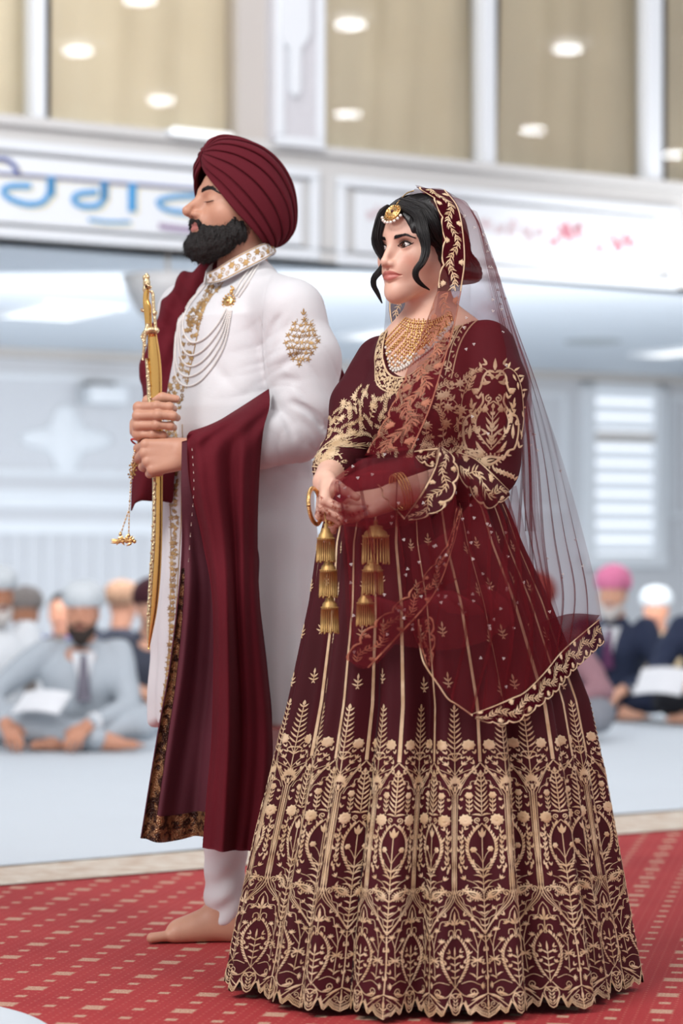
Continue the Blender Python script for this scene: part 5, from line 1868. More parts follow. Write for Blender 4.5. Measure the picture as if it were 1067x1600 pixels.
def sample(S, u, v, h):
    nu, nv = S.shape[:2]
    N_ = gridnormals(S)
    if (N_.reshape(-1, 3)[:, 1]).mean() > 0: N_ = -N_
    a = np.clip(u, 0, 1) * (nu - 1); b = np.clip(v, 0, 1) * (nv - 1)
    i = np.minimum(a.astype(int), nu - 2); j = np.minimum(b.astype(int), nv - 2)
    f = (a - i)[:, None]; g_ = (b - j)[:, None]
    L = lambda A_: (A_[i, j] * (1 - f) + A_[i + 1, j] * f) * (1 - g_) + (A_[i, j + 1] * (1 - f) + A_[i + 1, j + 1] * f) * g_
    return L(S) + L(N_) * h[:, None]


def border_emb(Lp, w, flip=False, seed=0, scal=30, hh=.8, cord=True):
    """vine border: x along 0..Lp, y across 0..w; scalloped cord at y = w"""
    e = Emb(hh); rs = random.Random(seed)
    n = max(2, int(Lp / scal))
    if cord:
        sc_pts = []
        for k in range(n):
            for t in np.linspace(0, 1, 9)[:-1]:
                sc_pts.append(((k + t) * Lp / n, w - 5 + 5 * abs(math.sin(math.pi * t)) ** .7))
        e.stem(sc_pts, 2.4, len(sc_pts), sm=False, h=1.4)
        e.stem([(0, 1.5), (Lp, 1.5)], 1.8, max(6, int(Lp / 8)))
    m = max(6, int(Lp / 5.2))
    mid = w * .48; A_ = w * .17
    vine = [(x, mid + A_ * math.sin(x / scal * math.pi)) for x in np.linspace(3, Lp - 3, m)]
    e.stem(vine, 1.1, m, sm=False)
    for i, (x, y) in enumerate(vine[:-1]):
        t = math.degrees(math.atan2(-(vine[i + 1][1] - y), vine[i + 1][0] - x))
        s_ = math.cos(x / scal * math.pi)
        for d in (-1, 1):
            L_ = w * (.26 if (i % 4) else .34)
            e.leaf(x, y, t + d * (40 + 14 * (i % 2)), L_, w * .052, bend=-d * .35)
    for x in np.arange(scal * .5, Lp - 2, scal):
        s_ = math.sin(x / scal * math.pi); y = mid - (A_ + w * .13) * np.sign(s_)
        e.disc(x, y, w * .095, 6, 1.3)
        for b in range(-2, 3): e.leaf(x, y, (90 if s_ > 0 else -90) + b * 34, w * .17, w * .06)
    return e


def strip(name, a, b, n=60, m=8, mat=None, parent=None, emb=None, seed=0, scal=30, bulge=.0, embname='border_embroidery', gm=None):
    """ribbon between two paths of (px, py, Y); embroidered"""
    A_ = resample(spline([P(*q) for q in a], 120), n); B_ = resample(spline([P(*q) for q in b], 120), n)
    t = np.linspace(0, 1, m)[None, :, None]
    S = A_[:, None] * (1 - t) + B_[:, None] * t
    S[..., 1] -= bulge * np.sin(math.pi * t[..., 0])
    o = sheet(name, S, mat, parent)
    L = np.linalg.norm(np.diff((A_ + B_) / 2, axis=0), axis=1).sum() / PX; w_ = np.linalg.norm(A_ - B_, axis=1).mean() / PX
    e = border_emb(L, w_, seed=seed, scal=scal)
    V, Fc = e.arrays()
    mesh(embname, sample(S, V[:, 0] / L, V[:, 1] / w_, .0004 + V[:, 2] * .0010), Fc, gm or m_gold, parent)
    return S, o


_cl = Geo()
for _a in range(3): _cl.ball(.0018 * np.array([math.cos(_a * 2.09), 0, math.sin(_a * 2.09)]), .0014, 6)
_cl = _cl.build('pearl_cluster', m_bead, veil); _first = [True]
def pearl_on(S, n, seed, skip=None):
    rs = np.random.RandomState(seed)
    for k in range(n):
        u, v = rs.rand(2) * .92 + .04
        c = sample(S, np.array([u]), np.array([v]), np.array([.002]))[0]
        o = _cl
        if not _first[0]: o = _cl.copy(); COL.objects.link(o)
        if _first[0]: o.data.transform(Matrix.Translation(Vector(rootloc(veil).tolist())))
        _first[0] = False
        o.location = Vector((c - rootloc(veil)).tolist()); o.rotation_euler = (0, rs.rand() * 6, 0)


# over the head, near side, down over shoulder and sleeve
R1 = Q([[(648, 291, 5.04), (690, 297, 5.06), (725, 316, 5.08), (745, 333, 5.09)],
        [(684, 334, 4.955), (712, 338, 4.965), (745, 350, 5.01), (758, 372, 5.08)],
        [(691, 390, 4.915), (718, 396, 4.925), (752, 405, 4.97), (777, 425, 5.07)],
        [(686, 445, 4.905), (715, 450, 4.915), (760, 468, 4.96), (793, 480, 5.07)],
        [(676, 500, 4.875), (706, 520, 4.885), (765, 497, 4.895), (811, 535, 5.02)],
        [(655, 565, 4.840), (700, 580, 4.815), (775, 560, 4.835), (829, 592, 4.98)],
        [(625, 640, 4.800), (680, 655, 4.775), (765, 640, 4.790), (829, 650, 4.93)],
        [(590, 705, 4.790), (650, 718, 4.765), (758, 715, 4.790), (808, 712, 4.88)]])
S1 = gridsurf(R1, 90, 110)
S1 = pleats(S1, 3, .5, .003)
sheet('net', S1, m_net, veil); pearl_on(S1, 34, 1)
Sh = S1[:46, 26:].copy(); Sh += (Sh - HT[0]) / np.linalg.norm(Sh - HT[0], axis=-1, keepdims=True) * .006
# leading edge with its wide border
strip('border', [(696, 297, 5.00), (718, 330, 4.95), (727, 400, 4.908), (721, 455, 4.896)],
      [(650, 292, 5.00), (678, 314, 4.955), (691, 360, 4.922), (690, 400, 4.903), (683, 455, 4.895)], 60, 10, m_netb, veil, seed=3, scal=34)
strip('border', [(721, 455, 4.896), (710, 510, 4.868), (692, 575, 4.80), (672, 640, 4.772), (645, 702, 4.757)], [(683, 455, 4.895), (667, 500, 4.862), (640, 570, 4.82), (606, 645, 4.78), (570, 712, 4.765)], 80, 12, m_netr, veil, seed=4, scal=32, gm=m_rust)
# far side, behind the neck
R0 = Q([[(648, 295, 5.04), (700, 300, 5.10), (740, 330, 5.12)], [(618, 330, 5.14), (680, 360, 5.20), (752, 380, 5.16)], [(604, 420, 5.15), (670, 440, 5.24), (765, 440, 5.18)],
        [(602, 490, 5.13), (660, 500, 5.22), (780, 500, 5.18)], [(596, 545, 5.12), (640, 560, 5.2), (800, 560, 5.16)]])
S0 = gridsurf(R0, 40, 30); sheet('net', S0, m_net, veil)
strip('border', [(608, 462, 5.11), (608, 490, 5.105), (616, 522, 5.10)], [(628, 462, 5.10), (640, 486, 5.09), (628, 524, 5.09)], 26, 6, m_netb, veil, seed=5, scal=20)
# back and side drape hanging free
R2 = Q([[(742, 335, 5.10), (760, 380, 5.12), (775, 420, 5.10)],
        [(775, 480, 5.10), (790, 500, 5.10), (803, 500, 5.08)],
        [(800, 600, 5.04), (820, 610, 5.06), (842, 605, 5.04)],
        [(800, 720, 4.96), (840, 715, 5.02), (876, 712, 5.03)],
        [(780, 850, 4.86), (850, 840, 4.98), (908, 830, 5.04)],
        [(760, 960, 4.74), (860, 940, 4.90), (928, 915, 5.03)],
        [(738, 1119, 4.665), (800, 1094, 4.70), (850, 1054, 4.78), (885, 1018, 4.86), (938, 970, 5.0)]])
S2 = gridsurf(R2, 110, 200)
S2 = pleats(S2, 7, 1.35, .006, grow=(.4, 1.3))
sheet('net', S2, m_net, veil); pearl_on(S2, 26, 2)
sheet('net', gridsurf(Q([[(846, 972, 4.93), (890, 959, 4.985), (937, 961, 5.01)], [(858, 1000, 4.90), (892, 992, 4.95), (930, 972, 5.0)], [(868, 1030, 4.88), (888, 1010, 4.91), (930, 976, 5.0)]]), 16, 20), m_netb, veil)
for dy_, rw in ((0, [[(804, 560, 4.93), (824, 585, 4.96)], [(812, 680, 4.92), (834, 690, 4.97)], [(816, 790, 4.92), (838, 790, 4.97)], [(834, 880, 4.92), (852, 890, 4.97)], [(852, 960, 4.90), (872, 965, 4.96)]]), (1, [[(812, 590, 4.98), (822, 590, 5.0)], [(816, 700, 4.98), (830, 700, 5.0)], [(818, 830, 4.98), (836, 830, 5.0)]])):
    S_ = gridsurf(Q(rw), 50, 24); S_ = pleats(S_, 2, .9, .004); sheet('net', S_, m_net, veil)
R2b = Q([[(700, 735, 4.79), (735, 745, 4.775), (770, 770, 4.79), (800, 760, 4.90)],
         [(690, 810, 4.76), (740, 820, 4.76), (790, 830, 4.82), (815, 840, 4.90)],
         [(672, 900, 4.70), (740, 905, 4.70), (790, 905, 4.78), (830, 910, 4.90)],
         [(658, 985, 4.66), (735, 1000, 4.67), (800, 990, 4.74), (850, 980, 4.88)],
         [(668, 1044, 4.64), (700, 1088, 4.64), (738, 1117, 4.66), (800, 1092, 4.70), (862, 1040, 4.80)]])
S2b = gridsurf(R2b, 80, 160); S2b = pleats(S2b, 5, 1.1, .010)
sheet('net', S2b, m_net, veil); pearl_on(S2b, 26, 3)
strip('border', [(736, 1116, 4.655), (770, 1103, 4.66), (799, 1090, 4.68), (820, 1080, 4.70), (850, 1050, 4.76), (880, 1014, 4.85), (935, 967, 4.99)],
      [(743, 1124, 4.65), (775, 1132, 4.65), (810, 1128, 4.67), (838, 1108, 4.69), (868, 1083, 4.75), (895, 1050, 4.84), (945, 1003, 4.98)], 90, 8, m_netb, veil, seed=7, scal=26)
g = Geo(); g.tube(spline([P(*q) for q in ((655, 1005, 4.65), (660, 1030, 4.645), (668, 1046, 4.64), (686, 1072, 4.64), (700, 1092, 4.64), (714, 1101, 4.645), (738, 1118, 4.655))], 40), .0016, 6)
g.build('edge_cord', m_gold, veil)
strip('border', [(652, 968, 4.655), (654, 1000, 4.65), (668, 1044, 4.638)], [(676, 962, 4.655), (680, 1000, 4.65), (674, 1044, 4.638)], 26, 6, m_net, veil, seed=9, scal=22, gm=m_rust)
# swath hanging from the hands
R3 = Q([[(517, 757, 4.745), (560, 745, 4.725), (640, 735, 4.73), (705, 735, 4.775)],
        [(521, 800, 4.705), (570, 800, 4.665), (640, 805, 4.695), (712, 800, 4.735)],
        [(528, 880, 4.685), (585, 885, 4.655), (650, 880, 4.675), (720, 850, 4.72)],
        [(532, 960, 4.68), (590, 965, 4.65), (650, 945, 4.665), (712, 905, 4.71)],
        [(538, 1030, 4.67), (577, 1044, 4.65), (622, 1000, 4.65), (682, 930, 4.68), (710, 856, 4.71)]])
S3 = gridsurf(R3, 80, 100); S3 = pleats(S3, 4, 1.1, .010, ph=1.0)
sheet('net', S3, m_net, veil); pearl_on(S3, 22, 4)
strip('border', [(577, 1044, 4.645), (620, 999, 4.645), (680, 928, 4.67), (708, 853, 4.70), (722, 795, 4.72)], [(537, 1030, 4.66), (571, 984, 4.645), (615, 947, 4.65), (657, 905, 4.665), (700, 846, 4.70), (714, 790, 4.72)], 70, 8, m_net, veil, seed=11, scal=30, gm=m_rust)
# soft crossing folds over the skirt
for k, (rw, sd) in enumerate((([[(560, 935, 4.655), (640, 940, 4.65), (700, 925, 4.66), (760, 915, 4.68)], [(580, 950, 4.64), (660, 962, 4.63), (740, 950, 4.645), (790, 945, 4.68)], [(600, 1000, 4.65), (680, 1015, 4.64), (760, 1000, 4.65), (800, 970, 4.68)]], 1),
                              ([[(640, 860, 4.68), (700, 830, 4.69), (745, 770, 4.73)], [(650, 920, 4.665), (720, 900, 4.67), (775, 850, 4.71)], [(700, 960, 4.66), (760, 960, 4.67), (800, 930, 4.70)]], 2))):
    S = gridsurf(Q(rw), 40, 70); S = pleats(S, 2, 1.1, .012); sheet('net', S, m_net, veil); pearl_on(S, 10, 20 + sd)
# bunched net over forearm and hands
R4 = Q([[(520, 748, 4.80), (570, 716, 4.78), (630, 700, 4.765), (690, 694, 4.79)],
        [(514, 766, 4.755), (565, 742, 4.735), (630, 728, 4.745), (700, 715, 4.775)],
        [(522, 790, 4.725), (570, 778, 4.69), (640, 765, 4.72), (704, 745, 4.76)],
        [(533, 812, 4.735), (580, 812, 4.70), (640, 800, 4.72), (700, 780, 4.765)],
        [(542, 822, 4.77), (590, 828, 4.75), (640, 818, 4.755), (690, 800, 4.79)]])
S4 = gridsurf(R4, 70, 80)
uu, vv = np.meshgrid(np.linspace(0, 1, 70), np.linspace(0, 1, 80), indexing='ij')
S4[..., 1] += .008 * np.sin(uu * 19 + vv * 9 + 1.5 * np.sin(vv * 6)) + .006 * np.sin(uu * 11 - vv * 14) - .004
sheet('net', S4, m_net, veil); pearl_on(S4, 14, 5)
S4b = S4.copy(); S4b[..., 1] -= .012; S4b[..., 2] -= .006 * np.sin(vv * 5); S4b = S4b[8:56, 4:60]
sheet('net', S4b, m_net, veil)
g = Geo(); g.tube(spline([P(*q) for q in ((590, 757, 4.70), (597, 765, 4.70), (598, 775, 4.695), (607, 782, 4.695), (609, 790, 4.695), (622, 800, 4.70), (632, 811, 4.705))], 50), .0015, 6); g.build('edge_cord', m_gold, veil)
m_border_solid = cloth_mat('maroon_border_cloth', (66, 12, 22), sheen=.05, spec=.25)
strip('border', [(686, 700, 4.735), (682, 722, 4.73), (668, 752, 4.725), (650, 782, 4.715), (632, 809, 4.71)], [(690, 697, 4.74), (712, 718, 4.735), (716, 748, 4.735), (702, 786, 4.725), (672, 806, 4.715), (640, 814, 4.71)], 46, 8, m_border_solid, veil, seed=13, scal=24)
strip('border', [(647, 705, 4.735), (660, 702, 4.735), (684, 699, 4.738)], [(650, 716, 4.735), (662, 726, 4.735), (679, 731, 4.735)], 20, 6, m_netb, veil, seed=15, scal=18)
# scalloped frill at the end of the near sleeve
strip('sleeve_frill', [(716, 706, 4.80), (742, 715, 4.80), (768, 738, 4.80), (794, 766, 4.825)], [(716, 742, 4.795), (732, 766, 4.785), (756, 794, 4.785), (776, 790, 4.80), (797, 774, 4.83)], 40, 8, m_border_solid, blo, seed=17, scal=24, bulge=.006)

# ------------------------------------------------------------------ jewellery
jw = empty('necklace', (0, 0, 0)); jw.parent = bride
top = spline([(634, 497), (646, 501), (664, 502), (685, 498), (703, 488)], 60)
bot = spline([(586, 549), (594, 563), (606, 575), (618, 580), (636, 572), (664, 552), (690, 530), (708, 508)], 60)
gb, pb = Geo(), Geo()
def cast(x, y, d=4.6, tree=btree, lift=.0015):
    o = P(x, y, d); dr = nz(o - np.array([0, 0, CH]))
    h_ = tree.ray_cast(Vector(o.tolist()), Vector(dr.tolist()), 1.2)
    return (np.array(h_[0]) + np.array(h_[1]) * lift) if h_[0] is not None else None
NR = 21
for k in range(NR):
    t = k / (NR - 1); c = top * (1 - t) + bot * t
    L = np.linalg.norm(np.diff(c, axis=0), axis=1).sum(); last = k >= NR - 2
    q = resample(c, int(L / (3.3 if not last else 4.6)))
    for i, (x, y) in enumerate(q):
        if k in (3, 7): x += 0
        yy = y + (2 * math.sin(i * 1.9) if 4 < k < NR - 2 else 0)
        a = cast(x, yy)
        if a is not None:
            if last or (k > 14 and (i + k) % 3 == 0): pb.ball(a, .0034, 8)
            else: gb.ball(a, (.0027 if k % 2 else .0021), 6)
for k in range(9):
    x0 = 641 + k * 7; pts = [cast(x0 - j * .9 * (1 - k / 14), 498 + j * 4.5) for j in range(11)]
    pts = [p_ for p_ in pts if p_ is not None]
    if len(pts) > 3: gb.tube(pts, .0010, 5)
gb.build('gold_beads', m_goldm, jw); pb.build('pearl_fringe', m_pearl, jw)
# forehead pendant and its chain
tk = empty('forehead_pendant', (0, 0, 0)); tk.parent = bride
c = cast(620, 338, 4.6, bvh_of(bbody), .014); nrm = nz(HT[1] @ np.array([.10, -1, .55]))
g = Geo()
g.lathe([(.0005, .004), (.005, .004), (.0055, .002), (.009, .002), (.0095, .0045), (.0115, .0045), (.0125, .002), (.0165, .002), (.0175, .004), (.0190, .003), (.0195, .0), (.001, -.001)], c, 28, nrm)
u_ = nz(np.cross(nrm, [0, 0, 1])); w_ = np.cross(u_, nrm)
if w_[2] < 0: w_ = -w_
for k in range(14):
    a = 2 * math.pi * k / 14; g.ball(c + (u_ * math.cos(a) + w_ * math.sin(a)) * .0145 + nrm * .0035, .0022, 8)
for k in range(9):
    a = math.radians(200 + k * 17.5); g.ball(c + (u_ * math.cos(a) + w_ * math.sin(a)) * .0215, .0016, 6)
g.tube(spline([c + w_ * .018, P(622, 316, 4.97), P(634, 303, 5.0), P(646, 298, 5.02)], 20), .0014, 6)
g.build('pendant', m_goldm, tk)
g = Geo(); g.ball(c + nrm * .004, .0040, 12); g.build('dark_stone', simple('garnet', (70, 16, 24), .1), tk)
g = Geo()
for k in range(8):
    a = math.radians(205 + k * 18.5); g.ball(c + (u_ * math.cos(a) + w_ * math.sin(a)) * .0262 + nrm * .001, .0034, 10)
g.build('pendant_pearls', m_pearl, tk)
# bracelets
def ring_path(c, ax, r, n=40, squash=1.0, up=None):
    ax = nz(ax); u = nz(np.cross(ax, [0, 0, 1.0])); w_ = np.cross(ax, u)
    a = np.linspace(0, 2 * math.pi, n)
    return c + r * (np.cos(a)[:, None] * u + squash * np.sin(a)[:, None] * w_)
fa = nz(WR_N - EL_N); g = Geo()
for k, off in enumerate((-.010, -.004, .002, .008)):
    c = P(626, 768, 4.805) + fa * off
    q = ring_path(c, fa, .036, 56)
    g.tube(q, .0016, 6)
    for i in range(0, 56, 1): g.ball(q[i], .0026 if k in (1, 2) else .0020, 6)
g.build('bracelet', m_goldm, bride)
g = Geo(); c = P(492, 791, 4.80); ax = nz(np.array([1.0, -.36, .12]))
q = ring_path(c, ax, .0355, 60); g.tube(q, .0042, 8)
for i in range(0, 60): g.ball(q[i] + nz(q[i] - c) * .0028, .0023, 6)
g.build('bangle', m_goldm, bride)
g = Geo(); c = cast(516, 815, 4.5)
if c is not None:
    for k in range(12): g.ball(c + .007 * np.array([math.cos(k * .524), -.25, math.sin(k * .524)]), .0024, 6)
    g.ball(c + (0, -.003, 0), .0050, 10)
g.build('finger_ring', m_goldm, bride)
# hanging gold tassels
def tassel(g, c, r, L, n=26):
    g.lathe([(.001, .030), (.004, .030), (.004, .022), (r * .5, .020), (r * .55, .014), (r * .85, .008), (r * .9, .003), (r, 0), (r * .98, -.004), (.001, -.003)], c, 20)
    for k in range(n):
        a = 2 * math.pi * k / n; b = c + np.array([math.cos(a) * r * .95, math.sin(a) * r * .95, -.002])
        e_ = b + np.array([math.cos(a) * .0015, math.sin(a) * .0015, -L * (1 + .05 * math.sin(k * 2.3))])
        g.tube([b, (b + e_) / 2, e_], .0016, 5); g.ball(e_, .0022, 6)
        g.ball(c + np.array([math.cos(a) * r, math.sin(a) * r, .001]), .0016, 5)
for name, lst, wr0, Y in (('hanging_tassels', [(509, 842, .017, 33), (513, 892, .0165, 38), (515, 950, .0165, 36)], (507, 800), 4.74), ('hanging_tassels', [(587, 838, .026, 40), (582, 892, .020, 34), (571, 943, .017, 32)], (590, 812), 4.735)):
    g = Geo(); pr = P(wr0[0], wr0[1], Y)
    for x, y, r, L in lst:
        c = P(x, y, Y); g.tube([pr, c + (0, 0, .03)], .0012, 5); tassel(g, c, r, L * Y / F); pr = c - (0, 0, L * Y / F * .6)
    g.build(name, simple('antique_gold', (182, 146, 92), .5, .75, var=.15, scale=80), bride)
# ------------------------------------------------------------------ the groom
GY = 5.70
GX = (372 - CX) / F * GY
groom = empty('person', (GX, GY, 0), 'bearded man in a maroon turban and long white coat, eyes closed, holding a golden sword', 'person')
GP = GY / F
GR_ = frame(-58)
m_gskin = skin('tan_skin', (198, 150, 126), lips=s2l((176, 108, 100)), blush=s2l((190, 128, 100)), rough=.5, red=.3)
m_coat = cloth_mat('ivory_raw_silk', (222, 222, 225), weave=900, rough=.62, sheen=.25, var=.025, bump=.28, slub=(150, (1.0, 1.0, 7.0), .35, .965), tint=(1, 1, 1))
m_shawl = cloth_mat('maroon_wool_shawl', (94, 18, 31), weave=1300, rough=.85, spec=.25, sheen=.05, var=.10, bump=.35, slub=(120, (.35, .35, 6.0), .35, 1.18))
m_turban = cloth_mat('maroon_turban_cotton', (92, 20, 33), weave=1500, rough=.9, spec=.3, sheen=.06, var=.07, bump=.2)


def view_emb(name, e, trees, mat, parent, hscale=.0011, lift=.0006, start=4.0, maxj=.02):
    """pattern in frame pixels, laid on the surface seen there"""
    V, Fc = e.arrays() if isinstance(e, Emb) else e
    trees = trees if isinstance(trees, (list, tuple)) else [trees]
    eye_ = np.array([0, 0, CH]); out = np.zeros_like(V); ok = np.zeros(len(V), bool)
    for i, (x, y, h) in enumerate(V):
        o = P(x, y, start); d = nz(o - eye_); best = None
        for t in trees:
            hit = t.ray_cast(Vector(o.tolist()), Vector(d.tolist()), 3)
            if hit[0] is not None and (best is None or hit[3] < best[2]): best = (np.array(hit[0]), np.array(hit[1]), hit[3])
        if best is not None:
            nn = best[1] if best[1] @ d < 0 else -best[1]
            out[i] = best[0] + nn * (lift + h * hscale); ok[i] = True
    keep = [q for q in Fc if all(ok[j] for j in q) and np.ptp(out[q][:, 1]) < maxj]
    if not keep: return None
    used = sorted({j for q in keep for j in q}); mp = {j: i for i, j in enumerate(used)}
    return mesh(name, out[used], [[mp[j] for j in q] for q in keep], mat, parent)


# head: yaw and lean from the photograph; the closed near eye is seen at (331, 311)
GS = 1.05
R_g = frame(-63, -11)
_e = R_g @ (np.array([.036, -.0830, 0]) * GS)
GH = P(329.5, 311, GY + _e[1]) - _e
GT = (GH, R_g, GS)
s = Sdf()
gf = head_sdf(s, GT, eyes='closed', fem=False, nose=1.95, jaw=1.0)
s.cone(gf((0, -.0900, .014)), gf((0, -.1000, -.010)), .0085, .0080, .012); s.cone(gf((-.010, -.083, .020)), gf((.010, -.083, .020)), .011, .011, .014)
nb = P(380, 430, GY + .01)
s.cone(gf((0, .022, -.07)), nb, .056, .058, .02)
s.cone(nb, nb + (-.01, 0, -.05), .058, .056, .02)
SHN, SHF = P(462, 486, 5.52), P(292, 486, 5.88)
ELN, WRN = P(478, 668, 5.50), P(297, 708, 5.425)
ELF, WRF = P(306, 728, 5.84), P(221, 668, 5.545)
lo, hi = GH + (-.17, -.16, -.27), GH + (.15, .16, .15)
SWY = 5.475
s_n = Sdf(); s_n.cone(ELN * .6 + WRN * .4, WRN, .044, .0300, .02)
gn = hand(s_n, WRN, (-1, .05, -.10), (.08, -1, .16), -1, 1.10, curls=((62, 84, 50), (66, 86, 50), (70, 86, 50), (74, 84, 50)), spread=(5, 1, -3, -7),
          thumb=[(.022, .020, -.010), (.052, .034, -.026), (.080, .034, -.046), (.096, .026, -.060)])
s_f = Sdf(); s_f.cone(ELF * .5 + WRF * .5, WRF, .040, .0300, .02)
gfh = hand(s_f, WRF, (.0, -1, .10), (-1, -.06, .05), 1, 1.12, curls=((62, 34, 62), (64, 34, 62), (66, 36, 62), (68, 38, 60)), spread=(3, 1, -1, -3),
           thumb=[(.030, .018, -.010), (.058, .046, -.016), (.072, .052, -.046), (.074, .050, -.074)])
tors = Sdf()
tors.cone(P(384, 560, GY), P(374, 760, GY), .10, .12, .05)
legs = {}
for nm, (hx, ax_, Yh, Ya) in {'n': (385, 350, 5.64, 5.635), 'f': (400, 442, 5.80, 5.86)}.items():
    legs[nm] = (P(hx, 860, Yh), np.array([(ax_ - CX) / F * Ya, Ya, .085]))
    tors.cone(legs[nm][0], (legs[nm][0] + legs[nm][1]) / 2 + (-.01, 0, .02), .085, .058, .03)
    tors.cone((legs[nm][0] + legs[nm][1]) / 2 + (-.01, 0, .02), legs[nm][1], .056, .036, .02)
def foot(s, an, d, sc=1.0):
    d = nz(d); t = np.cross([0, 0, 1.], d)
    W_ = lambda a, b, z: np.array([an[0], an[1], 0]) + (d * a + t * b) * sc + np.array([0, 0, z * sc])
    s.cone(an, W_(-.030, 0, .036), .035 * sc, .034 * sc, .03)
    s.ell(W_(-.038, 0, .032), (.034 * sc,) * 3, .02)
    s.cone(W_(0, 0, .062), W_(.10, .004, .030), .034 * sc, .024 * sc, .03)
    s.cone(W_(-.03, .006, .028), W_(.115, .022, .020), .027 * sc, .0205 * sc, .03)
    s.cone(W_(-.03, -.010, .026), W_(.095, -.030, .017), .025 * sc, .0170 * sc, .03)
    for i, (b, L, r) in enumerate(((.030, .168, .0125), (.010, .164, .0092), (-.006, .155, .0086), (-.021, .143, .0080), (-.035, .128, .0078))):
        s.chain([W_(.105 - i * .006, b * .8, .018), W_(L - .022, b, .0165), W_(L, b * 1.02, r + .001)], [.014 * sc if i == 0 else .011 * sc, r * sc * .95, r * sc], .006)
    s.add(lambda p: -p[:, 2] + .001, .006, 'i')
s_ft = Sdf(); foot(s_ft, legs['n'][1], (-1, -.10, 0), 1.0)
s_f2 = Sdf(); foot(s_f2, legs['f'][1], (-1, -.25, 0), 1.0)
ftbox = lambda a: (np.array([a[0] - .21, a[1] - .10, -.01]), np.array([a[0] + .09, a[1] + .09, .16]))
pcs = [(s, lo, hi, .0017, lambda V: face_attrs(V, GT)), (s_n, *bb(ELN * .6 + WRN * .4, WRN + (-.17, 0, -.08), .07), .0018, None), (s_f, *bb(ELF * .5 + WRF * .5, WRF + (.06, -.14, 0), .08), .0018, None),
       (tors, P(372, 700, GY) - (.3, .3, 1.1), P(372, 700, GY) + (.3, .3, .35), .010, None), (s_ft, *ftbox(legs['n'][1]), .0025, None), (s_f2, *ftbox(legs['f'][1]), .0035, None)]
gbody = fuse('body', pcs, m_gskin, groom)
gtree = bvh_of(gbody)
for x in (-1, 1):
    g = Geo()
    brow(g, GT, gtree, [(x * .0125, .0175), (x * .026, .0225), (x * .038, .0225), (x * .050, .0165)], .0085, 420, 13 + x, .009)
    g.build('eyebrow', m_hair, gbody)
for x in (-1, 1):
    g = Geo()
    q = on_face(GT, gtree, [(x * (.0175 + .0022 * i), -.0040 - .0022 * math.sin(math.pi * i / 13)) for i in range(14)], .0003)
    if len(q) > 3:
        V, f = tube(q, [.0007] + [.0011] * (len(q) - 2) + [.0005], 5); g.add(V, f)
        for i in range(1, len(q) - 1):
            for e_ in (0, .5):
                b0 = q[i] * (1 - e_) + q[i - 1] * e_; fw = R_g @ np.array([x * (.1 + .07 * i), -1, -.35])
                V, f = tube([b0, b0 + nz(fw) * .005, b0 + nz(fw) * .0085 + (0, 0, -.0006)], [.0004, .0003, .0001], 3, cap=False); g.add(V, f)
        g.build('eyelashes', m_hair, gbody)
m_fn = simple('finger_nail', (214, 168, 150), .3, var=.02)
for tp, dd in gn[4:5] + gfh[4:5]:
    g = Geo(); nail(g, tp, nz(np.array([0, -1., .4])), .0065, .012); g.build('nail', m_fn, gbody)

# ------------------------------------------------------------------ beard
s = Sdf()
C = lambda a, b, ra, rb, k=.02: s.cone(gf(a), gf(b), ra * GS, rb * GS, k)
for x in (-1, 1):
    C((x * .062, -.010, -.040), (x * .058, -.014, -.064), .008, .016)
    C((x * .066, -.034, -.034), (x * .058, -.022, -.062), .006, .014); C((x * .058, -.014, -.064), (x * .038, -.045, -.090), .017, .024)
    C((x * .038, -.045, -.090), (0, -.064, -.098), .026, .026)
    C((x * .050, -.036, -.060), (x * .032, -.064, -.078), .016, .021)
    C((x * .029, -.076, -.072), (x * .010, -.082, -.092), .009, .014, .015)
    C((x * .004, -.1015, -.0520), (x * .020, -.0930, -.0560), .0062, .0068, .006); C((x * .020, -.0930, -.0560), (x * .031, -.0790, -.068), .0068, .0075, .008)
s.ell(gf((0, -.077, -.098)), np.array((.028, .022, .023)) * GS, .02, R=R_g)
s.ell(gf((0, -.070, -.110)), np.array((.036, .036, .022)) * GS, .02, R=R_g)
s.ell(gf((0, -.1035, -.0640)), np.array((.0215, .0190, .0090)) * GS, .005, 's', R=R_g)        # lips stay free
K_ = np.random.RandomState(3).randn(10, 3)
def fuzz(p):
    d = 0
    for i in range(10):
        k = K_[i] * (260 if i < 5 else 620); d = d + np.sin(p @ k + i) * (.0007 if i < 5 else .0004)
    return d
s.add(fuzz, 0, 'd')
beard = sdfmesh('beard', s, GH + (-.20, -.15, -.20), GH + (.10, .15, .02), .0020, m_beard, groom)
btr = bvh_of(beard)
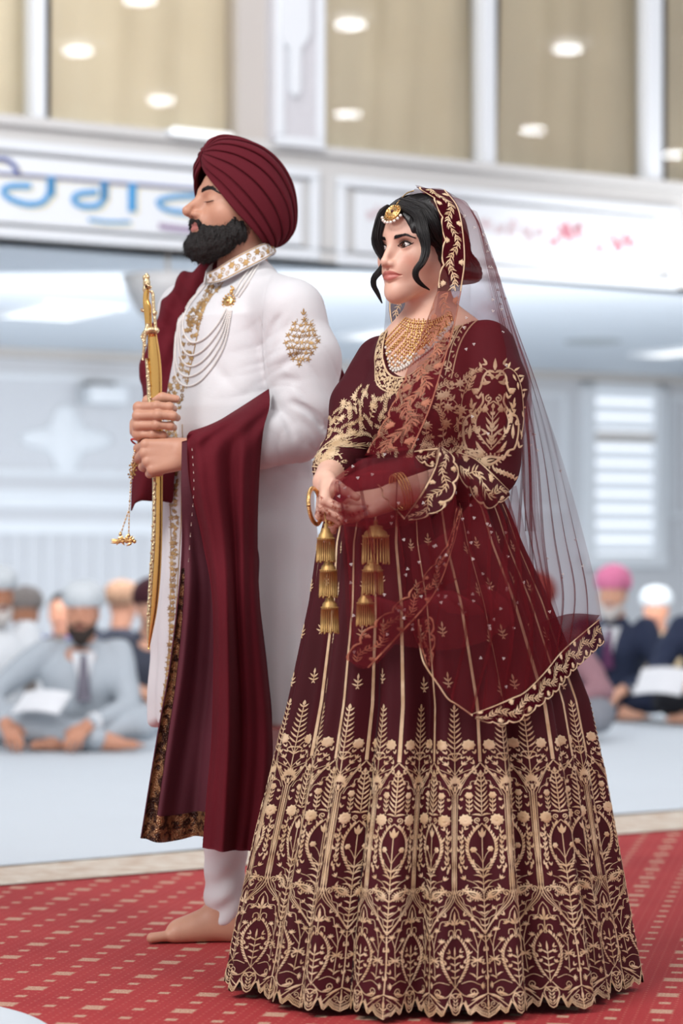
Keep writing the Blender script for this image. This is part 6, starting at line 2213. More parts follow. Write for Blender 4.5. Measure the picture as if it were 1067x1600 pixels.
# beard hairs
me = beard.data; rs = np.random.RandomState(7)
vs = np.empty(len(me.vertices) * 3, np.float32); me.vertices.foreach_get('co', vs); vs = vs.reshape(-1, 3) + rootloc(beard)
ns = np.empty(len(me.vertices) * 3, np.float32); me.vertices.foreach_get('normal', ns); ns = ns.reshape(-1, 3)
sel = rs.choice(len(vs), min(len(vs), 7000), replace=False)
lmask = []
HV, HF, hn_ = [], [], 0
dn_h = R_g @ np.array([0, -.25, -1.])
for i in sel:
    q = R_g.T @ (vs[i] - GH) / GS
    if q[1] < -.080 and -.074 < q[2] < -.055 and abs(q[0]) < .024: continue
    n_ = ns[i]; L = .005 + .006 * rs.rand()
    flow = nz(dn_h - n_ * (n_ @ dn_h)) if q[2] < -.04 else nz(R_g @ np.array([0, .3, -1.]))
    a = vs[i] - n_ * .001; b = a + (n_ * .45 + flow + rs.randn(3) * .25) * L * .55; c = b + (flow + rs.randn(3) * .3) * L * .5
    sd = nz(np.cross(flow, n_)) * .00035
    HV += [a - sd, a + sd, b - sd * .8, b + sd * .8, c]; HF += [[hn_, hn_ + 1, hn_ + 3, hn_ + 2], [hn_ + 2, hn_ + 3, hn_ + 4]]; hn_ += 5
# thin stubble up the cheek
vs2 = []
for k in range(5200):
    x = 1; z = rs.uniform(-.074, -.022); y_ = rs.uniform(-.085, .010)
    zt_ = np.interp(y_, [-.085, -.060, -.030, .0, .010], [-.066, -.056, -.040, -.030, -.028])
    if z > zt_ + .004 * rs.randn() - .010 * rs.rand() ** 2: continue
    o = gf((.2, y_, z)); h_ = gtree.ray_cast(Vector(o.tolist()), Vector((R_g @ np.array([-1., 0, 0])).tolist()), .3)
    if h_[0] is None: continue
    a = np.array(h_[0]); n_ = np.array(h_[1]); fl = nz(R_g @ np.array([0, -.3, -1.])); b = a + (n_ * .35 + fl + rs.randn(3) * .3) * .004
    sd = nz(np.cross(fl, n_)) * .00026
    HV += [a - sd, a + sd, b]; HF += [[hn_, hn_ + 1, hn_ + 2]]; hn_ += 3
mesh('beard_hair', np.array(HV), HF, m_beard, beard, smooth=False)

# ------------------------------------------------------------------ turban
TK = [[(.001, -.102, .116), (.001, -.084, .148), (0, -.045, .160), (0, .0, .155), (0, .05, .136), (0, .095, .101), (0, .128, .052), (0, .136, .004), (0, .124, -.036), (0, .098, -.060)],
      [(.003, -.106, .112), (.036, -.088, .134), (.062, -.050, .138), (.075, .0, .130), (.076, .05, .105), (.070, .09, .065), (.058, .115, .015), (.045, .122, -.022), (.025, .112, -.048), (.006, .094, -.062)],
      [(.005, -.108, .106), (.048, -.094, .106), (.080, -.055, .100), (.097, -.005, .082), (.101, .04, .052), (.092, .078, .014), (.074, .098, -.022), (.050, .102, -.045), (.028, .098, -.058), (.010, .088, -.066)],
      [(.005, -.110, .098), (.042, -.102, .076), (.074, -.068, .052), (.093, -.026, .020), (.096, .016, -.012), (.086, .050, -.038), (.066, .074, -.054), (.044, .084, -.063), (.026, .084, -.068), (.012, .080, -.070)],
      [(.003, -.106, .076), (.034, -.100, .050), (.061, -.076, .016), (.078, -.042, -.018), (.080, -.004, -.042), (.072, .030, -.060), (.056, .052, -.069), (.038, .064, -.073), (.024, .070, -.074), (.012, .074, -.074)]]
NL = 8; nphi, nt = NL * 32 + 1, 90
tb = None
for d in (1, -1):
    S = gridsurf(TK, nphi, nt)
    Nn = gridnormals(S); ctr = S.mean((0, 1))
    if ((S - ctr) * Nn).sum(-1).mean() < 0: Nn = -Nn
    ph = np.linspace(0, NL, nphi); saw = (ph - np.floor(ph))
    if d < 0: ph = ph + .0
    tt = np.linspace(0, 1, nt)
    wgt = np.sin(np.pi * np.clip(tt, .0, 1)) ** .45 * .85 + .15
    amp = .0068 * (saw / .94) * np.where(saw > .94, 0.05, 1) + .0012 * np.sin(np.pi * saw)
    S = S + Nn * (amp[:, None] * wgt[None] - .002)[..., None] + Nn * .0012 * np.sin(ph[:, None] * 2.1 + tt[None] * 9)[..., None]
    S[..., 0] *= d
    X = GH + (S * GS) @ R_g.T
    m_ = mesh('turban' if tb is None else 'turban_wrap', X.reshape(-1, 3), gridfaces(nphi, nt) if d > 0 else gridfaces(nphi, nt)[:, ::-1], m_turban, groom if tb is None else tb)
    md = m_.modifiers.new('thickness', 'SOLIDIFY'); md.thickness = .004; md.offset = 0
    tb = tb or m_
# pale under-cloth seen in the notch above the forehead
s = Sdf(); s.ell(gf((0, .008, .036)), np.array((.073, .0985, .086)) * GS, .01, R=R_g)
s.box(gf((0, -.06, -.02)), (.3, .3, .10), 0, .01, 's', R=R_g @ rot('x', -16))
sdfmesh('under_cloth', s, GH - .16, GH + .16, .004, simple('pale_under_cloth', (214, 196, 190), .9), tb)

# ------------------------------------------------------------------ long coat
s = Sdf()
ys = [1132, 1000, 900, 800, 720, 640, 560, 500, 458]
hwm = np.array([.203, .196, .188, .176, .172, .163, .150, .142, .105])
_rt = np.array([1.0, 1.0, 1.02, 1.06, 1.12, 1.18, 1.22, 1.25, 1.25]); b_ = hwm / np.sqrt(_rt ** 2 * .281 + .719); a_ = b_ * _rt
zs = [CH + (HZ - y) / F * GY for y in ys]
cxs = [(x - CX) / F * GY for x in (372, 371, 373, 374, 371, 366, 370, 376, 384)]
cys = [GY + d for d in (.0, .0, 0, 0, 0, 0, 0, 0, 0)]
s.add(column(zs, cxs, cys, a_, b_, -58, 2.2), 0)
s.cone(SHN + (-.012, .01, -.010), P(474, 560, 5.51), .070, .082, .035)
s.cone(P(386, 446, GY), SHN + (-.01, 0, .0), .060, .062, .05); s.cone(P(386, 446, GY), SHF, .060, .060, .05)
s.cone(SHF, P(300, 600, 5.86), .068, .06, .03); s.cone(P(300, 600, 5.86), ELF, .06, .056, .02); s.cone(ELF, ELF * .25 + WRF * .75, .054, .042, .02)
s.cone(P(474, 560, 5.51), P(476, 640, 5.50), .082, .076, .02)
s.cone(P(478, 640, 5.50), P(472, 668, 5.495), .075, .070, .012)
s.cone(P(462, 676, 5.49), P(400, 690, 5.46), .068, .060, .012); s.cone(P(400, 690, 5.46), P(330, 704, 5.43), .058, .048, .02)
# sleeve creases
def crease(pts, amp, wd):
    q = spline(pts, 40)
    lo_, hi_ = q.min(0) - .05, q.max(0) + .05
    def fn(p):
        d = np.zeros(len(p)); m = ((p > lo_) & (p < hi_)).all(1)
        if m.any():
            DD = np.linalg.norm(p[m][:, None] - q[None], axis=2); k = DD.argmin(1); D = DD.min(1)
            d[m] = amp * np.sin(np.pi * np.clip(k / 39, .02, .98)) ** .6 * np.exp(-(D / wd) ** 2)
        return d
    return fn
CRS = [([(420, 634, 5.43), (440, 627, 5.42), (468, 634, 5.42), (492, 650, 5.43), (504, 672, 5.45)], .012, .007),
       ([(418, 600, 5.46), (440, 592, 5.44), (470, 596, 5.42)], .0035, .010), ([(418, 560, 5.46), (436, 530, 5.44), (452, 505, 5.44)], .0045, .009),
       ([(414, 540, 5.47), (430, 505, 5.46), (455, 480, 5.46)], .0035, .010), ([(424, 585, 5.45), (455, 560, 5.43), (490, 545, 5.43)], .003, .010),
       ([(440, 645, 5.43), (452, 665, 5.42), (460, 690, 5.42)], .004, .008), ([(470, 655, 5.42), (492, 680, 5.43), (500, 700, 5.45)], .0035, .008),
       ([(412, 470, 5.50), (411, 530, 5.50), (416, 600, 5.50)], .004, .007), ([(430, 560, 5.43), (452, 600, 5.42), (470, 625, 5.42)], -.003, .012),
       ([(390, 520, 5.56), (360, 580, 5.55), (330, 620, 5.55)], .002, .014), ([(330, 560, 5.55), (360, 600, 5.54), (400, 640, 5.54)], .002, .014)]
for pts, amp, wd in CRS: s.add(crease([P(*q) for q in pts], amp * 1.5, wd), 0, 'd')
s.add(wr(5, .0016, 18), 0, 'd')
def rumple(p):
    a = p - P(470, 640, 5.5); r1 = np.exp(-(np.linalg.norm(a, axis=1) / .13) ** 2)
    b = p - P(418, 560, 5.5); r2 = np.exp(-(np.linalg.norm(b * [1, .6, .6], axis=1) / .07) ** 2)
    c = p - P(400, 700, 5.44); r3 = np.exp(-(np.linalg.norm(c, axis=1) / .10) ** 2)
    w1 = np.sin(a @ np.array([16, 8, 52]) + 1.6 * np.sin(a @ np.array([22, 6, -12])))
    w2 = np.sin(b @ np.array([-34, 0, 50]) + 1.2 * np.sin(b @ np.array([14, 8, 24])))
    w3 = np.sin(c @ np.array([50, 0, -30]) + 1.2 * np.sin(c @ np.array([14, 8, 30])))
    rd = lambda w: .55 - np.abs(w) ** .8
    return .0055 * r1 * rd(w1) + .0026 * r2 * rd(w2) + .0032 * r3 * rd(w3)
s.add(rumple, 0, 'd')
# skirt of the coat: long soft vertical folds
def vfold(p):
    a = np.arctan2(p[:, 1] - GY, p[:, 0] - cxs[0]); k = np.clip((1.05 - p[:, 2]) / .5, 0, 1)
    return k * (.004 * np.sin(a * 11 + 1) + .003 * np.sin(a * 19))
s.add(vfold, 0, 'd')
coat = sdfmesh('long_coat', s, P(372, 1140, GY) - (.34, .40, 0), P(372, 420, GY) + (.34, .40, 0), .0042, m_coat, groom)
ctree = bvh_of(coat)
# seam round the armhole
sm = Emb(.6); sm.stem([(428, 424), (417, 450), (410, 490), (409, 530), (411, 560), (414, 585)], 1.0, 40, h=.5)
view_emb('armhole_seam', sm, ctree, m_coat, coat, .0008, .0003)
# trousers
s = Sdf()
for nm in ('n', 'f'):
    h0, an = legs[nm]; kn = (h0 + an) / 2 + (-.01, 0, .02)
    s.cone(h0, kn, .105, .078, .03); s.cone(kn, an + (0, 0, .03), .074, .044, .03)
    s.cone(an + (0.006, 0, .02), an + (.004, 0, -.030), .046, .043, .02)
    c_ = an
def tfold(p): return .0022 * np.sin(p[:, 2] * 95 + 3 * np.sin(p[:, 0] * 30 + p[:, 1] * 20)) * np.clip((.30 - p[:, 2]) / .2, 0, 1)
s.add(tfold, 0, 'd')
s.add(lambda p: (.045 + .16 * np.abs(p[:, 0] - legs['n'][1][0] + .0) - p[:, 2]) if False else (.040 - p[:, 2]), .004, 'i')
sdfmesh('trousers', s, P(372, 1200, GY) - (.30, .35, .80), P(372, 840, GY) + (.35, .35, .05), .0045, m_coat, groom)

# collar
m_collar = m_coat
lowp = [(325, 443, 5.655), (348, 439, 5.61), (382, 422, 5.595), (416, 404, 5.62), (431, 394, 5.68)]
upp = [(324, 427, 5.66), (338, 420, 5.625), (362, 405, 5.615), (390, 390, 5.62), (411, 381, 5.65), (426, 381, 5.70)]
farl = [(431, 394, 5.68), (424, 400, 5.74), (390, 414, 5.79), (350, 430, 5.78), (325, 443, 5.70), (318, 445, 5.67)]
faru = [(426, 381, 5.70), (418, 384, 5.75), (385, 396, 5.78), (350, 404, 5.77), (331, 412, 5.71), (322, 424, 5.675)]
def ribbon3(a, b, n=50, m=6):
    A_ = resample(spline([P(*q) for q in a], 100), n); B_ = resample(spline([P(*q) for q in b], 100), n)
    t = np.linspace(0, 1, m)[None, :, None]; return A_[:, None] * (1 - t) + B_[:, None] * t
Sc = ribbon3(lowp, upp); col = sheet('collar', Sc, m_coat, coat, .003)
sheet('collar', ribbon3(farl, faru), m_coat, coat, .003)
def scroll_band(L, w, seed, dens=1.0):
    e = Emb(.8); rs = random.Random(seed)
    e.stem([(0, 2), (L, 2)], 1.8, max(8, int(L / 6))); e.stem([(0, w - 2), (L, w - 2)], 1.8, max(8, int(L / 6)))
    n = max(2, int(L / 20 * dens))
    for k in range(n):
        x = (k + .5) * L / n; d = 1 if k % 2 else -1
        e.disc(x, w / 2 - d * w * .14, w * .15, 6, 1.4); 
        for b in range(6): e.leaf(x, w / 2 - d * w * .14, b * 60 + 20, w * .26, w * .11)
        e.curl(x + 8, w / 2 + d * w * .12, w * .18, d, 1.2, 1.3, a0=90); e.curl(x - 8, w / 2 + d * w * .16, w * .15, -d, 1.1, 1.2, a0=90)
        for b in (-40, 0, 40): e.leaf(x + 6, w / 2 + d * w * .2, 90 * -d + b, w * .18, w * .08)
    return e
L = np.linalg.norm(np.diff(Sc[:, 3], axis=0), axis=1).sum() / GP; w_ = 29
e = scroll_band(L, w_, 1); V, Fc = e.arrays()
mesh('collar_embroidery', sample(Sc, V[:, 0] / L, V[:, 1] / w_, .002 + V[:, 2] * .0010), Fc, m_gold2, coat)
# placket embroidery
Lp = spline([(325, 441), (313, 470), (295, 492), (288, 515), (280, 560), (265, 597), (260, 620), (258, 660), (262, 700), (264, 750), (267, 817), (267, 885), (266, 960), (262, 1040), (250, 1120)], 120)
Rp = spline([(349, 441), (326, 470), (316, 492), (311, 511), (301, 560), (293, 597), (289, 630), (285, 661), (286, 700), (284, 745), (283, 817), (279, 885), (275, 960), (270, 1040), (258, 1120)], 120)
e = Emb(.9); rs = random.Random(9)
for i in range(0, 119):
    a, b = Lp[i], Rp[i]; wd = np.linalg.norm(b - a)
    if i % 2 == 0 or i > 56:
        for k in range(3 if i < 56 else 2):
            f_ = (k + .5 + rs.uniform(-.3, .3)) / 3; x, y = a * (1 - f_) + b * f_
            t = rs.random()
            if t < .30:
                e.disc(x, y, 3.0, 6, 1.4)
                for q in range(5): e.leaf(x, y, q * 72 + rs.random() * 30, 5.5, 2.2)
            elif t < .6: e.curl(x, y, 3.6, rs.choice((-1, 1)), 1.1, 1.2, a0=rs.uniform(0, 360))
            else:
                an_ = rs.uniform(0, 360)
                for q in (-40, 0, 40): e.leaf(x, y, an_ + q, 6.5, 2.4)
e.stem([tuple(q) for q in Rp[:46:3]], 1.3, 40); e.stem([tuple(q) for q in Lp[60:118:3]], 1.2, 40); e.stem([tuple(q) for q in Rp[60:118:3]], 1.2, 40)
view_emb('placket_embroidery', e, ctree, m_gold2, coat, .0012, .0006)
# diamond of flowers on the sleeve
e = Emb(.9); rs = random.Random(2)
cx_, cy_ = 471, 534
def dia(x, y): return abs(x) / 31 + abs(y) / 46
cells = []
for iy in range(-5, 6):
    for ix in range(-4, 5):
        x, y = ix * 8 + (4 if iy % 2 else 0), iy * 9
        if dia(x, y) > 1.02: continue
        x += rs.uniform(-1.5, 1.5) - y * .08; y += rs.uniform(-1.5, 1.5)
        t = (ix + 2 * iy) % 3
        if dia(x, y) > .72 or t == 0:
            e.disc(cx_ + x, cy_ + y, 1.3, 6, 1.3)
            for b in range(5): e.leaf(cx_ + x, cy_ + y, b * 72 + x * 7, 5.6, 1.9)
        elif t == 1:
            for d in (-1, 1): e.curl(cx_ + x + d * 3, cy_ + y, 3, d, 1.1, 1.0)
        else:
            for b in (-50, -15, 15, 50): e.leaf(cx_ + x, cy_ + y + 3, 90 + b, 6.5, 2.0)
        e.stem([(cx_ + x, cy_ + y), (cx_ + x * .8 + 2, cy_ + y - 4), (cx_ + x + 4, cy_ + y - 8)], .8)
e.leaf(cx_ + 3, cy_ - 44, 90, 9, 3); e.leaf(cx_ + 3, cy_ - 42, 50, 7, 2.5); e.leaf(cx_ + 3, cy_ - 42, 130, 7, 2.5)
view_emb('sleeve_embroidery', e, ctree, m_gold2, coat, .0012, .0006)
# brooch and pearl strands
bc = view_pt = None
def cast2(x, y, tree, lift=.002, start=4.6):
    o = P(x, y, start); d = nz(o - np.array([0, 0, CH])); h_ = tree.ray_cast(Vector(o.tolist()), Vector(d.tolist()), 3)
    return None if h_[0] is None else np.array(h_[0]) + np.array(h_[1]) * lift
STR = [[(354, 484), (340, 508), (322, 528), (303, 536), (291, 525), (287, 503), (296, 480), (322, 446)],
       [(356, 486), (342, 518), (320, 546), (299, 556), (286, 542), (283, 512), (292, 482), (321, 447)],
       [(358, 487), (344, 528), (320, 562), (298, 573), (284, 558), (280, 520), (289, 484), (320, 448)],
       [(360, 487), (346, 538), (318, 578), (292, 589), (278, 572), (277, 530), (286, 488), (319, 449)],
       [(362, 487), (349, 545), (318, 592), (292, 604), (276, 586), (275, 540), (284, 492), (318, 450)],
       [(366, 460), (376, 442), (390, 422)], [(370, 462), (382, 444), (398, 418)], [(374, 464), (388, 444), (404, 414)]]
for k, st in enumerate(STR):
    q = resample(spline(st, 80), 90 if k < 5 else 24); pts = [cast2(x, y, ctree, .0028) for x, y in q]
    pts = [p_ for p_ in pts if p_ is not None]
    pts = np.array(pts); 
    for _ in range(3): pts[1:-1] = (pts[:-2] + pts[1:-1] * 2 + pts[2:]) / 4
    q = resample(pts, int(np.linalg.norm(np.diff(pts, axis=0), axis=1).sum() / .0042))
    g = Geo()
    for a in q: g.ball(a, .0027, 6)
    g.build('pearl_strand', m_bead, groom)
c = cast2(358, 472, ctree, .003); nrm = nz(np.array([-.45, -.85, .25])); u_ = nz(np.cross(nrm, [0, 0, 1])); w2 = -np.cross(u_, nrm) if np.cross(u_, nrm)[2] < 0 else np.cross(u_, nrm)
g = Geo(); g.lathe([(.001, .0075), (.006, .006), (.0085, .003), (.011, .004), (.0125, .002), (.013, 0), (.001, -.001)], c, 20, nrm)
for k in range(14):
    a = 2 * math.pi * k / 14; g.ball(c + (u_ * math.cos(a) + w2 * math.sin(a) * 1.15) * .0155, .0030, 6)
g.ball(c + w2 * .022 + u_ * -.004, .0045, 8); g.ball(c + w2 * .029 + u_ * -.007, .0035, 8); g.ball(c - w2 * .020, .0035, 8)
for k in range(5): g.ball(c + w2 * (.024 + .003 * k) + u_ * (-.006 + .004 * math.sin(k * 2)), .0028, 6)
g.build('brooch', m_goldm, groom)

# ------------------------------------------------------------------ shawl
shawl = empty('shawl', (0, 0, 0)); shawl.parent = groom
s = Sdf()
s.chain([P(346, 420, 5.735), P(314, 448, 5.79), P(288, 500, 5.84), P(272, 560, 5.85), P(268, 620, 5.83)], [.026, .050, .068, .078, .066], .02, n=16)
s.chain([P(268, 620, 5.83), P(262, 690, 5.78), P(248, 735, 5.68), P(236, 752, 5.62)], [.066, .052, .050, .042], .03, n=12)
def sfold(p):
    q = p - P(290, 500, 5.8)
    return .006 * np.sin(q[:, 0] * 75 + q[:, 2] * 42 + 1.2 * np.sin(q[:, 2] * 14)) + .003 * np.sin(q[:, 0] * 140 - q[:, 2] * 60)
s.add(sfold, 0, 'd')
sdfmesh('shawl_wrap', s, P(285, 600, 5.7) - (.22, .25, .32), P(285, 600, 5.7) + (.2, .3, .40), .0045, m_shawl, shawl)
S = gridsurf(Q([[(208, 716, 5.60), (226, 722, 5.56), (258, 716, 5.58), (275, 712, 5.6)], [(207, 745, 5.60), (226, 745, 5.555), (255, 745, 5.575), (272, 745, 5.6)],
                [(206, 772, 5.60), (220, 776, 5.56), (245, 780, 5.575), (270, 778, 5.6)], [(205, 798, 5.61), (214, 784, 5.58), (238, 780, 5.585), (268, 786, 5.6)]]), 30, 40)
sheet('shawl_end', S, m_shawl, shawl, .003)
S = gridsurf(Q([[(420, 480, 5.86), (495, 520, 5.80), (533, 574, 5.70)], [(440, 600, 5.80), (512, 608, 5.70), (547, 607, 5.64)], [(450, 680, 5.70), (505, 668, 5.61), (537, 648, 5.61)], [(450, 712, 5.62), (488, 709, 5.57), (514, 704, 5.59)]]), 50, 50)
sheet('shawl_back', S, m_shawl, shawl, .003)
m_sequin = None
def sequin_mat():
    w = N('bronze_sequins'); v = w.n('TexVoronoi', ins={'Vector': w.n('TexCoord').outputs['Object'], 'Scale': 260.})
    n1 = w.noise(60, 3)
    c = w.mix(w.ramp(n1, 0, 1, .44, .56), s2l((58, 32, 26)), s2l((160, 120, 84)))
    c = w.mix(w.ramp(v.outputs['Distance'], .8, 0, 0, .3), c, s2l((206, 170, 130)))
    w.bsdf(c, .35, .5, Normal=w.bump(v.outputs['Distance'], .003, .9)); return w.done()
m_sequin = sequin_mat()
S = gridsurf(Q([[(484, 714, 5.565), (500, 711, 5.565), (518, 704, 5.585)], [(486, 707, 5.562), (500, 703, 5.562), (518, 697, 5.582)]]), 6, 20)
sheet('sequin_border', S, m_sequin, shawl, .004)
# front panel over the forearm
FR = Q([[(330, 668, 5.47), (352, 652, 5.475), (382, 633, 5.48), (420, 608, 5.455)],
        [(296, 676, 5.372), (325, 670, 5.372), (368, 654, 5.385), (421, 634, 5.415)],
        [(292, 700, 5.352), (325, 700, 5.345), (370, 690, 5.355), (410, 680, 5.39)],
        [(296, 760, 5.350), (330, 760, 5.335), (372, 760, 5.350), (404, 755, 5.40)],
        [(316, 850, 5.36), (345, 850, 5.335), (375, 850, 5.36), (402, 850, 5.41)],
        [(332, 950, 5.335), (352, 950, 5.305), (378, 950, 5.345), (406, 950, 5.395)],
        [(331, 1132, 5.355), (355, 1132, 5.315), (388, 1132, 5.365), (424, 1132, 5.405)],
        [(322, 1250, 5.355), (350, 1250, 5.325), (385, 1250, 5.365), (422, 1230, 5.405)],
        [(316, 1326, 5.355), (345, 1329, 5.330), (378, 1330, 5.355), (405, 1328, 5.395)]])
S = gridsurf(FR, 150, 90)
uu, vv = np.meshgrid(np.linspace(0, 1, 150), np.linspace(0, 1, 90), indexing='ij')
gr = np.clip((uu - .14) / .2, 0, 1)
S[..., 1] += gr * (.016 * np.sin(vv * 11.5 + .6 + .8 * np.sin(uu * 3)) + .008 * np.sin(vv * 23 + uu * 2.5))
S[..., 1] += np.exp(-((uu - .2) / .08) ** 2) * .006 * np.sin(vv * 14 + uu * 40)
sheet('shawl_front', S, m_shawl, shawl, .0025)
g = Geo(); g.tube([P(x, y, Y) for x, y, Y in ((317, 1312, 5.383), (345, 1315, 5.360), (378, 1316, 5.384), (405, 1314, 5.425))], .0012, 5); g.build('hem_seam', m_shawl, shawl)
BK = Q([[(284, 690, 5.385), (310, 684, 5.385), (350, 680, 5.40)],
        [(283, 760, 5.380), (308, 760, 5.385), (345, 760, 5.42)],
        [(284, 850, 5.39), (312, 850, 5.41), (360, 850, 5.43), (400, 850, 5.44)],
        [(278, 930, 5.365), (318, 930, 5.415), (365, 930, 5.405), (404, 930, 5.415)],
        [(263, 1050, 5.385), (312, 1050, 5.445), (365, 1050, 5.415), (418, 1050, 5.425)],
        [(245, 1150, 5.405), (300, 1150, 5.465), (360, 1150, 5.425), (424, 1150, 5.425)],
        [(219, 1311, 5.425), (262, 1315, 5.465), (312, 1306, 5.485), (360, 1308, 5.425), (404, 1306, 5.425)]])
S = gridsurf(BK, 150, 100)
uu, vv = np.meshgrid(np.linspace(0, 1, 150), np.linspace(0, 1, 100), indexing='ij')
S[..., 1] += np.clip((uu - .25) / .4, 0, 1) * (.014 * np.sin(vv * 17 + 1.5) + .008 * np.sin(vv * 31))
bk_S = S
m_inner = cloth_mat('shawl_reverse', (92, 36, 50), sheen=.3, var=.14, slub=(120, (.35, .35, 6.0), .35, 1.15))
sheet('shawl_inner', S, m_inner, shawl, .0025)
# its borders: sequins along the lower left edge and the bottom
i0 = 62; Sb = S[i0:, :].copy(); N_ = gridnormals(S)[i0:]
if N_[..., 1].mean() > 0: N_ = -N_
wcol = np.interp(np.linspace(0, 1, Sb.shape[0]), [0, .25, 1], [5, 9, 13])
G1 = np.zeros((Sb.shape[0], 8, 3))
for i in range(Sb.shape[0]):
    js = np.linspace(0, wcol[i], 8); j0 = js.astype(int); f_ = (js - j0)[:, None]
    G1[i] = Sb[i, j0] * (1 - f_) + Sb[i, j0 + 1] * f_ + N_[i, j0] * .0028
sheet('sequin_border', G1, m_sequin, shawl)
G2 = S[-7:, 0:56] + gridnormals(S)[-7:, 0:56] * (-.003 if gridnormals(S)[..., 1].mean() > 0 else .003)
sheet('sequin_border', G2, m_sequin, shawl)
# stitched left band
g = Geo()
lp = spline([P(*q) for q in ((300, 700, 5.342), (303, 760, 5.342), (298, 830, 5.372), (290, 930, 5.405), (278, 1010, 5.415))], 60)
for i in range(0, 58, 3): g.tube([lp[i], lp[i + 1]], .0010, 5)
g.build('pale_stitching', simple('pale_stitch', (190, 168, 160), .7), shawl)

# red thread and beaded cord with gilt leaves at the far wrist
g = Geo(); g.tube(ring_path(P(221, 694, 5.50), (.45, .2, 1), .031, 30, .8), .0022, 6); g.build('wrist_thread', simple('red_thread', (206, 44, 34), .7), groom)
kc = empty('wrist_ornament', (0, 0, 0)); kc.parent = groom
gg, gp_ = Geo(), Geo()
pth = spline([P(219, 686, 5.47), P(212, 700, 5.47), P(206, 725, 5.47), P(204, 760, 5.47), P(202, 795, 5.47)], 60)
gg.tube(pth, .0010, 5)
for i in range(6, 60, 2): (gp_ if (i // 2) % 3 else gg).ball(pth[i], .0026, 6)
for ex_ in ((188, 836), (201, 838)):
    p2 = resample(spline([pth[-1], P((202 + ex_[0]) / 2, 815, 5.47), P(*ex_, 5.47)], 20), 16)
    gg.tube(p2, .0008, 5)
    for i in range(1, 15): (gp_ if i % 2 else gg).ball(p2[i], .0022, 6)
    gg.lathe([(.001, .008), (.003, .004), (.0045, 0), (.001, -.002)], P(ex_[0], ex_[1], 5.47), 10)
rs = random.Random(3)
e = Emb(1.0)
for k in range(18):
    x = 190 + 22 * (k / 17) + rs.uniform(-3, 3) - 4
    e.leaf(x, 845 + rs.uniform(-3, 3), rs.uniform(-60, 240), rs.uniform(8, 13), 4.5)
for b in (178, 170, 188): e.leaf(192, 846, b, 20, 5)
V, Fc = e.arrays(); W_ = np.array([P(x, y, 5.47 - h * .004) for x, y, h in V]); gg.add(W_, Fc)
for k in range(5): gg.ball(P(186 + k * 6, 846, 5.47), .005, 6)
gg.build('gilt_leaves', m_goldm, kc); gp_.build('cord_beads', m_pearl, kc)
# embroidered cuff seen under the far hand
g = Geo(); 
for k, (x, y) in enumerate(((208, 728), (214, 722), (208, 735), (216, 714), (221, 709), (206, 742), (220, 720))):
    c = P(x, y, 5.50); g.ball(c, .0055, 8)
    for b in range(6): g.ball(c + .0075 * np.array([math.cos(b), -.4, math.sin(b)]), .0026, 6)
g.build('cuff_flowers', m_gold2, coat)

# ------------------------------------------------------------------ sword
sword = empty('sword', P(236, 1015, SWY), 'curved golden sword in its scabbard, held upright in both hands by the groom', 'sword')
m_chamf = simple('embossed_champagne_gilt', (226, 206, 164), .35, .85, var=.12, scale=120, bumps=(220, 1.0))
m_gilt = simple('bright_gilt', (236, 186, 108), .26, .95, var=.06, scale=30, bumps=(60, .12))
def loft(cs, seg=20, frac=None):
    """cs: (px, py, half width px, half depth px)"""
    q = spline([(a, b, c, d) for a, b, c, d in cs], 60); V = []
    a = np.linspace(0, 2 * math.pi, seg, endpoint=False)
    for x, y, hw_, hd in q:
        c = P(x, y, SWY)
        for t in a:
            V.append(c + np.array([math.cos(t) * max(hw_, .3) * .00145, -math.sin(t) * max(hd, .3) * .00145, 0]))
    f = gridfaces(60, seg, cv=True).tolist(); f += [list(range(seg))[::-1], [59 * seg + i for i in range(seg)]]
    return np.array(V), f
g = Geo(); V, f = loft([(238, 522, 7, 5), (241, 556, 9.5, 6.5), (243, 590, 10, 6.5), (244, 640, 9, 6), (246, 700, 8.5, 6), (247, 760, 7.5, 5), (246, 840, 7.5, 5), (243, 900, 8, 5), (239, 950, 7, 4), (235, 985, 4.5, 3), (232, 1015, 1.0, 1)]); g.add(V, f)
g.build('scabbard', m_gilt, sword)
g = Geo(); V, f = loft([(229, 560, 2.5, 6.5), (232, 590, 3.5, 6.9), (235, 640, 4, 6.5), (240, 700, 4, 6.4), (242, 760, 4, 5.6), (241, 840, 4.5, 5.6), (237, 900, 4.5, 5.6), (234, 950, 4, 4.6), (232, 985, 3, 3.4), (231.5, 1008, 1, 1.2)]); g.add(V, f)
for k in range(60):
    t = k / 59; q = spline([(231, 575), (236, 640), (241, 700), (242, 760), (240, 840), (236, 900), (233, 960)], 60)[k]
    g.ball(P(q[0] - 1 + 1.5 * math.sin(k * 2), q[1], SWY - .0085), (.0032, .0022, .0040), 6)
g.build('embossed_spine', m_chamf, sword)
g = Geo(); V, f = loft([(229, 452, 4.5, 4.5), (228, 468, 5, 5), (230, 478, 6.5, 6), (231, 492, 6, 5.5), (232, 508, 5.5, 5), (234, 520, 7, 5)]); g.add(V, f)
g.build('grip', m_gilt, sword)
g = Geo()
for (x, y, a, b, c_) in ((229, 442, 6, 5.5, 9), (226, 434, 3.5, 4, 5), (231, 433, 3, 3.5, 4), (226.5, 452, 4, 5, 7), (233, 449, 4.2, 4, 3.8), (229, 429, 2.4, 2.4, 2.6)):
    g.ball(P(x, y, SWY), np.array([a, b, c_]) * .00145, 14)
g.tube(spline([P(226, 441, SWY - .008), P(231, 446, SWY - .010), P(236, 448, SWY - .008)], 10), .0022, 6)
g.build('pommel', m_chamf, sword)
g = Geo()
for x in (228, 235): g.ball(P(x, 447.5, SWY - .0072), .0026, 8)
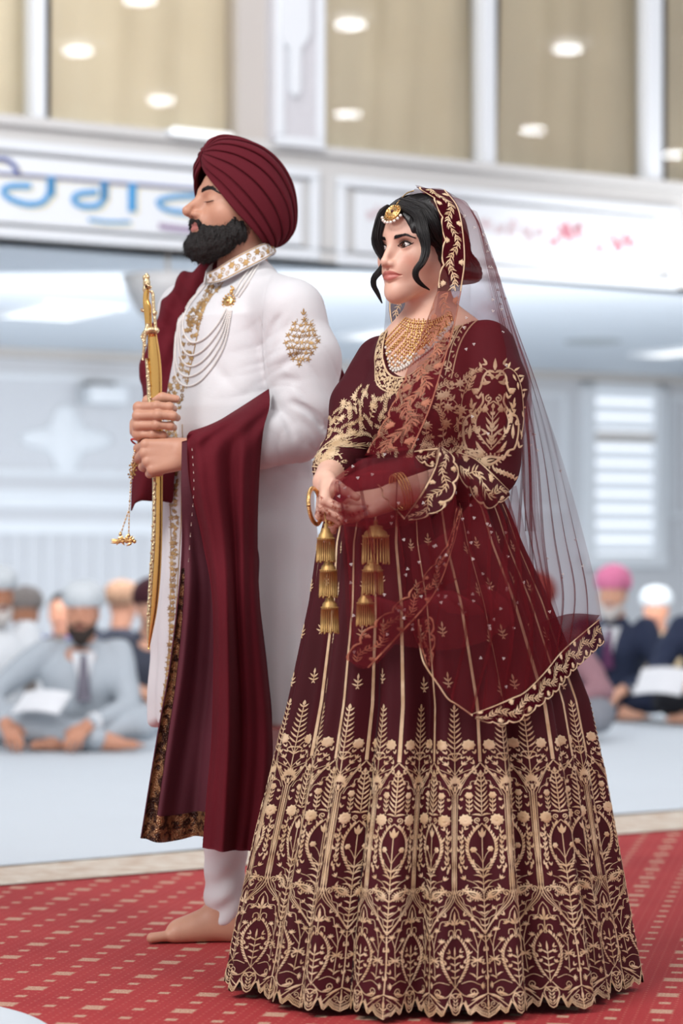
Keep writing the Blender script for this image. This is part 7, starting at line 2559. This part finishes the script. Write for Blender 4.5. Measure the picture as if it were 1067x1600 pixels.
g.build('pommel_eye', simple('dark_enamel', (22, 14, 12), .2), sword)
g = Geo(); g.tube(spline([P(235, 454, SWY - .004), P(239, 460, SWY - .004), P(240, 480, SWY - .004), P(242, 500, SWY - .004), P(243, 514, SWY - .004)], 30), .0036, 8)
g.ball(P(242, 489, SWY - .005), .0062, 8); g.ball(P(244, 516, SWY - .004), .0075, 10)
g.build('knuckle_guard', m_chamf, sword)
g = Geo(); g.tube(spline([P(221, 527, SWY - .003), P(228, 519, SWY - .006), P(236, 515, SWY - .008), P(245, 517, SWY - .004)], 20), [.0040 + .0035 * math.sin(math.pi * i / 19) for i in range(20)], 8)
g.tube(spline([P(232, 506, SWY - .006), P(227, 520, SWY - .008), P(225, 540, SWY - .007), P(223, 563, SWY - .005)], 20), [.0055 - .003 * i / 19 for i in range(20)], 8)
for k in range(5): g.ball(P(222 + k * 1.2, 528 + k * 3, SWY - .008), .0036, 6)
g.tube(spline([P(226, 484, SWY), P(222, 486, SWY), P(221, 482, SWY)], 8), .003, 6)
g.build('cross_guard', m_chamf, sword)
# ------------------------------------------------------------------ guests sitting on the sheets
def fabric(name, col, rough=.85, var=.08): return simple(name, col, rough, var=var, scale=12)


def guest(px, Yh, yaw, skin_m, jacket, trousers, label, turban=None, beard=None, hands=((.24, -.30, .16), (-.24, -.30, .16)), lean=.06, H=.62, head_yaw=None, head_tilt=6,
          lap=.0, shirt=None, tie=None, feet=True, bald=False, cap=False, vox=.0075, knees=(.30, .30), group='guests sitting on the white sheets'):
    o = np.array([(px - CX) / F * Yh, Yh, .012]); R = frame(yaw); W_ = lambda l, f, z: o + R @ np.array([l, -f, z])
    root = empty('person', o, label, 'person', group)
    hy = yaw if head_yaw is None else head_yaw
    hc = W_(0, lean + .04, H); T = (hc, frame(hy, head_tilt), .98)
    s = Sdf(); head_sdf(s, T, eyes='shut' if cap is None else 'closed', fem=False, nose=1.3)
    s.cone(T[0] + T[1] @ np.array([0, .02, -.07]), W_(0, lean * .8, H - .21), .055, .060, .02)
    SH = [W_(d * .19, lean * .7, H - .20) for d in (1, -1)]
    pc = [(s, hc - .17 - (0, 0, .10), hc + .17, .0055, lambda V: face_attrs(V, T))]
    HD, EL = [], []
    for i, d in enumerate((1, -1)):
        h_ = W_(*hands[i]); sh = SH[i]; L1, L2 = .29, .26
        v = h_ - sh; D = min(np.linalg.norm(v), (L1 + L2) * .98); a = (L1 ** 2 - L2 ** 2 + D ** 2) / (2 * D); hh = math.sqrt(max(1e-4, L1 ** 2 - a * a))
        out = nz(R @ np.array([d * .9, .25, -.5])); u = nz(v); out = nz(out - u * (out @ u)); el = sh + u * a + out * hh
        EL.append(el); HD.append(h_)
        sh_ = Sdf(); sh_.cone(el * .4 + h_ * .6, h_, .034, .027, .02)
        dd = nz(nz(h_ - el) * .6 + R @ np.array([-d * .25, -.6, -.35])); nn = nz(R @ np.array([d * .15, -.35, 1.0]))
        hand(sh_, h_, dd, nn, 1 if (np.cross(nn, dd) @ (R @ np.array([-d, 0, 0.]))) > 0 else -1, 1.02, curls=((18, 26, 16), (20, 28, 18), (24, 30, 18), (28, 32, 18)))
        pc.append((sh_, h_ - .14, h_ + .14, .0048, None))
    core = Sdf(); core.cone(W_(0, 0, .14), W_(0, lean * .7, H - .26), .11, .12, .03)
    kn = [W_(d * knees[i], .22, .13) for i, d in enumerate((1, -1))]; ank = [W_(-d * .10, .30 + .05 * i, .06) for i, d in enumerate((1, -1))]
    for i in (0, 1): core.cone(W_((.1, -.1)[i], 0, .12), kn[i], .07, .05, .02); core.cone(kn[i], ank[i], .045, .032, .02)
    pc.append((core, o - (.5, .5, .05), o + (.5, .5, H), .016, None))
    if feet:
        for i, d in enumerate((1, -1)):
            f_ = Sdf(); a = ank[i]; fd = nz(R @ np.array([-d, -.35, 0])); t = np.cross([0, 0, 1.], fd)
            f_.cone(a, a + fd * .05 + (0, 0, -.015), .034, .030, .02); f_.cone(a - fd * .03 + (0, 0, -.02), a + fd * .13 + (0, 0, -.025), .032, .022, .02)
            for j in range(5): f_.cone(a + fd * .12 + t * (.03 - .016 * j) + (0, 0, -.025), a + fd * (.165 - .008 * j) + t * (.032 - .017 * j) + (0, 0, -.028), .011, .008, .006)
            pc.append((f_, a - .21, a + .21, .007, None))
    body = fuse('body', pc, skin_m, root)
    # jacket
    s = Sdf(); s.cone(W_(0, 0, .12), W_(0, lean * .5, H - .36), .165, .155, .05); s.ell(W_(0, lean * .7, H - .30), (.19, .13, .14), .06, R=R)
    for i in (0, 1):
        s.cone(SH[i] * .9 + W_(0, lean * .7, H - .18) * .1, EL[i], .072, .058, .04); s.cone(EL[i], EL[i] * .12 + HD[i] * .88, .058, .040, .02)
    s.cone(W_(0, lean * .7, H - .175), W_(0, lean * .7, H - .20), .075, .085, .05)
    K = np.random.RandomState(int(abs(px))).randn(5, 3) * 22
    s.add(lambda p: sum(np.sin(p @ K[i] + i) for i in range(5)) * .0028, 0, 'd')
    s.box(T[0] + (0, 0, 0), (.2, .2, .135), 0, .01, 's')
    sdfmesh('jacket', s, o - (.52, .55, .02), o + (.52, .4, H), vox, jacket, root)
    # trousers
    s = Sdf(); s.ell(W_(0, -.02, .11), (.19, .17, .11), .03, R=R)
    for i in (0, 1):
        s.cone(W_((.1, -.1)[i], .02, .12), kn[i], .105, .085, .04); s.cone(kn[i], ank[i] * .9 + kn[i] * .1, .078, .058, .03)
    s.add(lambda p: sum(np.sin(p @ K[i] * 1.2 + i) for i in range(5)) * .003, 0, 'd')
    s.add(lambda p: -(p[:, 2] - .014), .01, 'i')
    sdfmesh('trousers', s, o - (.55, .6, .02), o + (.55, .35, .35), vox, trousers, root)
    f = lambda q: T[0] + T[1] @ (np.asarray(q, float) * .98)
    if turban:
        s = Sdf(); s.ell(f((0, .018, .072)), (.100, .118, .072), .01, R=T[1]); s.ell(f((0, .03, .040)), (.095, .11, .060), .03, R=T[1]); s.ell(f((0, -.045, .075)), (.072, .06, .05), .03, R=T[1])
        if not cap: s.ell(f((0, .0, .100)), (.080, .09, .058), .03, R=T[1])
        Rt = T[1]
        s.add(lambda p: .0030 * np.sin(((p - T[0]) @ Rt[:, 2] + np.abs((p - T[0]) @ Rt[:, 0]) * .6) * 330), 0, 'd')
        s.box(f((0, -.09, -.040)), (.3, .12, .062), 0, .01, 's', R=T[1])
        sdfmesh('turban', s, T[0] - .16, T[0] + .21, .0055, turban, root)
    elif not bald:
        s = Sdf(); s.ell(f((0, .018, .034)), (.080, .100, .092), .01, R=T[1]); s.ell(f((0, -.12, -.02)), (.06, .08, .085), .01, 's', R=T[1]); s.box(f((0, -.06, -.10)), (.2, .14, .07), 0, .01, 's', R=T[1])
        sdfmesh('hair', s, T[0] - .16, T[0] + .18, .006, m_hair, root)
    if beard:
        s = Sdf()
        for x in (-1, 1):
            s.cone(f((x * .056, -.010, -.045)), f((x * .035, -.055, -.092)), .018, .026, .02); s.cone(f((x * .035, -.055, -.092)), f((0, -.078, -.112)), .026, .030, .02)
            s.cone(f((x * .004, -.100, -.052)), f((x * .026, -.084, -.060)), .0065, .0075, .006)
        s.ell(f((0, -.078, -.125)), (.035, .030, .035), .02, R=T[1]); s.ell(f((0, -.103, -.063)), (.017, .014, .006), .004, 's', R=T[1])
        s.add(lambda p: .0016 * np.sin(p[:, 0] * 300) * np.sin(p[:, 1] * 260 + 1) * np.sin(p[:, 2] * 280), 0, 'd')
        sdfmesh('beard', s, T[0] - (.17, .17, .2), T[0] + .17, .0055, beard, root)
    jt = None
    if shirt:
        g = Geo(); c0 = W_(0, lean * .7 + .128, H - .22); c1 = W_(0, lean * .5 + .165, H - .42)
        a, b, c = W_(-.055, lean * .7 + .105, H - .190), W_(.055, lean * .7 + .105, H - .190), c1
        rows = [[a, (a + b) / 2 + R @ np.array([0, -.03, 0]), b], [(a + c) / 2 + R @ np.array([0, -.018, 0]), (c0 + c1) / 2 + R @ np.array([0, -.025, 0]), (b + c) / 2 + R @ np.array([0, -.018, 0])], [c + R @ np.array([-.008, -.012, 0]), c + R @ np.array([0, -.014, 0]), c + R @ np.array([.008, -.012, 0])]]
        sheet('shirt_front', gridsurf(rows, 16, 12), shirt, root, .006)
        if tie:
            q = [c0 + R @ np.array([0, -.034, .02]), (c0 + c1) / 2 + R @ np.array([0, -.040, 0]), c1 + R @ np.array([0, -.026, 0])]
            g = Geo(); S_ = np.stack([resample(spline([p_ + R @ np.array([k * w2, 0, 0]) for p_, w2 in zip(q, (.014, .026, .036))], 20), 14) for k in (-1, -.3, .3, 1)], 1)
            sheet('tie', S_, tie, root, .006)
    if shirt:
        g = Geo()
        for i in (0, 1):
            g = Geo(); u = nz(HD[i] - EL[i]); g.lathe([(.030, -.022), (.043, -.022), (.043, .010), (.030, .010)], HD[i] - u * .028, 16, u)
            g.build('shirt_cuff', shirt, root)
    return root, W_, HD


sk1 = skin('guest_skin_tan', (196, 142, 116), lips=s2l((150, 90, 80))); sk2 = skin('guest_skin_brown', (172, 120, 92), lips=s2l((140, 84, 74))); sk3 = skin('guest_skin_fair', (216, 166, 140), lips=s2l((180, 104, 94)))
f_white = fabric('white_turban_cotton', (206, 212, 216)); f_wkurta = fabric('white_kurta', (222, 226, 230)); f_lgrey = fabric('light_grey_suit', (172, 180, 188)); f_navy = fabric('navy_suit', (34, 44, 70))
f_black = fabric('black_trousers', (30, 31, 38)); f_pink = fabric('pink_turban_cotton', (226, 130, 168)); f_grey = fabric('grey_trousers', (128, 130, 138)); f_beige = fabric('beige_shirt', (196, 178, 146)); f_mar = fabric('dark_maroon_turban', (70, 26, 36))
f_dgrey = fabric('charcoal_jacket', (62, 66, 80)); f_tan = fabric('tan_cloth', (176, 138, 112)); f_rose = fabric('rose_grey_shirt', (150, 112, 120)); f_blue = fabric('blue_shirt', (48, 74, 150)); f_taupe = fabric('taupe_pattern', (136, 128, 124), var=.25)
f_brick = fabric('brick_red_turban', (140, 62, 52)); f_gbeard = fabric('grey_beard', (196, 190, 186)); f_dbeard = fabric('dark_guest_beard', (46, 36, 32)); f_tieg = fabric('grey_tie', (112, 108, 120), var=.3); f_tiep = fabric('plum_tie', (92, 46, 84)); f_wsh = fabric('white_shirt', (226, 228, 232))
A_ = guest(128, 11.45, 8, sk1, f_lgrey, f_lgrey, 'man in light grey suit and white turban sitting cross-legged, behind the sword', turban=f_white, beard=f_dbeard, cap=True,
           hands=((.02, .36, .13), (-.36, .30, .14)), lean=.08, H=.645, shirt=f_wsh, tie=f_tieg, head_yaw=-4, knees=(.27, .34))
B_ = guest(-16, 11.9, 30, sk2, f_wkurta, f_wkurta, 'person in white clothes and white turban, cut off by the left edge', turban=f_white, cap=True, beard=f_gbeard, hands=((.10, .30, .16), (-.2, .30, .16)), lean=.05, H=.72)
guest(42, 13.5, 0, sk2, f_taupe, f_dgrey, 'person in a taupe patterned top sitting behind the white-clad guest at the left edge', hands=((.15, .28, .16), (-.2, .28, .16)), H=.60, turban=f_taupe, cap=True)
guest(98, 15.3, 0, sk1, f_blue, f_dgrey, 'person in a bright blue shirt, nearly hidden behind the man in grey', hands=((.15, .28, .16), (-.2, .28, .16)), H=.56)
guest(181, 14.1, 160, sk1, f_dgrey, f_dgrey, 'person with a tan head cloth and charcoal jacket, back turned, behind the man in grey', turban=f_tan, cap=True, hands=((.15, .28, .16), (-.2, .28, .16)), H=.625)
guest(231, 12.55, 20, sk3, f_dgrey, f_wkurta, 'person in dark maroon turban and charcoal jacket, partly hidden by the groom', turban=f_mar, hands=((.05, .33, .20), (-.16, .33, .24)), H=.64)
guest(964, 13.6, -20, sk3, f_navy, f_navy, 'man in pink turban and navy suit with a grey beard, right of the veil', turban=f_pink, beard=f_gbeard, shirt=f_wsh, tie=f_tiep, hands=((.12, .33, .18), (-.22, .33, .18)), H=.705, knees=(.27, .27))
guest(1026, 15.2, -10, sk1, f_beige, f_dgrey, 'person in beige shirt and white head cloth behind the man with the pink turban', turban=f_white, cap=True, hands=((.15, .28, .16), (-.2, .28, .16)), H=.585)
J_ = guest(1116, 13.2, -10, sk3, f_navy, f_black, 'person in dark clothes holding a white sheet of paper, cut off by the right edge', turban=f_navy, hands=((.0, .33, .25), (-.14, .36, .22)), H=.72, knees=(.22, .24))
guest(846, 12.1, -25, sk2, f_rose, f_grey, 'person in rose-grey top and brick red turban seen through the veil', turban=f_brick, hands=((.2, .30, .16), (-.2, .30, .16)), H=.67, knees=(.36, .24))


def paper(name, px, py, Y, w_, h_, yaw, tilt, label):
    R = rot('z', yaw) @ rot('x', tilt); n = 10
    S = np.zeros((n, n, 3)); c = P(px, py, Y)
    for i in range(n):
        for j in range(n):
            a, b = i / (n - 1) - .5, j / (n - 1) - .5
            S[i, j] = c + R @ np.array([a * w_, b * h_, .02 * math.cos(a * 3) - .02])
    tag(sheet(name, S, f_wsh, None, .003), label, 'paper')
paper('paper', 64, 1094, 11.02, .24, .17, -20, 32, 'white folded paper on the lap of the man in the grey suit')
paper('paper', 1032, 1062, 12.7, .26, .20, -25, 40, 'white sheet of paper in the hands of the guest at the right edge')
